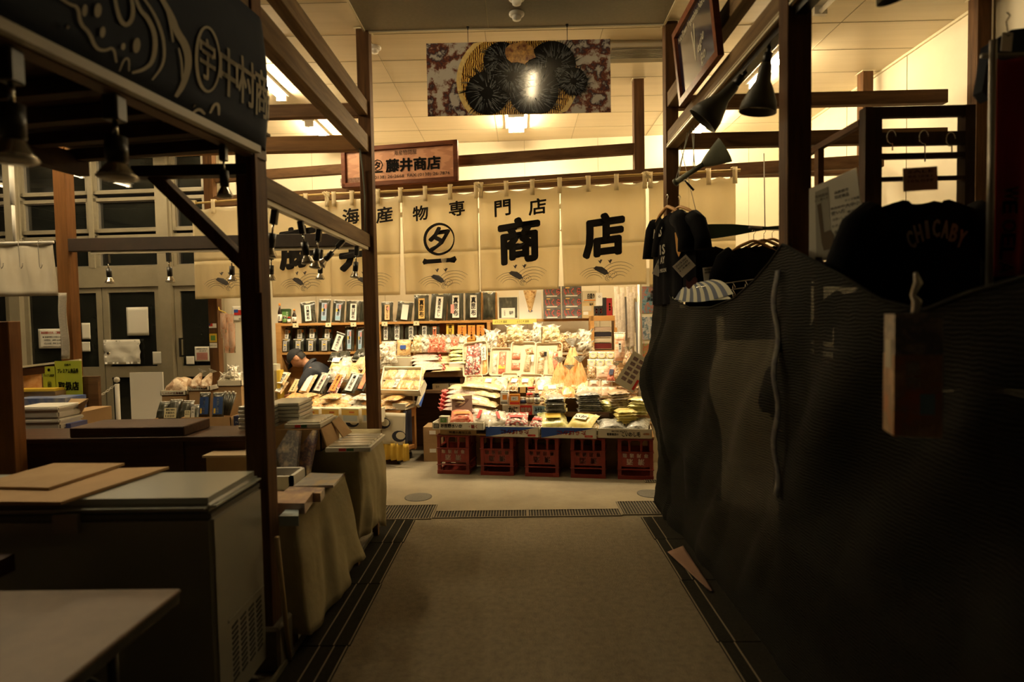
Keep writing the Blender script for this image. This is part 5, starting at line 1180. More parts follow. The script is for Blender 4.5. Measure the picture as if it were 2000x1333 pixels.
PT = [(.03, .17, 1.58, 1.86, 'teal_poster', (.12, .25, .3), (.35, .1, .05), '海鮮丼'), (.19, .32, 1.62, 1.9, 'red_poster', (.45, .08, .05), (.2, .12, .06), None), (.03, .19, 1.30, 1.54, 'blue_poster', (.2, .28, .33), (.6, .55, .5), '毛蟹'), (.21, .3, 1.3, 1.5, 'cyan_poster', (.1, .4, .5), (.6, .55, .4), None), (.03, .2, 1.03, 1.26, 'green_poster', (.3, .35, .15), (.5, .12, .06), 'うに'), (.03, .2, .75, .98, 'cream_poster', (.55, .5, .38), (.1, .3, .15), '鮭')]
for i, (a, b2, z0, z1, nm, c1, c2_, tx) in enumerate(PT):
    b = MB(t); b.bb(mk(nm, c1, .4, c2=(c2_, c1, (.03, .03, .03)), scale=14), q0.x + a, q0.x + b2, 6.046, 6.05, z0, z1)
    if tx: b.text(PAPER, tx, (q0.x + b2 - .035, 6.043, (z0 + z1) / 2 + .04), XA, ZA, .035, vertical=True, bold=.03, res=1)
    b.build('poster', t)
# ================================================================== middle counter between cart and island
t = thing('side_counter', 'dark wooden two-level counter between the cart and the island display', 'counter', (-1.15, 6.7, 0))
xa, xb = bx(742, 730, 6.45), bx(909, 730, 6.45)
zc = bzz(860, 727, 6.45); zs = bzz(860, 762, 6.45)
DKC = grain('counter_brown', (.20, .11, .05), (.12, .065, .03), 0)
for (c0, c1, z0, z1, nm) in ((6.45, 6.95, zc - .06, zc, 'top_board'), (6.45, 6.95, zs - .04, zs, 'shelf_board'), (6.9, 6.95, .0, zc - .06, 'back_board')):
    b = MB(t); bbox(b, DKC, xa, xb, c0, c1, z0, z1); b.build(nm, t, bevel=.003)
for x in (xa, xb - .05):
    b = MB(t); bbox(b, DKC, x, x + .05, 6.46, 6.9, 0, zc - .06); b.build('side_board', t)
def bput(key, maker, px0, px1, py0, py1, tau, label, c=6.5, yaw=0.0, roll=0.0, tz=None, lift=0, group=None):
    return put_px(key, maker, bpl(c), px0, px1, py0, py1, tau, label, group, BYAW + yaw, roll, tz=tz, lift=lift)
for i, (a, b2, tx) in enumerate(((846, 878, '活き帆立貝柱'), (880, 907, 'ワカメ'))):
    b = MB(); x0, x1 = bx(a, 750, 6.48), bx(b2, 750, 6.48); bbox(b, CRB, x0, x1, 6.48, 6.8, zs, zs + .065); b.text(GREYI, tx, ((x0 + x1) / 2, 6.476 - .055 * x0, zs + .033), XA, ZA, .028, (x1 - x0) * .7, bold=.02, res=1)
    tag(b.build('flat_box'), 'flat cream box on the counter shelf, %s' % ('with a long printed line', 'beside the island trays')[i], 'box')
b = MB(); x0, x1 = bx(806, 700, 6.75), bx(906, 700, 6.75); 
for i, (a, b2, tx) in enumerate(((748, 806, 'さきいか'),)):
    b = MB(); x0, x1 = bx(a, 697, 6.6), bx(b2, 697, 6.6); bbox(b, CRB, x0, x1, 6.6, 6.9, zc + .03, zc + .16); b.text(INK, tx, (x1 - .1, 6.596 - .055 * x0, zc + .12), XA, ZA, .045, .16, bold=.02, res=1)
    tag(b.build('printed_box'), 'cream box with brush lettering on the counter behind the red netted packs', 'box')
for i, (a, b2) in enumerate(((807, 856), (858, 905))):
    boxw = lambda: k_obox(.4, .26, .13, mk('pale_wood_box', (.50, .30, .13), .6))
    b_ = hit((a + b2) / 2, 692, *bpl(6.72)); put('pwb', boxw, Vector((b_.x, b_.y, zc + .12)), (b2 - a) / FPX * b_.y, .2, (0, 0, BYAW), 'pale wooden box on the counter holding red and white packs, %s' % ('nearer the aisle post', 'nearer the island')[i])
    b = MB(); bbox(b, DKC, bx(a, 692, 6.72), bx(b2, 692, 6.72), 6.74, 6.92, zc, zc + .119); tag(b.build('riser_block'), 'low dark riser under the pale wooden box, %s' % ('nearer the aisle post', 'nearer the island')[i], 'riser')
bput('bgst', lambda: k_pack('squid', BLUE, None, w=.17, l=.2, crimp=FILM, lw=.4, lh=.25, sd=3), 774, 803, 665, 695, T(75), 'cream snack bag with blue oval label above the brush-lettered box', c=6.72)
bput('bgst2', lambda: k_pack('white', PINK, None, w=.17, l=.2, crimp=FILM, lw=.3, lh=.2, sd=6), 744, 775, 668, 695, T(75), 'white snack bag with small red squares beside the aisle post', c=6.74)
for i, (px, mt) in enumerate(((815, 'pasta'), (832, 'white'), (848, 'red'), (862, 'red'), (876, 'white'), (890, 'red'), (902, 'white'), (868, 'pasta'))):
    bput('cw' + mt + str(i % 2), lambda mt=mt, i=i: k_crinkle(mt, w=.16, l=.16, tk=.07, sd=i + 3), px - 12, px + 12, 660 if i != 7 else 672, 690, T(70), 'small clear bag of %s food heaped in the pale wooden boxes, %s' % ({'pasta': 'pale', 'white': 'white', 'red': 'red'}[mt], ORD[i]), c=6.68, yaw=.3 * (i % 3 - 1))
for i in range(5):
    b_ = hit(830 - 2 * i, 724 - i * 6, *bpl(6.5 + .05 * i)); put('bundle_r', None, b_ - XA * 0.12, .16, .34, (0.05, 0, -pi / 2 + .1 * (i % 3 - 1)), 'long pinkish net pack with red end on the counter, %s layer from below' % ORD[i], 'pink net packs on the counter', tz=.6)
for i in range(6):
    b_ = hit(872 + (i % 2) * 6, 726 - i * 5, *bpl(6.5 + .04 * i)); put('bundle_c', None, b_ - XA * 0.16, .18, .34, (0.05, 0, -pi / 2 + .12 * (i % 3 - 1)), 'long cream dried strip pack on the counter, %s layer from below' % ORD[i], 'cream strip packs on the counter', tz=.5)
b = MB(); x0, x1 = bx(878, 722, 6.46), bx(908, 722, 6.46); bbox(b, STY, x0, x1, 6.47, 6.75, zc, zc + .105); tag(b.build('foam_box', bevel=.008), 'white foam box under the yellow-green packs at the counter end', 'box')
for i in range(5):
    b_ = hit(893, 711 - i * 7, *bpl(6.48 + .03 * i)); put('st_sgr', None, b_, .2, .2, (.05, .04 * (i % 3 - 1), .2 * (i % 3 - 1)), 'yellow-green pack on the foam box, %s from below' % ORD[i], 'yellow-green packs on the foam box', tz=1)
for i, (px, py) in enumerate(((752, 724), (762, 712), (750, 700))):
    bput('cwwhite1', None, px - 14, px + 14, py - 22, py, T(50), 'white crinkled bag beside the aisle post on the counter, %s from below' % ORD[i], c=6.5, yaw=.3 * i)
for i, (a, b2, z0, z1) in enumerate(((826, 856, 0.0, 0.2), (826, 856, .2, .38))):
    b = MB(); x0, x1 = bx(a, 830, 6.1), bx(b2, 830, 6.1); bbox(b, CARD, x0, x1, 6.15, 6.42, z0 + .001, z1); bbox(b, PAPER, x0 + .06, x0 + .13, 6.147, 6.152, z0 + .10, z0 + .14)
    tag(b.build('cardboard_box'), 'brown cardboard box on the floor beside the end crate, %s of two' % ('lower', 'upper')[i], 'box')
# ================================================================== goods cart
cu = Vector((cos(radians(17)), -sin(radians(17)), 0)); cv = Vector((-cu.y, cu.x, 0)); CYAW = math.atan2(cu.y, cu.x)
CC = Vector((-1.29, 6.05, 0))
CM = Matrix((cu, cv, ZA)).transposed()
def crt(s, d, z): return CC + cu * s + cv * d + Vector((0, 0, z))          # s negative towards the wall end
def cpl(d): return ((cv.x, cv.y, 0), cv.dot(CC) + d)
def cbox(mb, mat, s0, s1, d0, d1, z0, z1): mb.box(mat, crt((s0 + s1) / 2, (d0 + d1) / 2, (z0 + z1) / 2), (abs(s1 - s0), abs(d1 - d0), z1 - z0), CM)
ORW = grain('cart_orange_wood', (.42, .20, .06), (.32, .14, .04), 2, .5)
t = thing('goods_cart', 'low wooden cart on casters heaped with seafood packs behind the aisle post', 'cart', crt(-.8, .25, 0))
b = MB(t); cbox(b, ORW, -1.62, 0, 0, .38, .555, .59); b.build('top_board', t, bevel=.003)
b = MB(t); cbox(b, ORW, -1.6, -.01, .01, .37, .12, .16); b.build('lower_shelf', t, bevel=.003)
for s in (-1.59, -.05):
    for d in (.01, .33): b = MB(t); cbox(b, ORW, s, s + .045, d, d + .045, .1, .555); b.build('leg', t, bevel=.002)
b = MB(t); cbox(b, ORW, -.03, -.005, .05, .33, .48, .555); b.build('side_rail', t)
for s in (-1.55, -.06):
    for d in (.06, .32):
        b = MB(t); c = crt(s, d, 0); b.tube(BLACK, [c + Vector((-.012, 0, .035)), c + Vector((.012, 0, .035))], .034, 14); b.tube(GREYM, [c + Vector((0, 0, .05)), c + Vector((0, 0, .12))], .012, 8); b.build('caster', t)
t = thing('cart_skirt', 'navy and pale patterned cloth skirt with a yellow frill around the cart', 'cloth', crt(-.8, 0, .06))
SKW = mk('skirt_pale_cloth', (.60, .54, .40), .9); SKN = mk('skirt_navy_cloth', (.02, .02, .035), .9); SKY = mk('skirt_yellow_cloth', (.62, .40, .05), .85)
b = MB(t); b.sheet(SKW, 60, 8, lambda u, v: crt(-1.62 + 1.70 * u, -.03 - .012 * sin(u * 60) * (1 - v) - .03 * (1 - v), .24 + .33 * v), .003)
def skp(s, z, off=.042): return crt(s, -off - .03 * (1 - (z - .24) / .33), z)
for i in range(9):
    sc = -1.5 + i * .19; zc_ = .33 + .13 * (i % 2)
    pts = [(sc + a * 1.0, zc_ + c_) for a, c_ in arc(0, 0, .085, .06, 0, 360, 14)[:-1]]
    vs = [skp(x, z, .05) for x, z in pts]; b.add(vs, [tuple(range(len(vs)))], SKN)
    pts = [(sc + .02 + a, zc_ + .008 + c_) for a, c_ in arc(0, 0, .055, .04, 0, 360, 12)[:-1]]
    vs = [skp(x, z, .053) for x, z in pts]; b.add(vs, [tuple(range(len(vs)))], SKW)
b.build('patterned_cloth', t)
b = MB(t); b.sheet(SKY, 120, 4, lambda u, v: crt(-1.62 + 1.74 * u, -.06 - .025 * sin(u * 150) * (1 - v * .6), .07 + .18 * v), .003); b.build('yellow_frill', t)
b = MB(t); b.sheet(SKN, 8, 8, lambda u, v: crt(.03, .02 + .16 * u, .2 + .38 * v) + cu * (.02 * sin(u * 9)), .004); b.build('dark_side_cloth', t)
for i in range(3):
    b = MB(); cbox(b, mk('blue_white_carton', (.45, .5, .55), .5, c2=(.1, .15, .3), scale=9, kind='voronoi'), -.22, -.08, .18 + .09 * i, .26 + .09 * i, .161, .42 + .02 * i); tag(b.build('upright_carton'), 'blue and white carton standing on the lower shelf of the cart, %s from the front' % ORD[i], 'carton')
def cpk(key, maker, px0, px1, py0, py1, d, tau, label, group=None, yaw=0.0, roll=0.0, tz=None, lift=0.0): return put_px(key, maker, cpl(d), px0, px1, py0, py1, tau, label, group, CYAW + yaw, roll, tz=tz, lift=lift)
# front edge cartons with yellow band
def k_fc(): return k_carton(.24, .12, .12, CRB, [(mk('gold_band', (.75, .5, .12), .5), 0, .72, .98, .4), (mk('blue_grey_window', (.42, .46, .45), .4), 0, .32, .8, .42), (RED, .1, .74, .3, .12)], name='front_carton')
for i, px in enumerate((545, 583, 621, 659, 697, 736)):
    cpk('fc', k_fc, px - 19, px + 19, 795, 822, -.035, pi / 2, 'cream carton with golden band along the cart front, %s from the wall end' % ORD[i], yaw=.02)
b = MB(); cbox(b, CRB, -.10, .05, .02, .26, .595, .66); 
b.text(GREYI, '昆布うまい', crt(.054, .14, .628), cv, ZA, .03, .17, bold=.02, res=1); tag(b.build('end_carton'), 'cream carton with dark lettering on the aisle end of the cart', 'carton')
# flat orange packs in layers behind the cartons
zt_ = .592
for r_, (d, z, nn_) in enumerate(((.0, .60, 8), (.05, .63, 8), (.10, .66, 7), (.02, .69, 4))):
    for i in range(nn_):
        s = -1.50 + 1.5 * (i + .5 * (r_ % 2)) / nn_ + .05
        mt = ['squid', 'white', 'orange', 'squid'][(i + r_) % 4]
        put('cf' + mt, lambda mt=mt: k_pack(mt, PAPER if mt == 'white' else None, None, tk=.03, sd=len(mt) + 2, lw=.3, lh=.25), crt(s, d, z), .21, .17, (.1 + .05 * ((i * 3 + r_) % 3), .05 * ((i + r_) % 3 - 1), CYAW + .16 * ((i * 5 + r_) % 3 - 1)),
            'flat golden snack pack on the cart, layer %s, %s from the wall end' % (ORD[r_], ORD[i]), 'golden snack packs on the cart', tz=1)
# tilted pouch row
tr_ = [(535, 557, 728, 752, 'squid', PAPER, '昆布', 'cream label'), (560, 579, 742, 768, 'squid', mk('cream_label', (.75, .62, .3), .5), 'とろろ昆布', 'cream and yellow label'), (581, 604, 732, 768, 'squid', WHITE, None, 'white glare painted as a blank label'), (606, 632, 730, 768, 'kombu', mk('pinkish_label', (.75, .62, .55), .5), '日高昆布', 'pinkish label'),  # the blank white label stands in for glare on the film
       (637, 660, 730, 768, 'bean', ORANGE, '函館さんま', 'orange label'), (666, 694, 730, 768, 'kombu', PAPER, '羅臼昆布', 'long white label'), (694, 712, 722, 764, 'kombu', LM['rd'], None, 'red and yellow label')]
for i, (a, b2, y0, y1, mt, lm, tx, ds) in enumerate(tr_):
    cpk('ct%d' % i, lambda mt=mt, lm=lm, tx=tx: k_pouch(mt, lm, tx, sd=i, lw=.55, lh=.86, tag_=TAGM, spots=[(.2, .3, .3, .3, PINK)] if i == 3 else None), a, b2, y0, y1, .22, T(50), 'tilted pouch with %s on the cart, %s from the wall end' % (ds, ORD[i]), roll=.10)
cpk('ct0', None, 532, 552, 745, 768, .20, T(50), 'tilted pouch with cream label lying lowest at the wall end of the cart', roll=.2)
# tray with squid packs at the aisle end
t = thing('sloping_display_tray', 'sloping cream display tray of squid packs at the aisle end of the cart', 'tray', crt(-.25, .25, .6))
q = [hit(744, 766, *cpl(.14)), hit(820, 768, *cpl(.14)), hit(826, 722, *cpl(.42)), hit(752, 722, *cpl(.42))]
b = MB(t); nrm = (q[1] - q[0]).cross(q[3] - q[0]).normalized(); nrm = nrm if nrm.z > 0 else -nrm
b.add([p for p in q] + [p - nrm * .05 for p in q], [(0, 1, 2, 3), (7, 6, 5, 4), (0, 4, 5, 1), (1, 5, 6, 2), (2, 6, 7, 3), (3, 7, 4, 0)], CRB)
for i in (0, 1, 2, 3): b.bar(CRW, q[i] + nrm * .015, q[(i + 1) % 4] + nrm * .015, .012, .05, nrm)
b.build('tray_body', t)
b = MB(t); cbox(b, CARD, -.62, -.02, .33, .375, .592, .80); b.build('prop_box', t)
def onq(u, v, off=.012): return (q[0] * (1 - u) + q[1] * u) * (1 - v) + (q[3] * (1 - u) + q[2] * u) * v + nrm * off
TQ = math.atan2((q[3] - q[0]).z, (q[3] - q[0]).xy.length)
for i, (u, v, mt, ds) in enumerate(((.12, .04, 'orange', 'orange'), (.36, .04, 'squid', 'white-labelled'), (.60, .04, 'orange', 'orange'), (.86, .04, 'squid', 'golden'), (.14, .5, 'squid', 'ring-shaped'), (.40, .5, 'white', 'pale'), (.64, .5, 'squid', 'golden'), (.87, .5, 'squid', 'golden'))):
    put('cq' + mt + str(i == 1), lambda mt=mt, i=i: k_pack(mt, PAPER if i == 1 else None, 'いか' if i == 1 else None, tk=.025, sd=i, vertical=True, lw=.4, lh=.8), onq(u, v), .13, .16, (TQ, 0, CYAW), '%s squid pack in the sloping tray, %s in its %s row' % (ds, ORD[i % 4], 'front' if i < 4 else 'back'), tz=1)
t = thing('open_carton', 'cream carton with a blue triangle leaning against the aisle end of the cart', 'carton', hit(826, 795, *cpl(.3)))
b = MB(t); e0, e1, e2, e3 = hit(817, 790, *cpl(.20)), hit(822, 795, *cpl(.22)), hit(834, 752, *cpl(.5)), hit(829, 742, *cpl(.5))
b.add([e0, e1, e2, e3] + [p + Vector((-.03, -.0, -.01)) for p in (e0, e1, e2, e3)], [(0, 1, 2, 3), (7, 6, 5, 4), (0, 4, 5, 1), (1, 5, 6, 2), (2, 6, 7, 3), (3, 7, 4, 0)], CRB)
b.add([e1 + Vector((.002, -.002, 0)), (e1 * .3 + e2 * .7) + Vector((.002, -.002, 0)), (e0 * .9 + e1 * .1) + Vector((.002, -.003, 0))], [(0, 1, 2)], BLUE); b.build('box_body', t)
# ------------------------------------------------------------------ rear table with heaped bags and the shopkeeper
t = thing('rear_table', 'rear table heaped with clear bags behind the cart', 'table', (-2.0, 6.75, 0))
xa, xb = bx(628, 740, 6.6), bx(742, 740, 6.6); zr_ = bzz(690, 742, 6.6)
b = MB(t); bbox(b, CRB, xa, xb, 6.6, 6.95, zr_ - .03, zr_); b.build('tabletop', t)
for x in (xa + .03, xb - .03):
    for c in (6.63, 6.92): b = MB(t); bbox(b, GREYM, x - .015, x + .015, c - .015, c + .015, 0, zr_ - .03); b.build('leg', t)
hp = [(632, 660, 712, 742, 'white'), (655, 683, 712, 742, 'pasta'), (680, 706, 710, 742, 'squid'), (700, 716, 700, 742, 'orange'), (642, 668, 700, 722, 'green'), (664, 690, 698, 722, 'white'), (686, 712, 694, 722, 'pasta'), (640, 662, 690, 706, 'kombu'), (662, 684, 688, 706, 'kombu'), (684, 706, 685, 704, 'kombu'), (698, 714, 682, 700, 'kombu')]
for i, (a, b2, y0, y1, mt) in enumerate(hp):
    bput('hp' + mt, lambda mt=mt: k_pack(mt, PAPER if mt == 'green' else None, None, tk=.05, sd=i + 2, lw=.6, lh=.4), a, b2, y0, y1, T(38), 'crinkled %s bag heaped on the rear table, %s counted from its lowest' % ({'white': 'white', 'pasta': 'cream', 'squid': 'golden', 'orange': 'orange', 'green': 'green-labelled', 'kombu': 'black glossy'}[mt], ORD[i]), c=6.62 + .09 * (i > 3) + .08 * (i > 6), yaw=.3 * (i % 3 - 1))
for i in range(2):
    b = MB(); x0 = bx(546 - 10 * i, 745, 6.5); bbox(b, YEL if i else CRB, bx(528 + 8 * i, 735, 6.6), bx(541 + 6 * i, 735, 6.6), 6.6, 6.7, .5, bzz(540, 712 + 12 * i, 6.6)); tag(b.build('small_stand_box'), ('yellow', 'cream')[1 - i] + ' upright box beside the near post behind the cart', 'box')
SKIN = mk('skin', (.52, .26, .15), .55); HAIR = mk('black_hair', (.012, .009, .007), .7); JKT = mk('dark_navy_jacket', (.018, .022, .032), .75, c2=(.026, .03, .042), scale=30, bump=.3, bscale=12); TRS = mk('dark_trousers', (.02, .02, .022), .8)
def skin_mesh(verts, edges, radii, lvl=2, root=0):
    me = bpy.data.meshes.new('tmp_skin'); me.from_pydata([tuple(v) for v in verts], edges, []); o = bpy.data.objects.new('tmp_skin', me); COL.objects.link(o)
    md = o.modifiers.new('s', 'SKIN'); md.use_smooth_shade = True
    for i, sv in enumerate(me.skin_vertices[0].data): sv.radius = (radii[i] if isinstance(radii[i], tuple) else (radii[i], radii[i])); sv.use_root = (i == root)
    sb = o.modifiers.new('u', 'SUBSURF'); sb.levels = lvl
    bpy.context.view_layer.update(); r = bpy.data.meshes.new_from_object(o.evaluated_get(bpy.context.evaluated_depsgraph_get()))
    V = [v.co.copy() for v in r.vertices]; Fs = [tuple(p.vertices) for p in r.polygons]
    bpy.data.objects.remove(o); bpy.data.meshes.remove(me); bpy.data.meshes.remove(r); return V, Fs
PB = Vector((-2.36, 7.03, 0))                      # pelvis foot point; the person faces -x and is bowed forward
def pv(f, s, z): return PB + Vector((-f, s, z))     # f forward, s sideways (towards the wall +)
t = thing('person', 'person in black cap and dark navy jacket bowed over behind the cart', 'person', PB)
hc = pv(.375, -.04, 1.105)
V = [pv(0, 0, .52), pv(.03, 0, .68), pv(.13, 0, .88), pv(.21, -.01, 1.0), pv(.30, -.02, 1.05), hc + Vector((.01, 0, 0)),
     pv(.16, -.18, .96), pv(.26, -.24, .76), pv(.42, -.17, .66), pv(.16, .18, .96), pv(.26, .24, .76), pv(.42, .17, .66),
     pv(.05, -.10, .50), pv(.42, -.12, .52), pv(.42, -.12, .10), pv(.52, -.12, .04), pv(.05, .10, .50), pv(.42, .12, .52), pv(.42, .12, .10), pv(.52, .12, .04)]
E = [(0, 1), (1, 2), (2, 3), (3, 4), (4, 5), (2, 6), (6, 7), (7, 8), (2, 9), (9, 10), (10, 11), (0, 12), (12, 13), (13, 14), (14, 15), (0, 16), (16, 17), (17, 18), (18, 19)]
Rr = [(.13, .15), (.12, .15), (.125, .17), (.07, .08), .058, .07, .06, .048, .032, .06, .048, .032, .085, .062, .042, .035, .085, .062, .042, .035]
V0, F0 = skin_mesh(V, E, Rr)
bm_parts = MB(); bm_parts.add(V0, F0, SKIN, True)
# head: shaped grid, nose, ears, chin
HR = Matrix.Rotation(radians(-52), 3, 'Y')           # gaze down and towards -x
def headf(u, v):
    a = 2 * pi * u; ph = pi * v; x = -cos(a) * sin(ph); y = sin(a) * sin(ph); z = cos(ph)
    P = Vector((x * .098, y * .077, z * .122))
    if z < 0: P.x *= 1 - .12 * z * z; P.y *= 1 + .28 * z; 
    if x < -.6:
        P.x += -.022 * math.exp(-((z + .12) / .14) ** 2 - (y / .16) ** 2)        # nose
        P.x += .010 * math.exp(-((z - .12) / .10) ** 2 - ((abs(y) - .38) / .16) ** 2)  # eye hollows
        P.x += -.006 * math.exp(-((z + .48) / .07) ** 2 - (y / .25) ** 2); P.x += -.008 * math.exp(-((z + .78) / .12) ** 2 - (y / .3) ** 2)
    return hc + HR @ P
bm_parts.grid(SKIN, 40, 30, headf)
for sy in (-1, 1):
    bm_parts.tube(SKIN, [hc + HR @ Vector((.012 + .02 * cos(a), sy * (.078 + .006 * sin(a)), .002 + .034 * sin(a))) for a in [i * .55 for i in range(12)]], .007, 8)
    bm_parts.tube(SKIN, [hc + HR @ Vector((.01, sy * .074, -.02)), hc + HR @ Vector((.012, sy * .08, .02))], .01, 8)
# hands with five fingers resting on the lap side of the table
for sy in (-1, 1):
    wr = pv(.42, sy * .17, .66); palm = wr + Vector((-.075, -sy * .02, -.01))
    vv = [wr, palm]; ee = [(0, 1)]; rr_ = [.028, (.022, .034)]
    for k, (dy, L) in enumerate(((-.03, .062), (-.011, .074), (.009, .068), (.028, .052))):
        b0 = palm + Vector((-.03, dy, 0)); vv += [b0, b0 + Vector((-L * .5, dy * .2, .004)), b0 + Vector((-L * .85, dy * .3, -.014)), b0 + Vector((-L, dy * .3, -.032))]
        n_ = len(vv) - 4; ee += [(1, n_), (n_, n_ + 1), (n_ + 1, n_ + 2), (n_ + 2, n_ + 3)]; rr_ += [.0095, .0088, .008, .0068]
    tb = palm + Vector((.02, -sy * .035, 0)); vv += [tb, tb + Vector((-.03, -sy * .018, -.008)), tb + Vector((-.052, -sy * .018, -.02))]; n_ = len(vv) - 3
    ee += [(1, n_), (n_, n_ + 1), (n_ + 1, n_ + 2)]; rr_ += [.012, .010, .008]
    hv, hf = skin_mesh(vv, ee, rr_, 1, 1); bm_parts.add(hv, hf, SKIN, True)
body = bm_parts.build('body', t, loc=(0, 0, 0)); 
body.data.transform(Matrix.Translation(-PB))
rm = body.modifiers.new('remesh', 'REMESH'); rm.mode = 'VOXEL'; rm.voxel_size = .007; rm.use_smooth_shade = True
Vj = [V[0] + Vector((0, 0, .06))] + V[1:4] + [pv(.285, -.015, 1.045)] + V[6:12]
Ej = [(0, 1), (1, 2), (2, 3), (3, 4), (2, 5), (5, 6), (6, 7), (2, 8), (8, 9), (9, 10)]
Rj = [(.16, .18), (.155, .18), (.175, .215), (.135, .155), (.082, .09), .088, .072, .05, .088, .072, .05]
Vj, Fj = skin_mesh(Vj, Ej, Rj); b = MB(t); b.add(Vj, Fj, JKT, True); b.build('jacket', t)
Vt, Ft = skin_mesh([V[0]] + [V[12], V[13], pv(.42, -.12, .14), V[16], V[17], pv(.42, .12, .14)], [(0, 1), (1, 2), (2, 3), (0, 4), (4, 5), (5, 6)], [(.15, .165), .105, .08, .06, .105, .08, .06]); b = MB(t); b.add(Vt, Ft, TRS, True); b.build('trousers', t)
for sy in (-1, 1): b = MB(t); b.tube(BLACK, [pv(.36, sy * .12, .045), pv(.44, sy * .12, .05), pv(.56, sy * .12, .035), pv(.60, sy * .12, .03)], [.044, .05, .044, .028], 12); b.build('shoe', t)
b = MB(t)                                            # hair behind and below the cap
b.grid(HAIR, 24, 10, lambda u, v: hc + HR @ Vector((cos(2.1 * (u - .5)) * sin(pi * (.42 + .26 * v)) * .103 + .001, sin(2.1 * (u - .5)) * sin(pi * (.42 + .26 * v)) * .083, cos(pi * (.42 + .26 * v)) * .126))); b.build('hair', t)
CAPM = mk('black_cap_cloth', (.010, .010, .012), .85)
tc = MB(t); tc.grid(CAPM, 32, 12, lambda u, v: hc + HR @ Vector((cos(2 * pi * u) * sin(pi * .5 * v) * .112, sin(2 * pi * u) * sin(pi * .5 * v) * .091, .022 + cos(pi * .5 * v) * .112)))
tc.sheet(CAPM, 12, 6, lambda u, v: hc + HR @ Vector((-.10 - .075 * v * (1 - (2 * u - 1) ** 2 * .5), (u - .5) * .15 * (1 - .15 * v), .028 - .018 * v)), .004)
cap = tc.build('cap', t)
b = MB(t); b.text(PAPER, 'N', hc + HR @ Vector((-.104, -.035, .075)), HR @ Vector((.3, -.95, 0)), HR @ Vector((.4, 0, 1)), .045, bold=.04); b.build('cap_emblem', cap); 
bpy.context.view_layer.update()
b = MB(); b.lathe(GREYM, [(.16, .0), (.16, .02), (.03, .03), (.03, .36), (.17, .37), (.18, .40), (.0, .41)], (PB.x + .02, PB.y, 0), 18); tag(b.build('stool'), 'round stool under the bowed person behind the cart', 'stool')
# ================================================================== left part of the seafood stall, in front of the doors
YT = 5.62
t = thing('display_table', 'dark table with cardboard trays of dried goods before the narrow glass door', 'table', (at(385, 838, YT).x, YT + .25, 0))
xa, xb = at(290, 838, YT).x, at(482, 838, YT).x; zt2 = at(370, 838, YT).z
b = MB(t); b.bb(DKC, xa, xb, YT - .02, YT + .55, zt2 - .04, zt2); b.build('tabletop', t, bevel=.003)
for x in (xa + .03, xb - .03):
    for y in (YT + .02, YT + .5): b = MB(t); b.bb(DKC, x - .025, x + .025, y - .025, y + .025, 0, zt2 - .04); b.build('leg', t)
def ypl(Y): return ((0, 1, 0), Y)
def yput(key, maker, Y, px0, px1, py0, py1, tau, label, yaw=0.0, roll=0.0, group=None, tz=None, lift=0): return put_px(key, maker, ypl(Y), px0, px1, py0, py1, tau, label, group, yaw, roll, tz=tz, lift=lift)
def ybx(key, px0, px1, pybot, Y, dep, h, mat, label, prints=(), yaw=0):
    b_ = at((px0 + px1) / 2, pybot, Y); w = (px1 - px0) / FPX * Y
    o = k_obox(w, dep, h, mat, prints); o.location = b_; o.rotation_euler = (0, 0, yaw); o['label'] = label; return o
ybx('a', 296, 352, 837, YT, .32, .09, CARD, 'shallow cardboard tray of black kelp bags on the dark table')
ybx('b', 353, 452, 837, YT, .32, .11, CARD, 'wider cardboard tray holding the tall black pouches')
for i, (a, b2, y0) in enumerate(((303, 328, 786), (326, 350, 782), (348, 372, 784), (368, 388, 792))):
    yput('blk', lambda: k_pack('kombu', None, None, tk=.05, crimp=FILM, sd=5), YT + .12, a, b2, y0, 822, T(62), 'glossy black kelp bag in the cardboard trays, %s from the doors' % ORD[i], yaw=.15 * (i % 2))
def k_pcard(txt, mat=TAGM):
    def f():
        t = thing('price_card', 'x', 'card'); b = MB(); b.box(mat, (0, .05, .002), (.12, .10, .003))
        for i, s in enumerate(txt): b.text(INK, s, (0, .08 - .03 * i, .0045), XA, YA, .02, .09, bold=.02, res=1)
        b.build('card_body', t); SIZE['x'] = (.12, .10); return t
    return f
yput('pc1', k_pcard(['乾物', '早煮昆布', '1000']), YT + .01, 320, 344, 797, 817, T(80), 'cream handwritten price card on the kelp tray')
yput('pc2', k_pcard(['昆布飴', '¥350']), YT + .01, 360, 371, 802, 817, T(80), 'small cream price card between the two trays')
yput('pc3', k_pcard(['北', '大'], PAPER), YT + .02, 373, 380, 795, 816, T(84), 'narrow white card beside the tall black pouches')
DBL = mk('night_blue_label', (.03, .07, .22), .4)
for i, (a, b2) in enumerate(((388, 410), (414, 438))):
    yput('tp', lambda: k_pouch('kombu', DBL, '天然だし昆布', ink=PAPER, w=.14, l=.28, lw=.8, lh=.72, tag_=False, spots=[(-.3, -.3, .2, .3, YEL)]), YT + .05, a, b2, 768, 815, T(80), 'tall black pouch with night-blue label, %s' % ('nearer the doors', 'beside the stick packs')[i])
for i in range(6):
    p0 = at(434 + 2.5 * i, 812, YT + .08); p1 = at(440 + 3.8 * i, 770 + (i % 2) * 3, YT + .14); b = MB(); b.tube(F['kombu'], [p0, p1], .012, 6); b.tube(FILM, [p1, p1 + Vector((.004, 0, .03))], [.006, .012], 6); tag(b.build('stick_pack'), 'thin dark stick pack leaning beside the tall pouches, %s from them' % ORD[i], 'pack', 'stick packs')
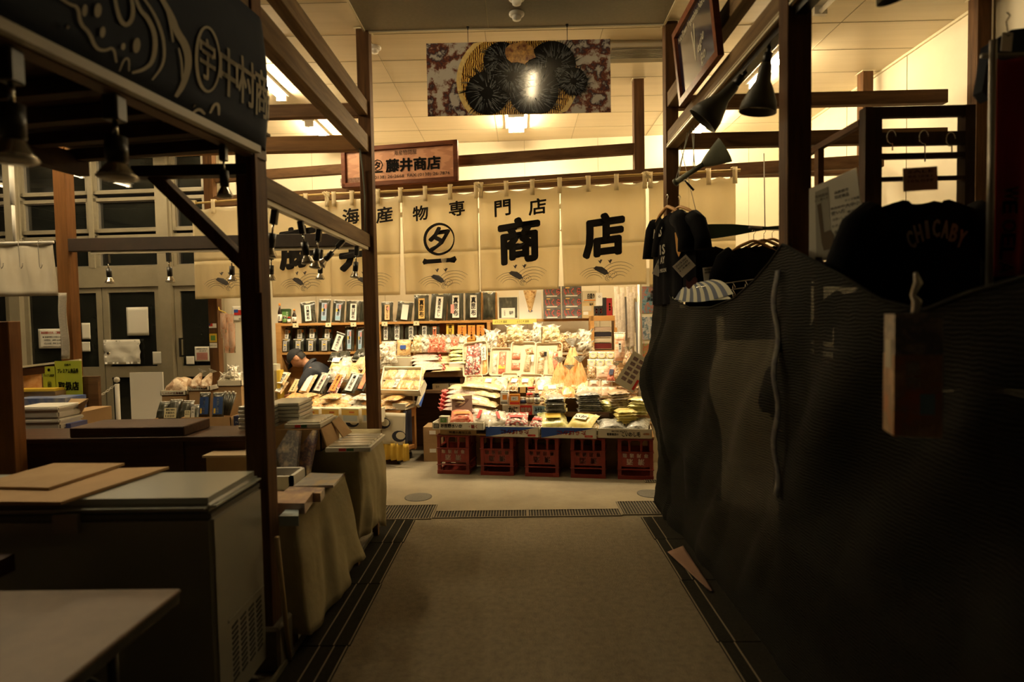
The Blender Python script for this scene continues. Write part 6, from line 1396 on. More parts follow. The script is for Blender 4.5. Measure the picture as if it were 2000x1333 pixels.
# back row: mushroom trays on risers
for i, (a, b2, yb, h, tx) in enumerate(((313, 364, 773, .05, 'しいたけ北海道産'), (366, 410, 764, .05, 'しいたけ北海道産'), (424, 472, 755, .06, None))):
    ybx('m%d' % i, a, b2, yb, YT + .3, .26, h, CRW, ('flat white tray of mushrooms nearest the doors', 'flat white tray of mushrooms before the sticker post', 'white tray of clear packs behind the near post')[i], ([('t', RED if i == 0 else INK, tx, 0, .5, .5, .8)] if tx else ()))
    b = MB(); p = at(a + 2, yb, YT + .3); q_ = at(b2 - 2, yb, YT + .3); b.bb(CARD, p.x, q_.x, YT + .31, YT + .54, zt2 + .0005, p.z - .001); tag(b.build('riser_box'), 'brown box under the %s white tray on the dark table' % ORD[i], 'box')
yput('mb', lambda: k_pack('mush', None, None, w=.25, l=.2, tk=.08, crimp=False, sd=3), YT + .33, 318, 364, 746, 768, T(25), 'low net bag of pale mushrooms on the first white tray')
for i, (a, b2) in enumerate(((368, 392), (388, 412))):
    yput('mbg', lambda: k_bag('mush', w=.2, l=.28, tk=.12, sd=4), YT + .36, a, b2, 722, 762, T(70), 'tied clear bag of mushrooms on the second white tray, %s' % ('nearer the doors', 'nearer the sticker post')[i], roll=.35)
for i, (a, b2, y0) in enumerate(((426, 448, 732), (446, 470, 730), (440, 462, 718))):
    yput('cwwhite2', lambda: k_crinkle('white', w=.16, l=.16, tk=.07, sd=8), YT + .36, a, b2, y0, 752 - 12 * (i == 2), T(55), 'clear white pack in the tray behind the near post, %s' % ORD[i])
b = MB(); p = at(421, 768, YT + .34); b.lathe(GREYM, [(.04, 0), (.055, .06)], (p.x + .03, YT + .25, zt2 + .001), 14); tag(b.build('grey_cup'), 'small grey cup between the trays', 'cup')
b = MB(); p0 = at(457, 841, YT - .02); p1 = at(480, 813, YT - .02); b.bb(NAVY, p0.x, p1.x, YT - .02, YT + .08, zt2 + .001, p1.z); b.text(PAPER, 'プレミアム', ((p0.x + p1.x) / 2, YT - .024, p1.z - .06), XA, ZA, .018, .09, res=1); b.text(YEL, '取扱店', ((p0.x + p1.x) / 2, YT - .024, p1.z - .10), XA, ZA, .022, .07, res=1); tag(b.build('navy_box'), 'small navy box with pale lettering at the end of the dark table', 'box')
ps = Vector((xs_l, NOY(xs_l) + .06, 0))
for nm, (x0, y0, x1, y1), mt, lb, tx in (('flag_sticker', (409, 641, 424, 632), RED, 'sticker with red and white flags on the stall corner post', '● ●'), ('fruit_sticker', (409, 669, 425, 652), YEL, 'yellow and green sticker on the stall corner post', None), ('text_sticker', (410, 680, 427, 670), PAPER, 'white text sticker below the yellow one on the corner post', '案内 0138')):
    b = MB(); a0 = at(x0, y0, ps.y - .051); a1 = at(x1, y1, ps.y - .051); xx = ps.x - .045; w_ = .08
    b.bb(mt if nm != 'flag_sticker' else PAPER, xx, xx + w_, ps.y - .053, ps.y - .0505, a0.z, a1.z)
    if nm == 'flag_sticker': b.bb(RED, xx, xx + .04, ps.y - .055, ps.y - .0525, a0.z + .018, a1.z); b.bb(NAVY, xx, xx + .018, ps.y - .057, ps.y - .0545, a1.z - .02, a1.z)
    if nm == 'fruit_sticker': b.bb(GREEN, xx + .015, xx + .065, ps.y - .055, ps.y - .0525, a0.z + .02, a1.z - .02)
    if nm == 'text_sticker': b.text(INK, tx, (xx + .04, ps.y - .055, (a0.z + a1.z) / 2), XA, ZA, .014, .07, res=1)
    tag(b.build(nm), lb, 'sticker')
t = thing('hanging_pack_bundle', 'bundle of pink-brown packs hanging on the stall corner post', 'packs', at(445, 690, 6.0))
b = MB(t); b.tube(YEL, [Vector((xs_l + .05, 6.2, at(428, 600, 6.1).z)), at(428, 606, 6.1), at(438, 610, 6.0), at(446, 616, 6.0)], .006, 6); b.build('yellow_tie', t)
for i, (a, b2, y0, y1) in enumerate(((430, 445, 612, 660), (440, 456, 614, 668), (436, 448, 630, 690), (446, 459, 632, 690), (431, 441, 618, 650))):
    p0 = at((a + b2) / 2, y0, 5.98 - .02 * i); p1 = at((a + b2) / 2 + 1, y1, 5.98 - .02 * i); b = MB(t); w_ = (b2 - a) / FPX * 6
    b.grid(F['salmon'], 6, 8, lambda u, v: p0 + (p1 - p0) * v + Vector(((u - .5) * w_ * (1 if v < .85 else .6), -.025 * sin(pi * u) * sin(pi * min(1, v + .1)), 0))); b.grid(F['fish'], 6, 8, lambda u, v: p0 + (p1 - p0) * v + Vector(((.5 - u) * w_, .004, 0))); b.build('hanging_pack', t)
# chain barrier, white hanging sheet with hooks, paper strip
t = thing('chain_post', 'white plastic barrier post with ball top in front of the glass doors', 'barrier post', at(229, 845, 5.3).xy.to_3d())
pc = at(228, 742, 5.3); b = MB(t); b.tube(WHITE, [(pc.x, 5.3, .03), (pc.x, 5.3, pc.z - .04)], .019, 12); b.build('tube', t)
b = MB(t); b.lathe(WHITE, [(.0, -.03), (.022, -.02), (.026, 0), (.02, .018), (0, .026)], (pc.x, 5.3, pc.z), 14); b.build('ball_top', t)
b = MB(t); b.lathe(WHITE, [(.15, 0), (.14, .03), (.02, .05)], (pc.x, 5.3, 0), 20); b.build('base', t)
t = thing('barrier_chain', 'white plastic chain hooked to the barrier post', 'chain', pc - Vector((.1, 0, .1)))
b = MB(t); p0, p1 = Vector((pc.x - .02, 5.3, pc.z - .05)), at(150, 790, 5.0)
for i in range(17):
    k = (i + .5) / 17; c = p0 + (p1 - p0) * k + Vector((0, 0, -.03 * sin(pi * k))); d = (p1 - p0).normalized(); s_ = Vector((0, 0, 1)) if i % 2 else Vector((0, 1, 0))
    b.tube(WHITE, [c + d * .020 * cos(a) + s_ * .009 * sin(a) for a in [j * pi / 4 for j in range(9)]], .003, 5)
b.build('links', t)
t = thing('hanging_sheet', 'plain whitish cloth sheet hanging from a white pole above the doors', 'sheet', at(50, 582, 4.5))
SHT = mk('whitish_cloth', (.62, .57, .46), .85, c2=(.56, .50, .38), scale=4)
a0, a1, a2 = at(-40, 478, 4.5), at(104, 475, 4.5), at(108, 578, 4.5)
b = MB(t); b.sheet(SHT, 20, 10, lambda u, v: Vector((a0.x + (a1.x - a0.x) * u + .012 * (1 - v), 4.5 + .008 * sin(u * 14 + v * 3), a2.z + (a1.z - a2.z) * v)), .003); b.build('cloth', t)
b = MB(t); b.tube(WHITE, [(a0.x, 4.49, a1.z + .005), (a1.x + .01, 4.49, a1.z + .005)], .012, 10); b.build('pole', t)
t = thing('ceiling_pole', 'white vertical pole from the crossbeam down to the hanging sheet', 'pole', at(28, 470, 4.49)); c0, c1 = at(29, 470, 4.49), at(26, 330, 4.49)
b = MB(t); b.tube(WHITE, [(c0.x, 4.49, a1.z + .015), (c0.x, 4.49, (c0.z + c1.z) / 2)], .012, 10); b.tube(WHITE, [(c0.x, 4.49, (c0.z + c1.z) / 2), (c0.x, 4.49, 2.85)], .017, 10); b.build('tube', t)
b = MB(t); b.lathe(WHITE, [(.018, -.04), (.05, -.005), (.05, 0)], (c0.x, 4.49, 2.862), 14); b.build('flange', t)
for i, px in enumerate((2, 40, 78)):
    p = at(px, 474, 4.47); e = at(px, 522, 4.47); b = MB()
    b.tube(GREYM, [(p.x + .01, 4.49, p.z + .018), (p.x, 4.47, p.z + .022), (p.x - .006, 4.455, p.z), (p.x, 4.455, e.z), (p.x + .012, 4.45, e.z - .012), (p.x + .024, 4.45, e.z + .005), (p.x + .026, 4.45, e.z + .03)], .003, 6)
    tag(b.build('wire_hook'), 'long wire hook on the white pole over the sheet, %s towards the timber post' % ORD[i], 'hook')
b = MB(); p0, p1 = at(120, 702, 4.3), at(131, 572, 4.3); b.sheet(mk('newsprint', (.5, .46, .38), .8, c2=(.36, .33, .28), scale=60, stretch=(1, 1, 4)), 4, 14, lambda u, v: Vector((p0.x + .045 * u + .006 * sin(v * 7), 4.30 + .02 * u, p0.z + (p1.z - p0.z) * v)), .012)
tag(b.build('paper_strip'), 'tall narrow bundle of printed paper hung beside the timber post', 'paper')
# ================================================================== wooden counter, foam boxes and posters on the left
CBR = grain('counter_red_brown', (.062, .026, .010), (.036, .015, .006), 0, .5)
CBZ = grain('counter_post_brown', (.24, .10, .03), (.15, .06, .02), 2, .5)
YC = 3.30
t = thing('wooden_counter', 'dark red-brown wooden counter wall behind the chest freezer', 'counter', (-2.2, YC, 0))
zc1 = at(250, 853, YC).z; xl_, xr_ = -4.4, at(478, 850, YC).x
b = MB(t); b.bb(CBR, xl_, xr_, YC, YC + .05, 0, zc1 - .03); b.build('panel', t)
b = MB(t); b.bb(CBR, xl_, xr_ + .03, YC - .03, YC + .30, zc1 - .03, zc1); b.build('ledge', t, bevel=.004)
b = MB(t); b.bb(CBR, at(350, 880, YC).x, at(360, 880, YC).x, YC - .012, YC, 0, zc1 - .03); b.build('batten', t)
b = MB(); p0, p1 = at(141, 850, YC), at(363, 832, YC); b.bb(CBR, p0.x, p1.x, YC - .02, YC + .26, zc1 + .001, p1.z); tag(b.build('wooden_box', bevel=.004), 'long low wooden box lying on the counter ledge', 'box')
b = MB(); p0, p1 = at(2, 855, 3.15), at(25, 628, 3.15); b.bb(CBZ, p0.x - .02, p1.x, 3.12, 3.2, 0, p1.z); tag(b.build('short_post', bevel=.003), 'short bright brown wooden upright at the end of the counter', 'post')
b = MB(); b.bb(CBR, p0.x - .6, p0.x - .021, 3.12, 3.2, .0, p1.z + .05); tag(b.build('dark_side_panel'), 'dark wooden side panel beyond the short bright upright', 'panel')
def foam_box(x0, x1, y0, y1, z0, z1, label, lidl=True, yaw=0):
    t = thing('foam_box', label, 'box', ((x0 + x1) / 2, (y0 + y1) / 2, z0)); b = MB(t); b.bb(STY, x0, x1, y0, y1, z0, z1 - .03); b.build('box_body', t, bevel=.01, seg=2)
    b = MB(t); b.bb(STY, x0 - .004, x1 + .004, y0 - .004, y1 + .004, z1 - .029, z1); b.build('lid', t, bevel=.008, seg=2); return t
Yf = 3.75
for i, (a, b2, y0, y1) in enumerate(((30, 120, 855, 842), (28, 116, 842, 819), (30, 113, 819, 795))):
    p0, p1 = at(a, y0, Yf), at(b2, y1, Yf); foam_box(p0.x, p1.x, Yf, Yf + .21, p0.z, p1.z, 'white polystyrene box behind the counter, %s of the stack' % ('lowest', 'middle', 'topmost')[i])
b = MB(); p0 = at(30, 855, Yf); q0 = at(175, 855, Yf); b.bb(DKC, p0.x - .4, q0.x, Yf - .02, Yf + .22, 0, p0.z - .002); tag(b.build('back_bench'), 'dark bench behind the counter carrying the polystyrene boxes', 'bench')
def ybb(name, label, cat, mat, a, y0, b2, y1, Y, dep, txts=(), z0=None):
    p0, p1 = at(a, y0, Y), at(b2, y1, Y); b = MB(); b.bb(mat, p0.x, p1.x, Y, Y + dep, z0 if z0 is not None else p0.z, p1.z)
    for (s, dx, dz, h, w, m_) in txts: b.text(m_, s, (p0.x + (p1.x - p0.x) * dx, Y - .003, p0.z + (p1.z - p0.z) * dz), XA, ZA, h, w, bold=.03, res=1)
    return tag(b.build(name), label, cat)
ybb('blue_carton', 'blue printed carton behind the polystyrene boxes', 'carton', mk('blue_carton_print', (.04, .10, .35), .5, c2=(.35, .36, .38), scale=7), 28, 812, 127, 778, 4.06, .2)
ybb('blue_carton', 'small blue carton low beside the polystyrene stack', 'carton', mk('blue_small', (.08, .10, .30), .5), 119, 852, 138, 828, 3.8, .15)
t = thing('open_cardboard_box', 'open cardboard box with a raised flap beside the green posters', 'box', at(145, 830, 3.95)); b = MB(t); p0, p1 = at(120, 834, 3.95), at(158, 806, 3.95); b.bb(CARD, p0.x, p1.x, 3.95, 4.25, p0.z, p1.z); b.build('box_body', t)
b = MB(t); f0, f1, f2, f3 = at(128, 805, 3.95), at(158, 808, 3.95), at(172, 779, 3.90), at(126, 779, 4.2); b.add([f0, f1, f2, f3] + [p + Vector((0, .006, -.004)) for p in (f0, f1, f2, f3)], [(0, 1, 2, 3), (7, 6, 5, 4), (0, 4, 5, 1), (1, 5, 6, 2), (2, 6, 7, 3), (3, 7, 4, 0)], mk('cardboard_light', (.52, .36, .19), .8)); b.build('flap', t)
YG = mk('lime_poster', (.34, .42, .03), .5, c2=(.42, .46, .05), scale=3)
ybb('voucher_poster', 'lime green premium voucher poster with large dark letters', 'poster', YG, 110, 780, 158, 705, 4.3, .006, (('プレミアム商品券', .5, .74, .035, .16, INK), ('函館市', .5, .90, .016, .05, INK), ('取扱店', .5, .34, .065, .155, NAVY), ('ご利用 できます', .5, .06, .03, .15, INK)))
for i in range(3):
    pass
ybb('voucher_poster', 'smaller lime green voucher poster beside the orange print', 'poster', YG, 85, 760, 108, 716, 4.3, .006, (('プレミアム商品券', .5, .6, .02, .08, INK), ('●', .5, .85, .02, .02, PAPER), ('▣', .5, .2, .035, .025, PAPER)))
ybb('food_print', 'shiny orange food print behind the bright upright', 'print', mk('orange_food_print', (.62, .26, .08), .3, c2=(.85, .55, .3), scale=9, coat=.5), 26, 764, 80, 722, 4.3, .006)
b = MB(); p0, p1 = at(20, 722, 4.28), at(157, 706, 4.34); b.bar(TRIMW, p0 + Vector((0, 0, .01)), p1 + Vector((0, 0, .01)), .03, .015); b.bar(CBR, p0 - Vector((0, 0, .03)), p1 - Vector((0, 0, .03)), .02, .06); tag(b.build('poster_rail'), 'pale-topped wooden rail holding the lime posters', 'rail')
ybb('cardboard_tray', 'brown cardboard tray with yellow rim under the orange print', 'tray', CARD, 26, 782, 108, 765, 4.2, .1)
ybb('yellow_strip', 'yellow strip along the brown cardboard tray', 'strip', YEL, 26, 766, 105, 760, 4.19, .1)
b = MB(); p0 = at(20, 785, 4.2); q0 = at(160, 785, 4.2); b.bb(DKC, p0.x, q0.x, 4.37, 4.4, 0, 1.16); b.bb(DKC, p0.x, q0.x, 4.0, 4.4, .5, at(50, 830, 4.1).z - .0); tag(b.build('poster_rack'), 'dark rack behind the foam boxes that carries posters and cartons', 'rack')
# ================================================================== chest freezer and cardboard
FRZ = mk('freezer_white_paint', (.27, .265, .22), .35, coat=.3); FRZL = mk('freezer_lid_paint', (.30, .32, .29), .3, coat=.5)
FX1, FX0, FY0, FY1 = -1.135, -2.55, 2.05, 2.455
t = thing('chest_freezer', 'old white chest freezer with rounded lid and side vent grille', 'freezer', (-1.8, 2.25, .0))
b = MB(t); b.bb(FRZ, FX0, FX1, FY0, FY1, .07, .845); b.build('freezer_body', t, bevel=.014, seg=3)
b = MB(t); b.bb(FRZL, FX0 - .005, FX1 + .008, FY0 - .012, FY1 + .008, .846, .912); b.build('lid', t, bevel=.030, seg=5)
b = MB(t); b.bb(mk('freezer_gasket', (.12, .12, .11), .6), FX0 + .01, FX1 - .006, FY0 + .006, FY1 - .006, .838, .856); b.build('gasket', t)
g = MB(t); 
for c_ in range(4):
    for r_ in range(11):
        y = FY0 + .11 + c_ * .068; z = .16 + r_ * .021 + .0 * c_; g.bar(BLACK, (FX1 + .0005, y, z), (FX1 + .0005, y + .045, z + .006), .003, .009, (0, 0, 1))
g.build('vent_grille', t); b = MB(t); b.bb(FRZ, FX1 - .002, FX1 + .004, FY0 + .085, FY0 + .385, .405, .412); b.build('grille_frame', t)
b = MB(t); b.bb(mk('freezer_panel', (.3, .3, .27), .5), -1.42, -1.20, FY0 - .006, FY0 + .002, .12, .21); b.bb(BLACK, -1.385, -1.33, FY0 - .009, FY0 - .005, .15, .18); b.lathe(GREYM, [(.018, .0), (.016, .012), (0, .013)], (-1.24, FY0 - .006, .165), 12, Matrix.Rotation(pi / 2, 3, 'X')); b.build('control_panel', t)
for x in (FX0 + .08, FX1 - .08):
    for y in (FY0 + .06, FY1 - .06): b = MB(t); b.lathe(BLACK, [(.03, 0), (.025, .07)], (x, y, 0), 10); b.build('foot', t)
b = MB(t); p = Vector((-1.70, FY0 - .02, .85)); b.bb(GREYM, p.x, p.x + .09, FY0 - .03, FY0 - .011, .80, .87); b.build('latch', t)
def slab(name, label, cat, mat, corners, z, th, bow=0.0, parent=None, txt=None):
    P = [fl(px, py, z) for px, py in corners]; b = MB()
    b.add(P + [p - Vector((0, 0, th)) for p in P], [(0, 1, 2, 3), (7, 6, 5, 4), (0, 4, 5, 1), (1, 5, 6, 2), (2, 6, 7, 3), (3, 7, 4, 0)], mat)
    if txt: txt(b, P)
    return tag(b.build(name), label, cat)
slab('flat_cardboard', 'larger flattened cardboard lying on the freezer lid', 'cardboard', CARD, [(-60, 980), (118, 981), (330, 912), (60, 920)], .925, .011)
slab('flat_cardboard', 'smaller flattened cardboard on top of the larger sheet', 'cardboard', mk('cardboard_dusty', (.40, .27, .14), .85, c2=(.33, .21, .10), scale=4), [(-60, 950), (95, 953), (243, 905), (105, 905)], .937, .010)
# folding table in the foreground
TTOP = mk('worn_table_top', (.14, .092, .058), .6, c2=(.10, .066, .04), scale=5)
t = thing('folding_table', 'brown-topped folding table with black legs in the nearest corner', 'table', (-1.6, 1.4, 0))
b = MB(t); b.bb(TTOP, -2.9, -1.105, .6, 1.80, .685, .70); b.build('tabletop', t, bevel=.004)
b = MB(t); b.bb(BLACK, -2.9, -1.11, .605, 1.795, .655, .685); b.build('edge_frame', t)
for y in (1.72, .70): b = MB(t); b.tube(BLACK, [(-1.28, y, .66), (-1.28, y, .0)], .016, 10); b.build('leg', t)
b = MB(t); b.tube(BLACK, [(-1.28, 1.72, .25), (-1.28, .70, .25)], .012, 8); b.build('stretcher', t)
b = MB(t); b.tube(BLACK, [(-1.29, 1.72, .42), (-1.75, 1.7, .66)], .01, 8); b.build('brace', t)
b = MB(t); b.tube(BLACK, [(-1.30, 1.70, .60), (-1.6, 1.70, .40)], .01, 8); b.build('brace', t)
b = MB(); b.bb(mk('dark_maroon_box', (.05, .015, .01), .5), -2.3, -1.78, 1.55, 1.95, .7005, .76); tag(b.build('dark_box'), 'dark maroon flat box on the far corner of the folding table', 'box')
# ================================================================== cloth-covered tables beside the aisle
KHK = mk('khaki_cloth', (.38, .33, .19), .85, c2=(.33, .285, .16), scale=3, bump=.25, bscale=18)
def covered_table(name_l, x0, x1, y0, y1, z, hem_l, cloth_l, flare=.06, seedv=0, hem=.08, bulge=0.0):
    t = thing('side_table', name_l, 'table', ((x0 + x1) / 2, (y0 + y1) / 2, 0))
    b = MB(t); b.bb(DKC, x0, x1, y0, y1, z - .03, z - .004); b.build('tabletop', t)
    for x in (x0 + .04, x1 - .05):
        for y in (y0 + .05, y1 - .05): b = MB(t); b.bb(DKC, x - .02, x + .02, y - .02, y + .02, 0, z - .03); b.build('leg', t)
    c = thing('table_cloth', cloth_l, 'tablecloth', ((x0 + x1) / 2, (y0 + y1) / 2, hem))
    b = MB(c); b.sheet(KHK, 10, 12, lambda u, v: (x0 + (x1 - x0) * u, y0 + (y1 - y0) * v, z + .002 * noise.noise(Vector((u * 4, v * 4, seedv)))), .003); b.build('top_sheet', c)
    # side drop along the aisle wrapped round both corners
    path = [(x0, y0)] + [(x0 + (x1 - x0) * i / 8, y0) for i in range(1, 8)] + [(x1 - .03, y0), (x1 - .008, y0 + .012), (x1, y0 + .04)] + [(x1, y0 + .04 + (y1 - y0 - .08) * i / 22) for i in range(1, 22)] + [(x1, y1 - .04), (x1 - .008, y1 - .01), (x1 - .03, y1)] + [(x1 - (x1 - x0) * i / 6, y1) for i in range(1, 7)]
    n = len(path) - 1
    def dr(u, v):
        k = u * n; i = min(int(k), n - 1); f = k - i; x = path[i][0] * (1 - f) + path[i + 1][0] * f; y = path[i][1] * (1 - f) + path[i + 1][1] * f
        dx = 1 if x > x1 - .035 else 0; dy = -1 if y < y0 + .03 else (1 if y > y1 - .03 else 0)
        d = 1 - v; ph = u * 24 + seedv + 3 * noise.noise(Vector((u * 6, v, seedv)))
        fold = (.016 * sin(ph) + .016 * sin(ph * .37 + 1) + .03 * noise.noise(Vector((u * 9, v * 2.5, seedv)))) * d ** .8 + bulge * sin(pi * min(1, d * 1.1)) * .5
        nx, ny = dx * 1.0, dy * 1.0
        hz = hem + .035 * sin(u * 9 + seedv) + (.05 * noise.noise(Vector((u * 5, 2, seedv))))
        return (x + nx * (flare * d + fold), y + ny * (flare * d * .4 + fold * .5), z - .001 - (z - hz) * d)
    b = MB(c); b.sheet(KHK, 110, 14, dr, .003); b.build('side_drop', c)
    return t
covered_table('low table nearest the freezer, under the long khaki cloth', -1.62, -1.075, 2.65, 3.44, .63, 0, 'long khaki cloth draped over the low table beside the freezer post', .07, 1, .07)
covered_table('taller table by the aisle, under the wrapped khaki cloth', -1.75, -1.015, 3.52, 4.12, .765, 0, 'khaki cloth tucked round the taller table at the end of the row', .03, 5, .17, .05)
Z1 = .636
def s1(nm, lb, cat, mat, cs, z, th, **k): return slab(nm, lb, cat, mat, cs, z, th, **k)
_br = lambda c: tuple(min(.9, x * 1.45) for x in c)
PHO = lambda n, a, b_, c_=None: mk(n, _br(a), .35, c2=((_br(b_), _br(c_)) if c_ else _br(b_)), scale=9, coat=.5)
s1('photo_board', 'pale blue flat box nearest on the low table', 'box', mk('pale_blue_box', (.35, .42, .45), .5), [(545, 1009), (583, 1009), (583, 993), (560, 993)], Z1 + .045, .044)
s1('photo_board', 'grey printed board under the pale blue flat box', 'board', PHO('grey_photo', (.35, .3, .24), (.2, .16, .12)), [(520, 1000), (575, 1001), (580, 984), (520, 984)], Z1 + .02, .019)
s1('photo_board', 'thick brown landscape photo board on the low table', 'board', PHO('brown_photo', (.42, .30, .18), (.24, .15, .12)), [(500, 982), (595, 984), (612, 961), (520, 960)], Z1 + .075, .05)
s1('black_box', 'small black box under the brown landscape board edge', 'box', BLACK, [(580, 992), (594, 992), (611, 972), (597, 972)], Z1 + .03, .029)
s1('photo_board', 'second landscape photo board with dark sky', 'board', PHO('dusk_photo', (.36, .26, .16), (.15, .1, .1), (.5, .36, .2)), [(552, 962), (626, 964), (634, 953), (566, 951)], Z1 + .07, .045)
s1('black_box', 'small black box under the dark-sky board', 'box', BLACK, [(612, 972), (624, 972), (634, 962), (622, 961)], Z1 + .024, .023)
WR = mk('wrapped_pack_print', (.55, .50, .40), .25, c2=((.42, .40, .38), (.62, .48, .30)), scale=8, coat=.8)
for i in range(4):
    s1('wrapped_flat_pack', 'film-wrapped flat pack stacked at the far end of the low table, %s from the top' % ORD[3 - i], 'pack', WR, [(573, 950 - 0), (648 + i, 948), (671, 926), (606, 924)], Z1 + .014 * (i + 1), .0135)
s1('wrapped_flat_pack', 'peach-fronted flat pack lying before the wrapped stack', 'pack', PHO('peach_photo', (.6, .40, .22), (.5, .45, .38)), [(568, 952), (628, 954), (648, 941), (590, 940)], Z1 + .03, .012)
t = thing('foam_food_box', 'open white foam box with glossy dark food beside the near post', 'box', fl(552, 955, Z1)); b = MB(t); p = fl(552, 962, Z1)
b.bb(STY, p.x - .13, p.x + .055, p.y, p.y + .2, Z1, Z1 + .012)
for (xa_, xb_, ya_, yb_) in ((p.x - .13, p.x + .055, p.y, p.y + .02), (p.x - .13, p.x + .055, p.y + .18, p.y + .2), (p.x + .035, p.x + .055, p.y, p.y + .2), (p.x - .13, p.x - .11, p.y, p.y + .2)): b.bb(STY, xa_, xb_, ya_, yb_, Z1, Z1 + .085)
b.build('box_body', t); 
for i in range(6): b = MB(t); b.lathe(mk('glossy_dark_food', (.02, .008, .01), .08, coat=1), [(0, 0), (.022, .008), (.026, .022), (.018, .038), (0, .044)], (p.x - .08 + .045 * (i % 3), p.y + .06 + .05 * (i // 3), Z1 + .02), 12); b.build('dark_food', t)
for i, (pa_, pb_, lb) in enumerate((((548, 930), (578, 868), 'tall photo board of grey harbour scene leaning behind the foam box'), ((572, 928), (600, 862), 'tall peach and violet photo board leaning behind the foam box'))):
    c0 = fl(pa_[0] + 12, pa_[1], Z1); b = MB(); w_ = .085; h_ = .27
    ex_ = Vector((.93, -.35, 0)); up_ = Vector((.05 + .12 * i, .22, 1)).normalized(); nz_ = ex_.cross(up_).normalized()
    b.prism(PHO('harbour_photo', (.5, .42, .32), (.12, .12, .13), (.4, .3, .22)) if i == 0 else PHO('violet_photo', (.65, .38, .2), (.12, .09, .13), (.7, .5, .3)), [(-w_, 0), (w_, 0), (w_ * .95, h_), (-w_ * .95, h_)], c0, ex_, up_, nz_, .02)
    tag(b.build('photo_board'), lb, 'board')
b = MB(); p0 = fl(548, 905, Z1); b.bb(CARD, p0.x - .22, p0.x + .02, 3.2, 3.42, Z1, .80); b.bb(mk('pale_card_top', (.55, .42, .26), .8), p0.x - .22, p0.x + .06, 3.16, 3.42, .80, .812); tag(b.build('cardboard_box'), 'closed cardboard box at the back of the low table by the near post', 'box')
Z2 = .771
def s2(*a, **k): return slab(*a, **k)
t = thing('open_cardboard_box', 'large open cardboard box with folded flaps on the taller table', 'box', fl(590, 880, Z2)); b = MB(t)
c0 = fl(628, 882, Z2); bw = .46; bd = .34; bh = .135
CRDI = mk('cardboard_face', (.40, .25, .10), .8, c2=(.35, .21, .085), scale=5)
x1_, y0_ = c0.x, c0.y
b.bb(CRDI, x1_ - bw, x1_, y0_, y0_ + .008, Z2, Z2 + bh); b.bb(CRDI, x1_ - .008, x1_, y0_, y0_ + bd, Z2, Z2 + bh); b.bb(CRDI, x1_ - bw, x1_ - bw + .008, y0_, y0_ + bd, Z2, Z2 + bh); b.bb(CRDI, x1_ - bw, x1_, y0_ + bd - .008, y0_ + bd, Z2, Z2 + bh); b.bb(CRDI, x1_ - bw, x1_, y0_, y0_ + bd, Z2, Z2 + .008); b.build('box_body', t)
b = MB(t); fq = [Vector((x1_ + .002, y0_ + .0, Z2 + bh)), Vector((x1_ + .045, y0_ - .01, Z2 + .006)), Vector((x1_ + .06, y0_ + bd * .52, Z2 + .006)), Vector((x1_ + .002, y0_ + bd * .55, Z2 + bh))]
b.add(fq + [p - Vector((.006, 0, .004)) for p in fq], [(0, 1, 2, 3), (7, 6, 5, 4), (0, 4, 5, 1), (1, 5, 6, 2), (2, 6, 7, 3), (3, 7, 4, 0)], CARD); b.build('flap', t)
b = MB(t); fq = [Vector((x1_ + .002, y0_ + bd * .58, Z2 + bh + .012)), Vector((x1_ + .075, y0_ + bd * .56, Z2 + .045)), Vector((x1_ + .09, y0_ + bd * .98, Z2 + .05)), Vector((x1_ + .002, y0_ + bd, Z2 + bh + .02))]
b.add(fq + [p - Vector((.006, 0, .004)) for p in fq], [(0, 1, 2, 3), (7, 6, 5, 4), (0, 4, 5, 1), (1, 5, 6, 2), (2, 6, 7, 3), (3, 7, 4, 0)], CARD); b.build('flap', t)
b = MB(t); b.text(WHITE, 'ろ', (x1_ - .33, y0_ - .002, Z2 + .09), XA, ZA, .028, bold=.03); b.build('print', t)
TRW = mk('wrapped_tray_print', (.62, .58, .46), .25, c2=((.5, .46, .36), (.75, .66, .45)), scale=6, stretch=(.6, 5, 1), coat=.8)
def wtray(cx, cy, z, lb, w=.24, d=.34, yaw=0.0):
    t = thing('wrapped_tray', lb, 'tray', (cx, cy, z), yaw); b = MB(); b.box(mk('pale_pack_white', (.6, .58, .48), .4), (0, 0, .014), (w, d, .028)); b.build('tray_body', t, bevel=.003)
    b = MB(); 
    for i in range(5): b.box(TRW, (0, -d * .38 + d * .19 * i, .033), (w * .9, d * .15, .012))
    b.build('packed_food', t, bevel=.004)
    b = MB(); b.box(RED, (-w * .12, -d / 2 - .0012, .014), (w * .16, .002, .016)); b.box(mk('dark_green_mark', (.03, .12, .03), .5), (w * .05, -d / 2 - .0012, .014), (w * .16, .002, .016)); b.build('print', t); return t
wc = fl(655, 884, Z2); wtray(wc.x + .075, wc.y + .19, Z2, 'film-wrapped tray with small red and green marks on the cloth corner', .27, .38)
wtray(x1_ - .12, y0_ + .17, Z2 + bh + .001, 'film-wrapped tray with red and green marks lying across the open box', .22, .3)
for k_, (cx, n_) in enumerate(((x1_ - .40, 6), (x1_ - .27, 5))):
    for i in range(n_):
        b = MB(); z0 = Z2 + bh + .004 + i * .0235 if k_ == 0 else Z2 + bh + .03 + .001 + i * .0235
        b.box(mk('grey_white_pack', (.5, .5, .42), .3, c2=(.42, .42, .36), scale=20, coat=.6), (cx + .004 * (i % 2), y0_ + .12 + .10 * k_, z0 + .011), (.2, .24, .021)); tag(b.build('flat_food_pack', bevel=.004), 'grey-white flat pack in the %s pile on the open box, %s from its top' % (('taller', 'shorter')[k_], ORD[n_ - 1 - i]), 'pack', '%s pile of grey-white packs' % ('taller', 'shorter')[k_])
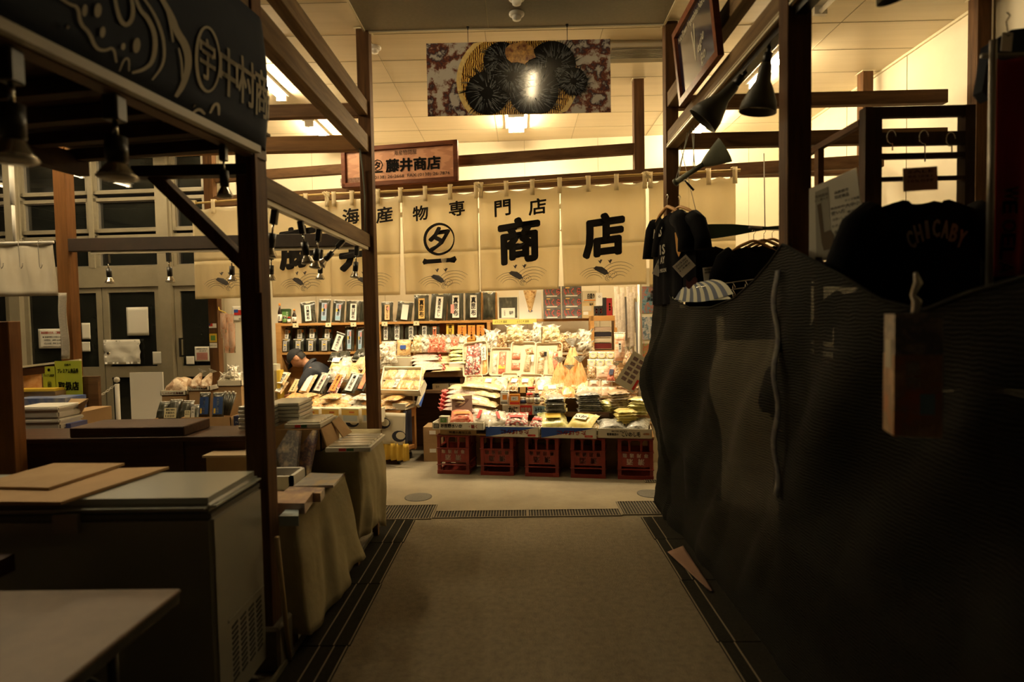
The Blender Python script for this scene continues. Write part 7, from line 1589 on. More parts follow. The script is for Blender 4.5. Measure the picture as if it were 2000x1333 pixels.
# leaning stick at the cloth end
b = MB(); b.tube(mk('bare_stick_wood', (.45, .33, .16), .6), [fl(566, 1290, .01), atx(541, 1050, -1.06)], .011, 8); tag(b.build('wooden_stick'), 'thin pale wooden stick leaning on the end of the long khaki cloth', 'stick')
b = MB(); b.tube(BLACK, [Vector((XLF + .049, 4.40, z)) for z in (.62, .60)] + [Vector((XLF + .075, 4.40, .595)), Vector((XLF + .078, 4.40, .612))], .004, 6); tag(b.build('post_hook'), 'small dark hook screwed to the aisle post', 'hook')
b = MB(); b.tube(mk('grey_green_cable', (.16, .18, .14), .6), [atx(706, 288, XLF) + Vector((0, -.06, 0)), Vector((XLF - .01, YF - .06, 2.7)), Vector((XLF + .0, YF - .06, 2.5)), Vector((XLF - .005, YF - .06, 2.22))], .006, 6); tag(b.build('power_cable'), 'grey-green cable running down the aisle post to the lamp beam', 'cable')
# ================================================================== canopy and banner of the nearest stall
A_ = Vector((-1.255, 1.38, 0)); B_ = Vector((-1.085, 2.55, 0)); bd_ = (B_ - A_).normalized(); bn_ = Vector((bd_.y, -bd_.x, 0))      # bn_ points to the aisle
ZB0, ZB1 = 2.305, 2.86
BPL = ((bn_.x, bn_.y, 0), bn_.dot(A_))
BNM = mk('navy_banner_cloth', (.020, .027, .042), .8, c2=(.016, .021, .034), scale=3, spec=.2); BNW = mk('banner_pale_print', (.36, .32, .24), .8)
t = thing('shop_banner', 'large navy banner with pale waves and shop name on the nearest canopy', 'banner', B_ + Vector((0, 0, ZB0)))
L0, L1 = -1.1, (B_ - A_).length
def bs(s, z, off=0.0):
    k = (z - ZB0) / (ZB1 - ZB0); r = .06
    if s > L1 - r:                                   # cloth turns round the canopy corner
        a = min((s - (L1 - r)) / r, 1.6); base = A_ + bd_ * (L1 - r + r * sin(a)) - bn_ * (r * (1 - cos(a)))
    else: base = A_ + bd_ * s
    n_ = bn_ * (off + .02 * sin(pi * k))
    return base + n_ + Vector((0, 0, z))
b = MB(t); b.sheet(BNM, 60, 8, lambda u, v: bs(L0 + (L1 + .06 - L0) * u, ZB0 + (ZB1 - ZB0) * v, 0), .004); b.build('banner_cloth', t)
def bpx(px, py): p = hit(px, py, *BPL); return (p - A_).dot(bd_), p.z
def bpoly(mb, pts):
    vs = [bs(*bpx(x, y), .008) for x, y in pts]; vs = vs if True else vs; mb.add(vs, [tuple(range(len(vs)))], BNW)
def bstroke(mb, pts, w):
    # smooth the polyline
    P = [Vector(p) for p in pts]
    for _ in range(2):
        Q = [P[0]]
        for i in range(len(P) - 1): Q += [P[i] * .75 + P[i + 1] * .25, P[i] * .25 + P[i + 1] * .75]
        P = Q + [P[-1]]
    vs = []; n = len(P)
    for i in range(n):
        d = P[min(i + 1, n - 1)] - P[max(i - 1, 0)]; d.normalize(); ww = w * (.45 + .55 * sin(pi * (i + .5) / n)); nx = Vector((-d.y, d.x)) * ww / 2
        vs += [bs(*bpx(*(P[i] + nx)), .008), bs(*bpx(*(P[i] - nx)), .008)]
    mb.add(vs, [(2 * i, 2 * i + 1, 2 * i + 3, 2 * i + 2) for i in range(n - 1)], BNW)
b = MB(t)
for pts, w in (([(205, -20), (218, 36), (232, 53), (244, 42), (246, 17), (236, -20)], 9), ([(243, -20), (258, 22), (274, 36), (291, 70), (291, 120), (274, 137), (252, 143)], 9), ([(250, -20), (280, 17), (297, 50), (308, 84), (311, 126), (291, 157)], 6),
               ([(290, -20), (322, 34), (330, 62), (350, 90), (358, 126), (350, 168), (338, 190)], 14), ([(300, -20), (316, 36), (325, 84)], 5), ([(80, -20), (123, 11), (140, 14), (146, 48), (165, 64), (179, 95), (196, 101), (213, 92), (221, 123)], 7),
               ([(336, 95), (344, 123), (347, 157)], 4), ([(160, -20), (172, 0)], 5), ([(372, 222), (384, 212), (396, 224)], 6), ([(405, 222), (412, 203), (420, 205), (422, 226)], 6), ([(228, 140), (235, 115), (244, 115), (246, 140)], 4)): bstroke(b, pts, w)
for x, y, rx, ry in ((153, 22, 5, 12), (178, 22, 7, 14), (190, 64, 5, 11), (231, 92, 4, 7), (256, 90, 7, 15)): bpoly(b, [(x + rx * cos(a), y + ry * sin(a)) for a in [i * pi / 6 for i in range(12)]])
b.build('wave_print', t)
b = MB(t)
def btext(s, x0, x1, y0, y1):
    (sa, za), (sb, zb) = bpx(x0, (y0 + y1) / 2), bpx(x1, (y0 + y1) / 2); s0, z0 = bpx((x0 + x1) / 2, (y0 + y1) / 2); w = sb - sa; h = bpx((x0 + x1) / 2, y0)[1] - bpx((x0 + x1) / 2, y1)[1]; b.text(BNW, s, (0, 0, 0), XA, ZA, h, w, bold=.018, warp=lambda a, c: bs(s0 + a, z0 + c, .008))
bstroke(b, [(394 + 23 * cos(a), 117 + 62 * sin(a) + 10 * cos(a)) for a in [i * pi / 16 - .2 for i in range(34)]], 6)
btext('宇', 379, 408, 80, 157); btext('中', 418, 453, 98, 188); btext('村', 455, 487, 118, 205); btext('商', 489, 512, 140, 228); btext('店', 513, 526, 158, 236)
b.build('lettering', t)
b = MB(t); b.bar(mk('pale_rail_board', (.46, .42, .33), .5), A_ + bd_ * L0 + Vector((0, 0, ZB0 - .02)), B_ - bd_ * .10 + Vector((0, 0, ZB0 - .02)), .03, .03); b.build('pale_rail', t)
for px, py in ((118, 53), (371, 207)): b = MB(t); s0, z0 = bpx(px, py); p = bs(s0, z0, .012); b.lathe(CHROME, [(.007, 0), (.004, .006), (0, .007)], p, 10, Matrix.Rotation(-pi / 2, 3, 'X')); b.build('eyelet', t)
t = thing('canopy_roof', 'dark plank canopy roof of the nearest stall', 'canopy', (-1.7, 1.8, 2.3))
PLK = grain('canopy_plank', (.06, .032, .015), (.04, .02, .01), 0); pn = -bn_
b = MB(t); b.bar(mk('canopy_beam_wood', (.15, .085, .04), .6), A_ + bd_ * L0 + pn * .05 + Vector((0, 0, ZB0 - .01)), B_ + pn * .05 + Vector((0, 0, ZB0 - .01)), .055, .06); b.build('edge_beam', t)
b = MB(t); b.bar(PLK, A_ + bd_ * L0 + pn * .95 + Vector((0, 0, ZB0 - .01)), B_ + pn * .95 + Vector((0, 0, ZB0 - .01)), .055, .09); b.build('edge_beam', t)
for i in range(9):
    c = A_ + bd_ * (L1 - .04 - i * .22); b = MB(t); b.bar(PLK, c + pn * .04 + Vector((0, 0, ZB0 + .03)), c + pn * .97 + Vector((0, 0, ZB0 + .03)), .045, .05); b.build('rafter', t)
b = MB(t); b.sheet(PLK, 6, 6, lambda u, v: A_ + bd_ * (L0 + (L1 - L0) * u) + pn * (.98 * v) + Vector((0, 0, ZB0 + .07)), .012); b.build('roof_boards', t)
for i, (px, py, s_, lb) in enumerate(((247, 172, (1.65, 1.65, 1.12), 'large bell-shaped reflector lamp under the canopy edge, the clearer one'), (47, 95, (1.5, 1.5, 1.25), 'pale pear-shaped lamp blurred under the canopy nearest the corner'))):
    s0, z0 = bpx(px, py); p = A_ + bd_ * s0 + pn * .045; place_lamp(Vector((p.x, p.y, ZB0 - .045)), 0, 0, lb, 'lamps under the canopy', 1); bpy.data.objects[[o.name for o in COL.objects if o.name.startswith('clamp_lamp')][-1]].scale = s_
s0, z0 = bpx(455, 262); p = A_ + bd_ * s0 + pn * .045; place_lamp(Vector((p.x, p.y, ZB0 - .045)), 0, 0, 'clamp lamp at the far end of the canopy beside the post', 'lamps under the canopy', .9)
# ================================================================== floor drains and covers
PIT_SHADE = mk('drain_pit_shade', (.012, .011, .009), .9); GRT = mk('galvanised_grate', (.22, .19, .14), .5, metal=.4)  # flat near-black sheet stands in for the shade inside the drain
PLT = mk('dark_drain_plate', (.014, .013, .010), .9, c2=(.022, .02, .015), scale=90, spec=.08); LIN = mk('pale_drain_edge', (.20, .165, .10), .6)
def grate(x0, x1, y0, y1, pitch, label):
    t = thing('floor_grate', label, 'grate', ((x0 + x1) / 2, (y0 + y1) / 2, 0)); b = MB(t); b.bb(PIT_SHADE, x0, x1, y0, y1, .0005, .002); b.build('pit_shade', t)
    b = MB(t)
    n = int((x1 - x0) / pitch)
    for i in range(n + 1): x = x0 + (x1 - x0) * i / n; b.bar(GRT, (x, y0, .0055), (x, y1, .0055), .006, .007)
    b.build('bars', t)
    b = MB(t); 
    for (a, c, d, e) in ((x0, x1, y0, y0 + .008), (x0, x1, y1 - .008, y1), (x0, x0 + .008, y0, y1), (x1 - .008, x1, y0, y1)): b.bb(GRT, a, c, d, e, .001, .010)
    b.build('frame', t)
grate(fl(735, 1000).x, fl(845, 1008).x, 4.38, 4.72, .022, 'square floor grate at the end of the khaki cloth tables')
grate(fl(847, 1010).x, fl(1030, 1008).x, 4.40, 4.56, .022, 'narrow floor grate across the aisle, half nearer the khaki cloth')
grate(fl(1031, 1006).x, fl(1212, 1002).x, 4.40, 4.56, .022, 'narrow floor grate across the aisle, half nearer the netting')
grate(fl(1213, 1000).x, 1.30, 4.42, 4.74, .022, 'square floor grate at the foot of the netting')
grate(fl(1258, 940).x, 1.62, 5.28, 5.36, .022, 'small floor grate behind the last red crate')
def cover(x0, x1, y0, y1, lines, label, grp):
    t = thing('drain_cover', label, 'drain cover', ((x0 + x1) / 2, (y0 + y1) / 2, 0), group=grp); b = MB(t); b.bb(PLT, x0, x1, y0 + .004, y1 - .004, .0005, .006); b.build('plate', t)
    for x in lines: b = MB(t); b.bb(LIN, x - .003, x + .003, y0 + .004, y1 - .004, .0062, .0085); b.build('edge_line', t)
ys = [4.37, 3.92, 3.30, 2.66, 2.02, 1.38, .74]
for i in range(6):
    j = .006 * (i % 2)
    cover(-1.075, -.835 - j, ys[i + 1], ys[i], (-.985 + j, -.915 + j, -.842 - j), 'dark drain cover along the khaki cloth side, %s from the far grate' % ORD[i], 'drain covers by the khaki cloth')
    cover(.905 + j, 1.17, ys[i + 1], ys[i], (.912 + j, .99 - j), 'dark drain cover along the netting side, %s from the far grate' % ORD[i], 'drain covers by the netting')
for px, py, ds in ((817, 972, 'on the khaki cloth side'), (1271, 965, 'beside the netting')):
    p = fl(px, py); b = MB(); b.lathe(mk('iron_manhole', (.13, .12, .10), .6, c2=(.08, .075, .06), scale=90), [(.118, .0005), (.118, .004), (.108, .005), (0, .005)], (p.x, p.y, 0), 32); tag(b.build('manhole_cover'), 'small round iron cover in the pale floor %s' % ds, 'manhole cover')
b = MB(); b.bb(mk('curb_steel', (.16, .145, .10), .55), -1.088, -1.077, .6, 4.36, 0, .03); tag(b.build('floor_edging'), 'thin steel edging between drain covers and the cloth tables', 'edging')
# ================================================================== clothes stall
BLK = mk('black_fabric', (.005, .005, .006), .95, spec=.08); NVY = mk('dark_navy_fabric', (.008, .010, .016), .95, spec=.08); HWD = mk('hanger_wood', (.5, .27, .09), .45)
def shirt_mesh(mb, mat, w=.46, h=.66, sl=.17, dep=.07, sd=1, neck=.075):
    """hollow-looking draped shirt, centred, shoulders at z=0"""
    def half(sgn):
        def f(u, v):
            x = (u - .5) * w * (1 + .06 * v); top = -abs(u - .5) * 2 * .07
            if abs(u - .5) * w < neck: top = -.02 - .05 * (1 - (abs(u - .5) * w / neck) ** 2) * (1 if sgn < 0 else .3)
            z = top * (1 - v) - h * v
            y = sgn * (dep * (1 - (2 * u - 1) ** 2) * (.5 + .5 * min(1, v * 3)) * .5 + .012 * sin(u * 22 + sd) * v + .008)
            return (x, y, z)
        return f
    mb.grid(mat, 20, 12, half(-1)); mb.grid(mat, 20, 12, lambda u, v: half(1)(1 - u, v))
    for sx in (-1, 1):
        mb.tube(mat, [(sx * (w / 2 - .045), 0, -.085), (sx * (w / 2 + .02), 0, -.13), (sx * (w / 2 + sl * .45), 0, -.25), (sx * (w / 2 + sl * .5), 0, -.34)], [.07, .068, .06, .066], 12)
def hanger(t, mb0=None):
    b = MB(); b.tube(HWD, [(-.21, 0, -.065), (-.12, 0, -.012), (-.03, 0, .025), (0, 0, .032), (.03, 0, .025), (.12, 0, -.012), (.21, 0, -.065)], [.008, .014, .013, .011, .013, .014, .008], 8); b.build('hanger', t)
    b = MB(); b.tube(CHROME, [(0, 0, .03), (0, 0, .085), (.018, 0, .105), (.0, 0, .128), (-.018, 0, .112)], .0028, 6); b.build('hanger_hook', t)
def shirt(name, label, cat, loc, rz, mat=BLK, printed=None, scale=1.0, w=.46, h=.66, sd=1, tilt=0, hang=True):
    t = thing(name, label, cat, loc, rz); t.rotation_euler = (0, tilt, rz); t.scale = (scale,) * 3
    b = MB(); shirt_mesh(b, mat, w, h, sd=sd); body = b.build('shirt_body', t)
    if hang: hanger(t)
    if printed:
        b = MB(); printed(b); b.build('print', t)
    return t
FP = Vector((XRF - .03, YF - .10, 0))
def pA(b):
    b.text(PAPER, 'MAS', (-.06, -.052, -.16), XA, Vector((.25, 0, 1)), .07, .14, bold=.03); b.text(PAPER, '1S', (.02, -.052, -.30), XA, ZA, .07, .08, bold=.04); b.text(PAPER, 'AY', (.02, -.052, -.38), XA, ZA, .05, .07, bold=.03); b.text(PAPER, '1 MOON', (.02, -.052, -.46), XA, ZA, .028, .12, bold=.03)
pz = at(1300, 400, 4.30).z
shirt('t_shirt', 'black t-shirt with white lettering hung on the aisle post above the netting', 't-shirt', at(1303, 412, 4.25), radians(-78), BLK, pA, .95, h=.72, w=.44)
def pB(b):
    b.box(PAPER, (.05, -.05, -.10), (.02, .003, .07)); b.prism(mk('ochre_print', (.45, .22, .04), .7), [(-.05, 0), (.04, 0), (.03, -.16), (0, -.2), (-.03, -.15)], (.07, -.058, -.18), XA, ZA, -YA, .002)
shirt('t_shirt', 'black t-shirt with ochre print hung beside the lettered one', 't-shirt', at(1327, 412, 4.12), radians(-70), BLK, pB, .88, h=.7, w=.42, sd=3)
shirt('t_shirt', 'plain black shirt slumped on the rail behind the green paddle board', 't-shirt', at(1382, 478, 4.25), radians(10), BLK, None, .66, w=.5, h=.8, hang=False)
for i, (px, py, Y) in enumerate(((1472, 478, 3.9), (1492, 476, 4.02), (1508, 474, 4.14))):
    shirt('t_shirt', 'black shirt on a wooden hanger inside the clothes stall, %s of three' % ORD[i], 't-shirt', at(px, py, Y), radians(8), BLK, None, .8, w=.5, h=.8, sd=i)
# rail those hang from, and the lower rail behind the netting
b = MB(); b.tube(GREYM, [(at(1472, 478, 3.9).x - .05, 3.84, at(1472, 478, 3.9).z + .105), (at(1508, 474, 4.14).x + .2, 4.3, at(1508, 474, 4.14).z + .11)], .012, 8); tag(b.build('clothes_rail'), 'grey clothes rail carrying the three hangered shirts', 'rail')
t = thing('clothes_rack', 'round-based clothes rack dimly seen behind the netting', 'rack', (1.45, 2.15, 0)); b = MB(t); b.tube(GREYM, [(1.45, 2.15, .02), (1.45, 2.15, 1.38)], .013, 8); b.build('pole', t); b = MB(t); b.lathe(GREYM, [(.17, 0), (.16, .015), (.02, .03)], (1.45, 2.15, 0), 24); b.build('base', t); b = MB(t); b.tube(GREYM, [(1.25, 2.0, 1.38), (1.75, 3.9, 1.38)], .012, 8); b.build('rail', t)
for i in range(9):
    y = 2.55 + i * .155; x = 1.25 + .5 * (y - 2.0) / 1.9
    shirt('hanging_shirt', 'dark shirt on the rack behind the netting, %s counted from the near post' % ORD[i], 'shirt', (x + .12, y, 1.27), radians(15 + 4 * (i % 3)), BLK if i % 2 else NVY, None, .9, w=.46, h=1.0, sd=i)
# black-covered table and garments, added to keep the stall's depth dark
t = thing('added_dark_table', 'low table under black cloth, added to darken the depth of the clothes stall', 'table', (2.7, 2.6, 0)); b = MB(t); b.sheet(BLK, 20, 20, lambda u, v: (2.2 + 1.1 * u, .4 + 3.75 * v, .95 + .06 * noise.noise(Vector((u * 5, v * 9, 2)))), .006); b.build('top_cloth', t)
b = MB(t); b.sheet(BLK, 30, 8, lambda u, v: (2.2 - .03 * sin(u * 60) * (1 - v), .4 + 3.75 * u, .95 * v + .01), .006); b.build('side_cloth', t); b = MB(t); b.sheet(BLK, 20, 8, lambda u, v: (2.2 + 1.1 * u, 4.15 + .02 * sin(u * 40) * (1 - v), .95 * v + .01), .006); b.build('end_cloth', t)
b = MB(t); b.bb(DKC, 2.25, 3.25, .5, 4.1, .85, .88); b.build('tabletop', t)
for x in (2.3, 3.2):
    for y in (.6, 4.0): b = MB(t); b.bb(DKC, x - .02, x + .02, y - .02, y + .02, 0, .85); b.build('leg', t)
for i, (x, y, h) in enumerate(((2.4, 3.85, .75), (2.75, 3.9, .7), (3.05, 3.8, .8), (2.5, 2.2, .6), (2.9, 2.1, .62), (2.5, 1.6, .55), (3.0, 1.3, .6))):  # garments added to block the bright depth behind the netting
    shirt('added_dark_coat', 'dark garment added to block the view deep in the clothes stall, %s counted towards the camera' % ORD[i], 'garment', (x, y, .98 + h), radians(5 * i - 10), BLK if i % 2 else NVY, None, 1.1, w=.5, h=h * .85, sd=i, hang=False)
b = MB(); b.tube(GREYM, [(1.9, 3.87, 1.74), (3.3, 3.87, 1.74)], .012, 8); tag(b.build('clothes_rail'), 'grey rail for the added garments at the back of the clothes stall', 'rail')
# netting
NET = bpy.data.materials.new('black_netting'); NET.use_nodes = True; nt = NET.node_tree; N = nt.nodes; L = nt.links; bs_ = N['Principled BSDF']; bs_.inputs['Base Color'].default_value = (.020, .020, .017, 1); bs_.inputs['Roughness'].default_value = .9; bs_.inputs['Specular IOR Level'].default_value = .1
tc = N.new('ShaderNodeTexCoord'); mp = N.new('ShaderNodeMapping'); mp.inputs['Scale'].default_value = (1, 1, 1); L.new(tc.outputs['Object'], mp.inputs[0])
w1 = N.new('ShaderNodeTexWave'); w1.inputs['Scale'].default_value = 26; w1.bands_direction = 'Z'; w1.inputs['Distortion'].default_value = 5; w1.inputs['Detail Scale'].default_value = .6; L.new(mp.outputs[0], w1.inputs[0])
n1 = N.new('ShaderNodeTexNoise'); n1.inputs['Scale'].default_value = 260; L.new(mp.outputs[0], n1.inputs[0])
mm = N.new('ShaderNodeMath'); mm.operation = 'MULTIPLY_ADD'; mm.inputs[1].default_value = .03; mm.inputs[2].default_value = .0; L.new(w1.outputs['Fac'], mm.inputs[0])
ma = N.new('ShaderNodeMath'); ma.operation = 'MULTIPLY_ADD'; ma.inputs[1].default_value = .04; L.new(n1.outputs['Fac'], ma.inputs[0]); L.new(mm.outputs[0], ma.inputs[2])
tr_n = N.new('ShaderNodeBsdfTransparent'); mx = N.new('ShaderNodeMixShader'); L.new(ma.outputs[0], mx.inputs[0]); L.new(bs_.outputs[0], mx.inputs[1]); L.new(tr_n.outputs[0], mx.inputs[2]); L.new(mx.outputs[0], [n for n in N if n.type == 'OUTPUT_MATERIAL'][0].inputs[0])
cr_ = N.new('ShaderNodeValToRGB'); cr_.color_ramp.elements[0].color = (.001, .001, .001, 1); cr_.color_ramp.elements[1].color = (.026, .025, .020, 1); L.new(w1.outputs['Fac'], cr_.inputs[0]); L.new(cr_.outputs[0], bs_.inputs['Base Color'])
bpn = N.new('ShaderNodeBump'); bpn.inputs['Strength'].default_value = .5; bpn.inputs['Distance'].default_value = .01; L.new(w1.outputs['Fac'], bpn.inputs['Height']); L.new(bpn.outputs[0], bs_.inputs['Normal'])
def interp(tb, x):
    for (a, b_), (c, d) in zip(tb, tb[1:]):
        if a <= x <= c: k = (x - a) / (c - a); return b_ + (d - b_) * k
    return tb[0][1] if x < tb[0][0] else tb[-1][1]
topz = []
for px, py in ((1524, 480), (1500, 515), (1470, 550), (1430, 585), (1385, 603), (1345, 603), (1310, 585), (1293, 556)):
    p = atx(px, py, 1.08); topz.append((p.y, p.z))
topz = [(.5, 1.95), (1.0, 1.80), (1.22, at(1990, 540, 1.22).z), (1.40, at(1880, 575, 1.40).z), (1.57, at(1785, 612, 1.57).z), (1.75, at(1705, 590, 1.75).z), (2.0, at(1620, 535, 2.0).z)] + topz + [(4.55, 1.70), (4.8, 1.6)]
def netf(u, v):
    yy = .5 + 4.55 * u
    if yy <= 4.55: x, y = 1.10, yy
    else: a = (yy - 4.55) / .5; x, y = 1.10 + .55 * a ** 1.3, 4.55 + .16 * sin(a * pi / 2)
    zt = interp(topz, yy); z = zt * v
    k = max(0, 1 - abs(yy - 4.45) / 1.1)
    bul = .15 * math.exp(-((z - 1.02) / .38) ** 2) * k + .05 * math.exp(-((z - .05) / .1) ** 2) * k - .02 * math.exp(-((z - .35) / .14) ** 2) * k
    fold = .018 * sin(z * 9 + yy * 11) + .045 * noise.noise(Vector((yy * 2.2, z * 1.6, 8))) + .003 * sin(z * 60 + yy * 5) * k
    inward = .035 * (1 - v)
    xx = x - bul - fold * min(1, (1.02 - v) * 5) + (.02 if yy < 4.3 else 0) - .03 + inward
    return (min(xx, 1.112) if yy <= 4.55 else xx, y, .006 + z)
t = thing('netting', 'black netting draped along the clothes stall from post to post down to the floor', 'netting', (1.1, 3, 0)); b = MB(t); b.grid(NET, 170, 60, netf); b.build('net_sheet', t)
b = MB(t); b.tube(mk('net_hem', (.014, .014, .012), .95, spec=.05), [Vector(netf(i / 120, 1.0)) for i in range(121)], .006, 6); b.build('top_hem', t)
# striped folded cloth on the netting edge
t = thing('striped_cloth', 'folded blue and cream striped cloth lying over the netting edge', 'cloth', at(1365, 585, 3.95)); STB = mk('stripe_blue', (.09, .11, .16), .9); STC = mk('stripe_cream', (.46, .46, .36), .9)
c0, c1, c2_, c3 = at(1312, 584, 4.12), at(1378, 596, 3.7), at(1432, 574, 3.35), at(1392, 546, 3.6); c0b = at(1322, 560, 4.2)
b = MB(t); n = 15
for i in range(n):
    a0_, a1_ = i / n, (i + 1) / n
    b.grid(STB if i % 2 else STC, 3, 6, lambda u, v: (c0b.lerp(c3, a0_ + (a1_ - a0_) * u)).lerp(c0.lerp(c2_, a0_ + (a1_ - a0_) * u) + Vector((0, 0, -.035 * sin(pi * (a0_ + (a1_ - a0_) * u)))), v) + Vector((0, -.03 * sin(pi * v), .02 * sin(pi * v))))
b.build('cloth', t); b = MB(t); b.grid(STC, 10, 4, lambda u, v: c0b.lerp(c3, u).lerp(c0.lerp(c2_, u), v) + Vector((0, .02, -.03))); b.build('under_fold', t)
# tags, clips and wire hooks
def tagcard(px, py, Y, w, h, rz_, label, lines, tilt=0.0, mat=None):
    t = thing('label_card', label, 'card', at(px, py, Y)); p = at(px, py, Y); ex = Vector((cos(rz_), 0, sin(rz_))); ey = Vector((-sin(rz_), 0, cos(rz_))); b = MB(t)
    b.prism(mat or PAPER, [(-w / 2, -h / 2), (w / 2, -h / 2), (w / 2, h / 2), (-w / 2, h / 2)], p, ex, ey, Vector((0, -1, 0)), .002)
    for i, s in enumerate(lines): b.text(INK, s, p + Vector((0, -.004, 0)) + ey * (h * .32 - h * .2 * i), ex, ey, h * .12, w * .75, bold=.02, res=1)
    b.build('card_body', t); return t
tagcard(1287, 522, 4.3, .055, .13, -.45, 'white price tag hanging beside the lettered t-shirt', ['Tシャツ', '¥2,900'])
tagcard(1336, 520, 3.9, .12, .10, .72, 'tilted white sale tag clipped above the striped cloth', ['STOCK SALE', '30%OFF', '1,980'])
tagcard(1385, 535, 3.9, .08, .09, .1, 'small patterned tag behind the wire clips', ['▦▦▦', '▦▦▦'])
tagcard(1797, 350, 2.15, .125, .085, .04, 'dark little sign card hung above the black sweatshirt', ['SALE', '全品 2点以上', '10%OFF'], mat=mk('dim_card', (.42, .37, .26), .7))
tagcard(1966, 82, 1.95, .035, .06, -.08, 'small white tag on the navy garment by the red banner', ['Y'])
for i, (a, b2) in enumerate((((1360, 562), (1480, 545)), ((1375, 575), (1470, 560)))):
    q0, q1 = at(*a, 3.7), at(*b2, 3.6); b = MB(); b.tube(CHROME, [q0, q1, q1 + Vector((0, 0, .02))], .004, 6)
    for k in range(4): c = q0.lerp(q1, .2 + .2 * k); b.tube(CHROME, [c, c + Vector((.012, -.01, -.03)), c + Vector((-.004, -.012, -.05)), c + Vector((.0, 0, -.02))], .003, 5)
    tag(b.build('clip_hanger'), 'chrome clip hanger lying above the striped cloth, %s' % ('upper', 'lower')[i], 'hanger')
b = MB(); b.grid(mk('maroon_cloth', (.12, .04, .04), .8), 8, 6, lambda u, v: at(1340 + 22 * u, 560 - 14 * v + 5 * sin(u * 6), 3.85)); tag(b.build('maroon_cloth'), 'small crumpled maroon cloth above the striped cloth', 'cloth')
# green paddle board, flared paddle on strings
t = thing('green_paddle', 'long dark green pointed paddle hung level under the crossbeam', 'paddle', at(1436, 466, 3.95)); G_ = mk('dark_green_paint', (.008, .04, .018), .5, coat=.2)
pts = [(1345, 441), (1390, 438), (1430, 438), (1470, 441), (1500, 443), (1530, 440), (1560, 438), (1560, 446), (1530, 448), (1500, 448), (1470, 453), (1440, 459), (1400, 465), (1360, 468), (1345, 468)]
b = MB(t); P_ = [at(x, y, 3.95) for x, y in pts]; b.add(P_ + [p + Vector((0, .03, 0)) for p in P_], [tuple(range(len(P_))), tuple(range(2 * len(P_) - 1, len(P_) - 1, -1))] + [(i, i + len(P_), (i + 1) % len(P_) + len(P_), (i + 1) % len(P_)) for i in range(len(P_))], G_); b.build('paddle_blade', t)
b = MB(t); q0, q1 = at(1494, 443, 3.95), at(1492, 300, 4.35); b.tube(GREYM, [q0, q1], .0035, 6); b.build('hanging_wire', t)
b = MB(t); q0 = at(1366, 440, 3.95); b.tube(GREYM, [q0, Vector((q0.x, 4.40, 2.83))], .0025, 6); b.build('hanging_wire', t)
t = thing('flared_paddle', 'grey-green flared wooden paddle hanging in two string loops from the beam', 'paddle', at(1360, 330, 3.95)); GG = mk('grey_green_wood', (.17, .18, .12), .55, c2=(.12, .13, .085), scale=7)
h0, h1, h2, h3 = at(1319, 357, 4.0), at(1372, 322, 3.85), at(1380, 312, 3.8), at(1408, 318, 3.72)
b = MB(t); b.tube(GG, [h0, h0.lerp(h1, .5), h1], [.021, .018, .017], 10); b.tube(GG, [h0 + (h0 - h1) * .02, h0 + (h1 - h0) * .05], [.027, .026], 12); b.build('handle', t)
b = MB(t); dd = (h1 - h0).normalized(); sd_ = dd.cross(YA).normalized()
def blade(u, v):
    a = 2 * pi * u; w_ = .017 + (.07) * v ** .8; c = h1 + dd * (.17 * v); return c + sd_ * cos(a) * w_ + YA * sin(a) * (.017 + .008 * v)
b.grid(GG, 20, 8, blade); b.add([blade(i / 20, 1) for i in range(20)], [tuple(range(20))], GG); b.build('blade', t)
for k, (px, py, top) in enumerate(((1322, 352, 288), (1356, 330, 262))):
    b = MB(t); q_ = at(px, py, 4.0 - .1 * k); z_ = 2.81; b.tube(mk('grey_string', (.25, .25, .2), .8), [(XRF, q_.y - .03, z_), q_ + Vector((-.012, -.02, 0)), q_ + Vector((0, 0, -.022)), q_ + Vector((.012, .02, 0)), (XRF, q_.y + .03, z_)], .003, 5); b.build('string_loop', t)
b = MB(); q0, q1 = at(1337, 352, 3.95), at(1355, 372, 3.95); b.tube(BLACK, [q0, q0.lerp(q1, .4), q1], [.004, .008, .008], 8); b.tube(BLACK, [at(1325 + 6 * cos(a), 350 + 4 * sin(a), 3.96) + Vector((.03, 0, 0)) for a in [i * pi / 5 for i in range(9)]], .002, 5); tag(b.build('black_clip'), 'small black clip on a ring tied to the flared paddle', 'clip')
# bell lamps on the beam
SHD = mk('lamp_shade_grey_green', (.055, .055, .04), .5); 
def bell(px, py, rx, ry, label, s=1.0, Y=None):
    p = atx(px, py, XRF - .02); p = Vector((XRF, p.y, 2.786)); t = thing('bell_lamp', label, 'lamp', p, group='bell lamps of the clothes stall'); t.rotation_euler = (rx, ry, 0); t.scale = (s,) * 3
    D = -.17
    b = MB(); b.lathe(SHD, [(r_, z_ + D) for r_, z_ in [(.022, .10), (.028, .085), (.034, .02), (.05, -.01), (.078, -.075), (.085, -.12), (.081, -.12), (.072, -.07), (.045, -.01), (.0, .0)]], n=22); b.build('shade', t)
    b = MB(); b.tube(BLACK, [(0, 0, .10 + D), (0, 0, .145 + D)], .02, 10); b.build('socket', t); b = MB(); b.lathe(LG, [(.02, -.02 + D), (.05, -.07 + D), (.055, -.09 + D), (0, -.10 + D)], n=16); b.build('bulb', t)
    b = MB(); b.tube(BLACK, [(0, 0, .14 + D), (0, 0, .17 + D)], .010, 8); b.build('arm', t)
bell(1494, 200, .1, .15, 'grey bell lamp hanging nearest the near post of the clothes stall', 1.0); bell(1450, 212, .25, .75, 'grey bell lamp tilted towards the goods, farther of the hanging pair', 1.05); bell(1716, 14, .05, -.25, 'dark bell lamp at the picture top near the unlit tube', .8)
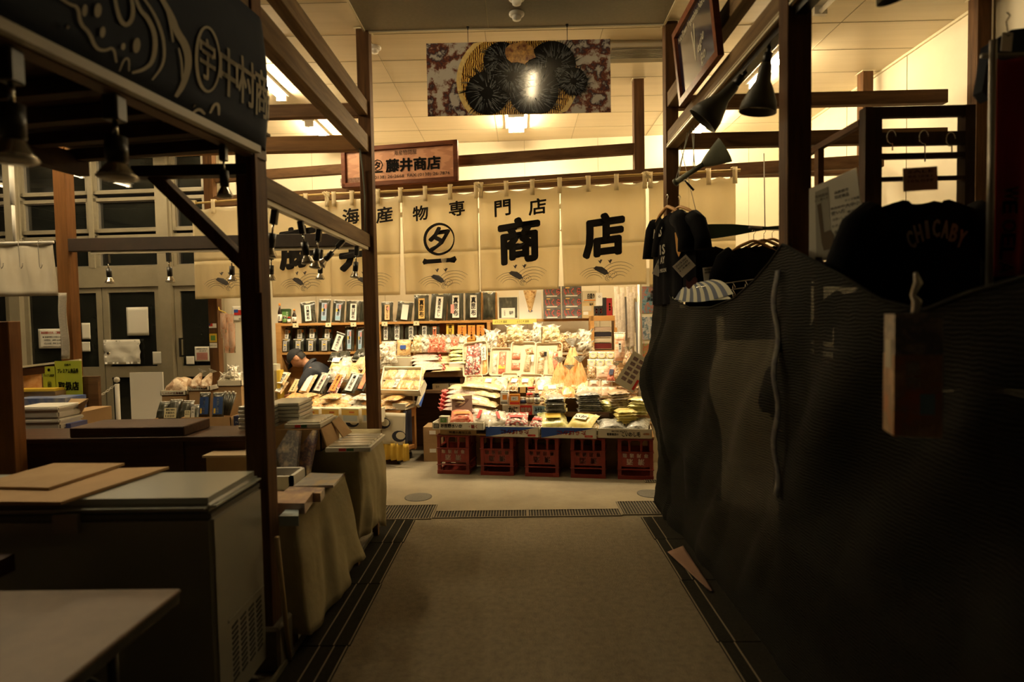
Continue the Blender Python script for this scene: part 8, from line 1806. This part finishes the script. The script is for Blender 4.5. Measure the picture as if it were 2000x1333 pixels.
b = MB(); b.bb(BLACK, XRF - .02, XRF + .03, 2.0, 3.6, 2.785, 2.812); tag(b.build('lamp_rail'), 'black lamp rail under the trimmed beam of the clothes stall', 'lamp rail')
# framed navy sign
t = thing('framed_sign', 'wood-framed navy sign with pale lettering leaning over the aisle', 'sign', (1.1, 3.5, 2.92)); nv = Vector((0, 0, 1)); ty = Vector((0, -1, 0)); tilt_ = Vector((-.10, 0, 1)).normalized(); nz_ = ty.cross(tilt_); nz_ = nz_ if nz_.x < 0 else -nz_
O_ = Vector((1.115, 3.50, 2.935)); W2, H2 = .37, .47
b = MB(t)
for (x0, x1, y0, y1) in ((-W2, W2, 0, .04), (-W2, W2, H2 - .04, H2), (-W2, -W2 + .04, .04, H2 - .04), (W2 - .04, W2, .04, H2 - .04)): b.prism(FRW, [(x0, y0), (x1, y0), (x1, y1), (x0, y1)], O_, ty, tilt_, nz_, .035)
b.build('frame', t)
b = MB(t); b.prism(mk('sign_navy_face', (.014, .016, .035), .12, coat=1), [(-W2 + .04, .04), (W2 - .04, .04), (W2 - .04, H2 - .04), (-W2 + .04, H2 - .04)], O_, ty, tilt_, nz_, .015)
so = O_ + nz_ * .017; TXW = mk('sign_pale_text', (.6, .55, .42), .6)
b.text(TXW, 'Hot Town Vegetables Northland', so + tilt_ * .385, ty, tilt_, .05, .60, bold=.02); b.text(TXW, 'V', so + tilt_ * .24 + ty * -.02, ty, tilt_, .19, .06, bold=.02, shear=.5); b.text(TXW, 'egie', so + tilt_ * .20 + ty * .09, ty, tilt_, .07, .12, bold=.02, shear=.4); b.text(TXW, 'Bo', so + tilt_ * .12 + ty * .11, ty, tilt_, .06, .08, bold=.02, shear=.4)
b.build('board', t)
b = MB(t); b.tube(BLACK, [O_ + tilt_ * (H2 - .02) + Vector((.02, 0, 0)), Vector((XRF - .02, 3.5, 3.16))], .004, 6); b.build('fixing_wire', t)
# ------------------------------------------------------------------ dark shelf rack, poster card, sweatshirt
RK = grain('rack_dark_wood', (.055, .026, .011), (.032, .015, .007), 2); RKB = grain('rack_brown_wood', (.20, .095, .035), (.13, .06, .022), 1)
t = thing('shelf_rack', 'tall dark wooden shelf rack behind the sweatshirt and poster card', 'rack', (1.85, 3.0, 0))
rz1 = at(1760, 207, 2.65).z; X0r, X1r, Y0r, Y1r = at(1690, 300, 2.65).x, at(1905, 300, 2.65).x, 2.65, 3.5
for x, w_ in ((X0r, .075), (X1r - .045, .045)): b = MB(t); b.bb(RK, x, x + w_, Y0r, Y0r + .05, 0, rz1); b.build('upright', t)
for x in (X0r, X1r - .03): b = MB(t); b.bb(RKB, x, x + .03, Y1r - .04, Y1r, 0, rz1 - .05); b.build('upright', t)
b = MB(t); b.bb(RKB, X0r, X0r + .03, 3.06, 3.10, 0, rz1 - .05); b.build('upright', t)
for py0, py1 in ((207, 228), (258, 283), (299, 309), (345, 352)):
    b = MB(t); b.bb(RK, X0r, X1r, Y0r + .002, Y0r + .03, at(1760, py1, 2.65).z, at(1760, py0, 2.65).z); b.build('cross_rail', t)
for z in (rz1 - .04, rz1 - .36, rz1 - .62): b = MB(t); b.bb(RKB, X0r - .002, X0r + .028, Y0r + .05, Y1r, z - .03, z); b.build('side_rail', t)
b = MB(t); b.bb(RKB, X0r + .03, X0r + .05, Y0r + .45, Y1r - .05, rz1 - .75, rz1 - .3); b.build('side_panel', t)
t = thing('poster_card', 'large white card with a brown spoon picture and small print', 'poster', at(1640, 510, 2.3)); q = [at(1580, 515, 2.38), at(1695, 493, 2.18), at(1672, 328, 2.18), at(1580, 369, 2.38)]
_n = (q[1] - q[0]).cross(q[3] - q[0]).normalized(); q[2] = hit(1672, 328, tuple(_n), _n.dot(q[0]))
ex = (q[1] - q[0]).normalized(); ey = (q[3] - q[0]); ey = (ey - ex * ey.dot(ex)).normalized(); nz_ = ex.cross(ey); nz_ = nz_ if nz_.y < 0 else -nz_
b = MB(t); b.add(q + [p - nz_ * .006 for p in q], [(0, 1, 2, 3), (7, 6, 5, 4), (0, 4, 5, 1), (1, 5, 6, 2), (2, 6, 7, 3), (3, 7, 4, 0)], mk('poster_card_white', (.82, .79, .66), .7)); b.build('card', t)
def onp(u, v, off=.002): return (q[0] * (1 - u) + q[1] * u) * (1 - v) + (q[3] * (1 - u) + q[2] * u) * v + nz_ * off
b = MB(t); SPN = mk('spoon_print', (.12, .08, .035), .7)
b.add([onp(u, v) for u, v in ((.18, .74), (.26, .75), (.30, .36), (.42, .37), (.47, .30), (.47, .18), (.40, .13), (.28, .13), (.25, .22))], [tuple(range(9))], SPN)
b.add([onp(u, v, .001) for u, v in ((.14, .02), (.42, .02), (.42, .92), (.14, .92))], [(0, 1, 2, 3)], mk('card_grey_block', (.42, .40, .32), .8))
GRT2 = mk('grey_print_text', (.12, .11, .09), .8)
for i, (u, v, s, h) in enumerate(((.28, .84, '天然昆布', .012), (.27, .79, 'だし用ヘラ', .010), (.68, .80, '函館朝市', .012), (.68, .74, '限定商品', .014), (.58, .62, '商品説明', .010), (.58, .56, '使い方', .016), (.60, .48, '水洗いして', .010), (.58, .40, 'お手入れ', .010), (.62, .32, '乾燥させる', .014), (.62, .25, '保管方法', .010), (.86, .66, 'サイズ各種', .010), (.86, .60, '大中小', .016), (.88, .52, '素材 木', .010), (.86, .40, '価格', .010), (.86, .33, '¥1,200', .016), (.88, .26, '税込', .010), (.66, .14, '北海道産 木製', .012), (.66, .07, '数量限定品', .009))): b.text(GRT2, s, onp(u, v, .003), ex, ey, h, .055, bold=.02, res=1)
b.build('print', t)
def pC(b):
    w_ = 'CHICABY'
    for i, ch in enumerate(w_):
        a = (i - 3) * .24; b.text(mk('dim_letter', (.6, .55, .45), .8), ch, (.142 * sin(a) * 1.0 + .01, -.062, -.30 + .16 * cos(a)), Vector((cos(a * .5), 0, -sin(a * .5))), Vector((sin(a * .5), 0, cos(a * .5))), .062, (.009 if ch == 'I' else .024), bold=.03)
shirt('sweatshirt', 'black sweatshirt with arched grey lettering hung on the dark rack', 'sweatshirt', at(1800, 378, 2.15), radians(2), BLK, pC, .98, w=.44, h=.6, hang=False)
for i, px in enumerate((1735, 1798, 1850)):
    p = at(px, 262 + 4 * (i == 2), 2.62); b = MB(); b.tube(CHROME, [p + Vector((.02 * cos(a), -.02, .03 * sin(a) - .02)) for a in [k * .5 for k in range(11)]] + [p + Vector((.0, -.03, -.08 - .05 * (i == 1)))], .0028, 6); tag(b.build('wire_hook'), 'bright wire hook on the dark rack rail, %s from the near post' % ORD[i], 'hook')
t = thing('card_strip', 'narrow rack of small printed cards under the poster card', 'cards', at(1620, 560, 2.3)); 
for i in range(5):
    b = MB(t); p0 = at(1592 + i * 17, 545 + 8 * (i % 2), 2.28 + .02 * i); b.bb(mk('small_card_%s' % 'abc'[i % 3], ((.4, .36, .3), (.2, .12, .12), (.15, .2, .2))[i % 3], .6, c2=(.1, .09, .08), scale=60), p0.x, p0.x + .028, p0.y, p0.y + .004, p0.z, p0.z + .085); b.build('small_card', t)
b = MB(); p = [atx(1529, y_, 1.085) for y_ in (480, 970)]; b.sheet(mk('checked_edge', (.035, .035, .03), .8, c2=(.012, .012, .018), scale=24, kind='voronoi', stretch=(1, 1, 1.6)), 2, 24, lambda u, v: (1.07 + .01 * sin(v * 20), 2.39 + .045 * u, .78 + .95 * v), .004); tag(b.build('checked_strip'), 'narrow checked cloth strip hanging down the near post', 'cloth')
# ------------------------------------------------------------------ right edge: red banner, navy garment, orange pack
t = thing('red_banner', 'dark red hanging banner with upright pale letters at the picture edge', 'banner', at(1985, 520, 1.9)); RB = mk('dark_red_cloth', (.28, .010, .008), .85)
c0, c1 = at(1948, 115, 1.9), at(1940, 540, 1.9); b = MB(t); b.sheet(RB, 16, 16, lambda u, v: (c0.x + .26 * u * (1 - .35 * v) , 1.9 + .015 * sin(u * 14), c0.z + (c1.z - c0.z) * v), .003); b.build('cloth', t)
b = MB(t); 
for i, ch in enumerate('WEOELA'): b.text(mk('ochre_letter', (.75, .5, .25), .8), ch, at(1975 - 2 * i, 378 + 27 * i + (10 if i > 1 else 0), 1.875), -ZA, XA, .045, .04, bold=.03)
b.build('lettering', t)
b = MB(t); b.tube(GREYM, [c0 + Vector((-.03, -.02, .05)), c1 + Vector((-.03, -.02, -.1))], .010, 8); b.build('pole', t); b = MB(t); b.tube(GREYM, [c0 + Vector((-.05, 0, .01)), c0 + Vector((.3, 0, .01))], .008, 8); b.build('cross_bar', t)
t = thing('navy_garment', 'navy garment with pointed sleeve hung high on the cream wall', 'garment', at(1960, 60, 2.0)); NG = mk('navy_garment_cloth', (.008, .014, .028), .85)
P0 = [(1934, 84), (1975, 58), (2020, 52), (2020, 190), (1950, 150), (1940, 170), (1932, 195), (1918, 178)]; v_ = [at(x, y, 2.0) for x, y in P0]; b = MB(t); b.add(v_ + [p + Vector((0, .04, 0)) for p in v_], [tuple(range(8)), tuple(range(15, 7, -1))] + [(i, i + 8, (i + 1) % 8 + 8, (i + 1) % 8) for i in range(8)], NG); b.build('garment_body', t)
b = MB(t); q0 = at(1968, 60, 1.98); b.tube(CHROME, [q0, q0 + Vector((-.005, 0, .03)), q0 + Vector((.008, 0, .05)), q0 + Vector((-.004, 0, .06))], .0025, 6); b.build('hanger_hook', t)
b = MB(); b.tube(GREYM, [(3.38, 3.0, at(1870, 103, 3.3).z), (at(1935, 97, 2.2).x, 2.1, at(1935, 97, 2.2).z)], .008, 8); tag(b.build('wall_rod'), 'thin grey rod from the cream wall to the navy garment', 'rod')
t = thing('hanging_pack', 'orange and grey boxed pack hanging from a strip in front of the netting', 'pack', at(1785, 850, 1.5)); OPK = mk('orange_pack_print', (.55, .16, .03), .3, c2=((.35, .2, .1), (.6, .35, .18)), scale=14, coat=.8); OPG = mk('grey_pack_print', (.34, .30, .24), .35, c2=((.12, .12, .14), (.4, .34, .26)), scale=16, coat=.8)
t.rotation_euler = (0, 0, radians(-18)); pb = at(1785, 850, 1.42); t.location = pb
b = MB(); b.box(OPK, (0, .02, .10), (.10, .09, .20)); b.box(OPG, (0, .02, .25), (.098, .088, .10)); b.build('pack_body', t)
b = MB(); b.box(mk('pack_side_grey', (.35, .34, .28), .4), (-.0505, .02, .20), (.001, .05, .07)); b.box(LBLUE, (.02, -.0255, .08), (.03, .001, .05)); b.text(PAPER, '昆布', (-.01, -.0262, .15), XA, ZA, .03, bold=.03, vertical=True); b.build('label', t)
b = MB(); b.tube(FILM, [(0, 0, .30), (.004, 0, .33), (-.006, 0, .345), (.006, 0, .375), (0, 0, .40)], [.008, .010, .005, .009, .004], 6); b.build('hanging_strip', t)
for i in range(4):
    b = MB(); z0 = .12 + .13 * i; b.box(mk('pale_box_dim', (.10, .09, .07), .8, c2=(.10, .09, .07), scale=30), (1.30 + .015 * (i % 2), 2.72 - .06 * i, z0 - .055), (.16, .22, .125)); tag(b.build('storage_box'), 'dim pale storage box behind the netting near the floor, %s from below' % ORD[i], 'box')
b = MB(); b.sheet(mk('dusty_pink_cloth', (.22, .13, .09), .9), 10, 6, lambda u, v: fl(1304 + 82 * u + 30 * v * (1 - .8 * u), 1079 + 76 * u - 12 * v * (1 - u), .014 + .01 * sin(u * 12 + v * 3) ** 2), .004); tag(b.build('pink_cloth'), 'dusty pink cloth end sticking out under the netting', 'cloth')
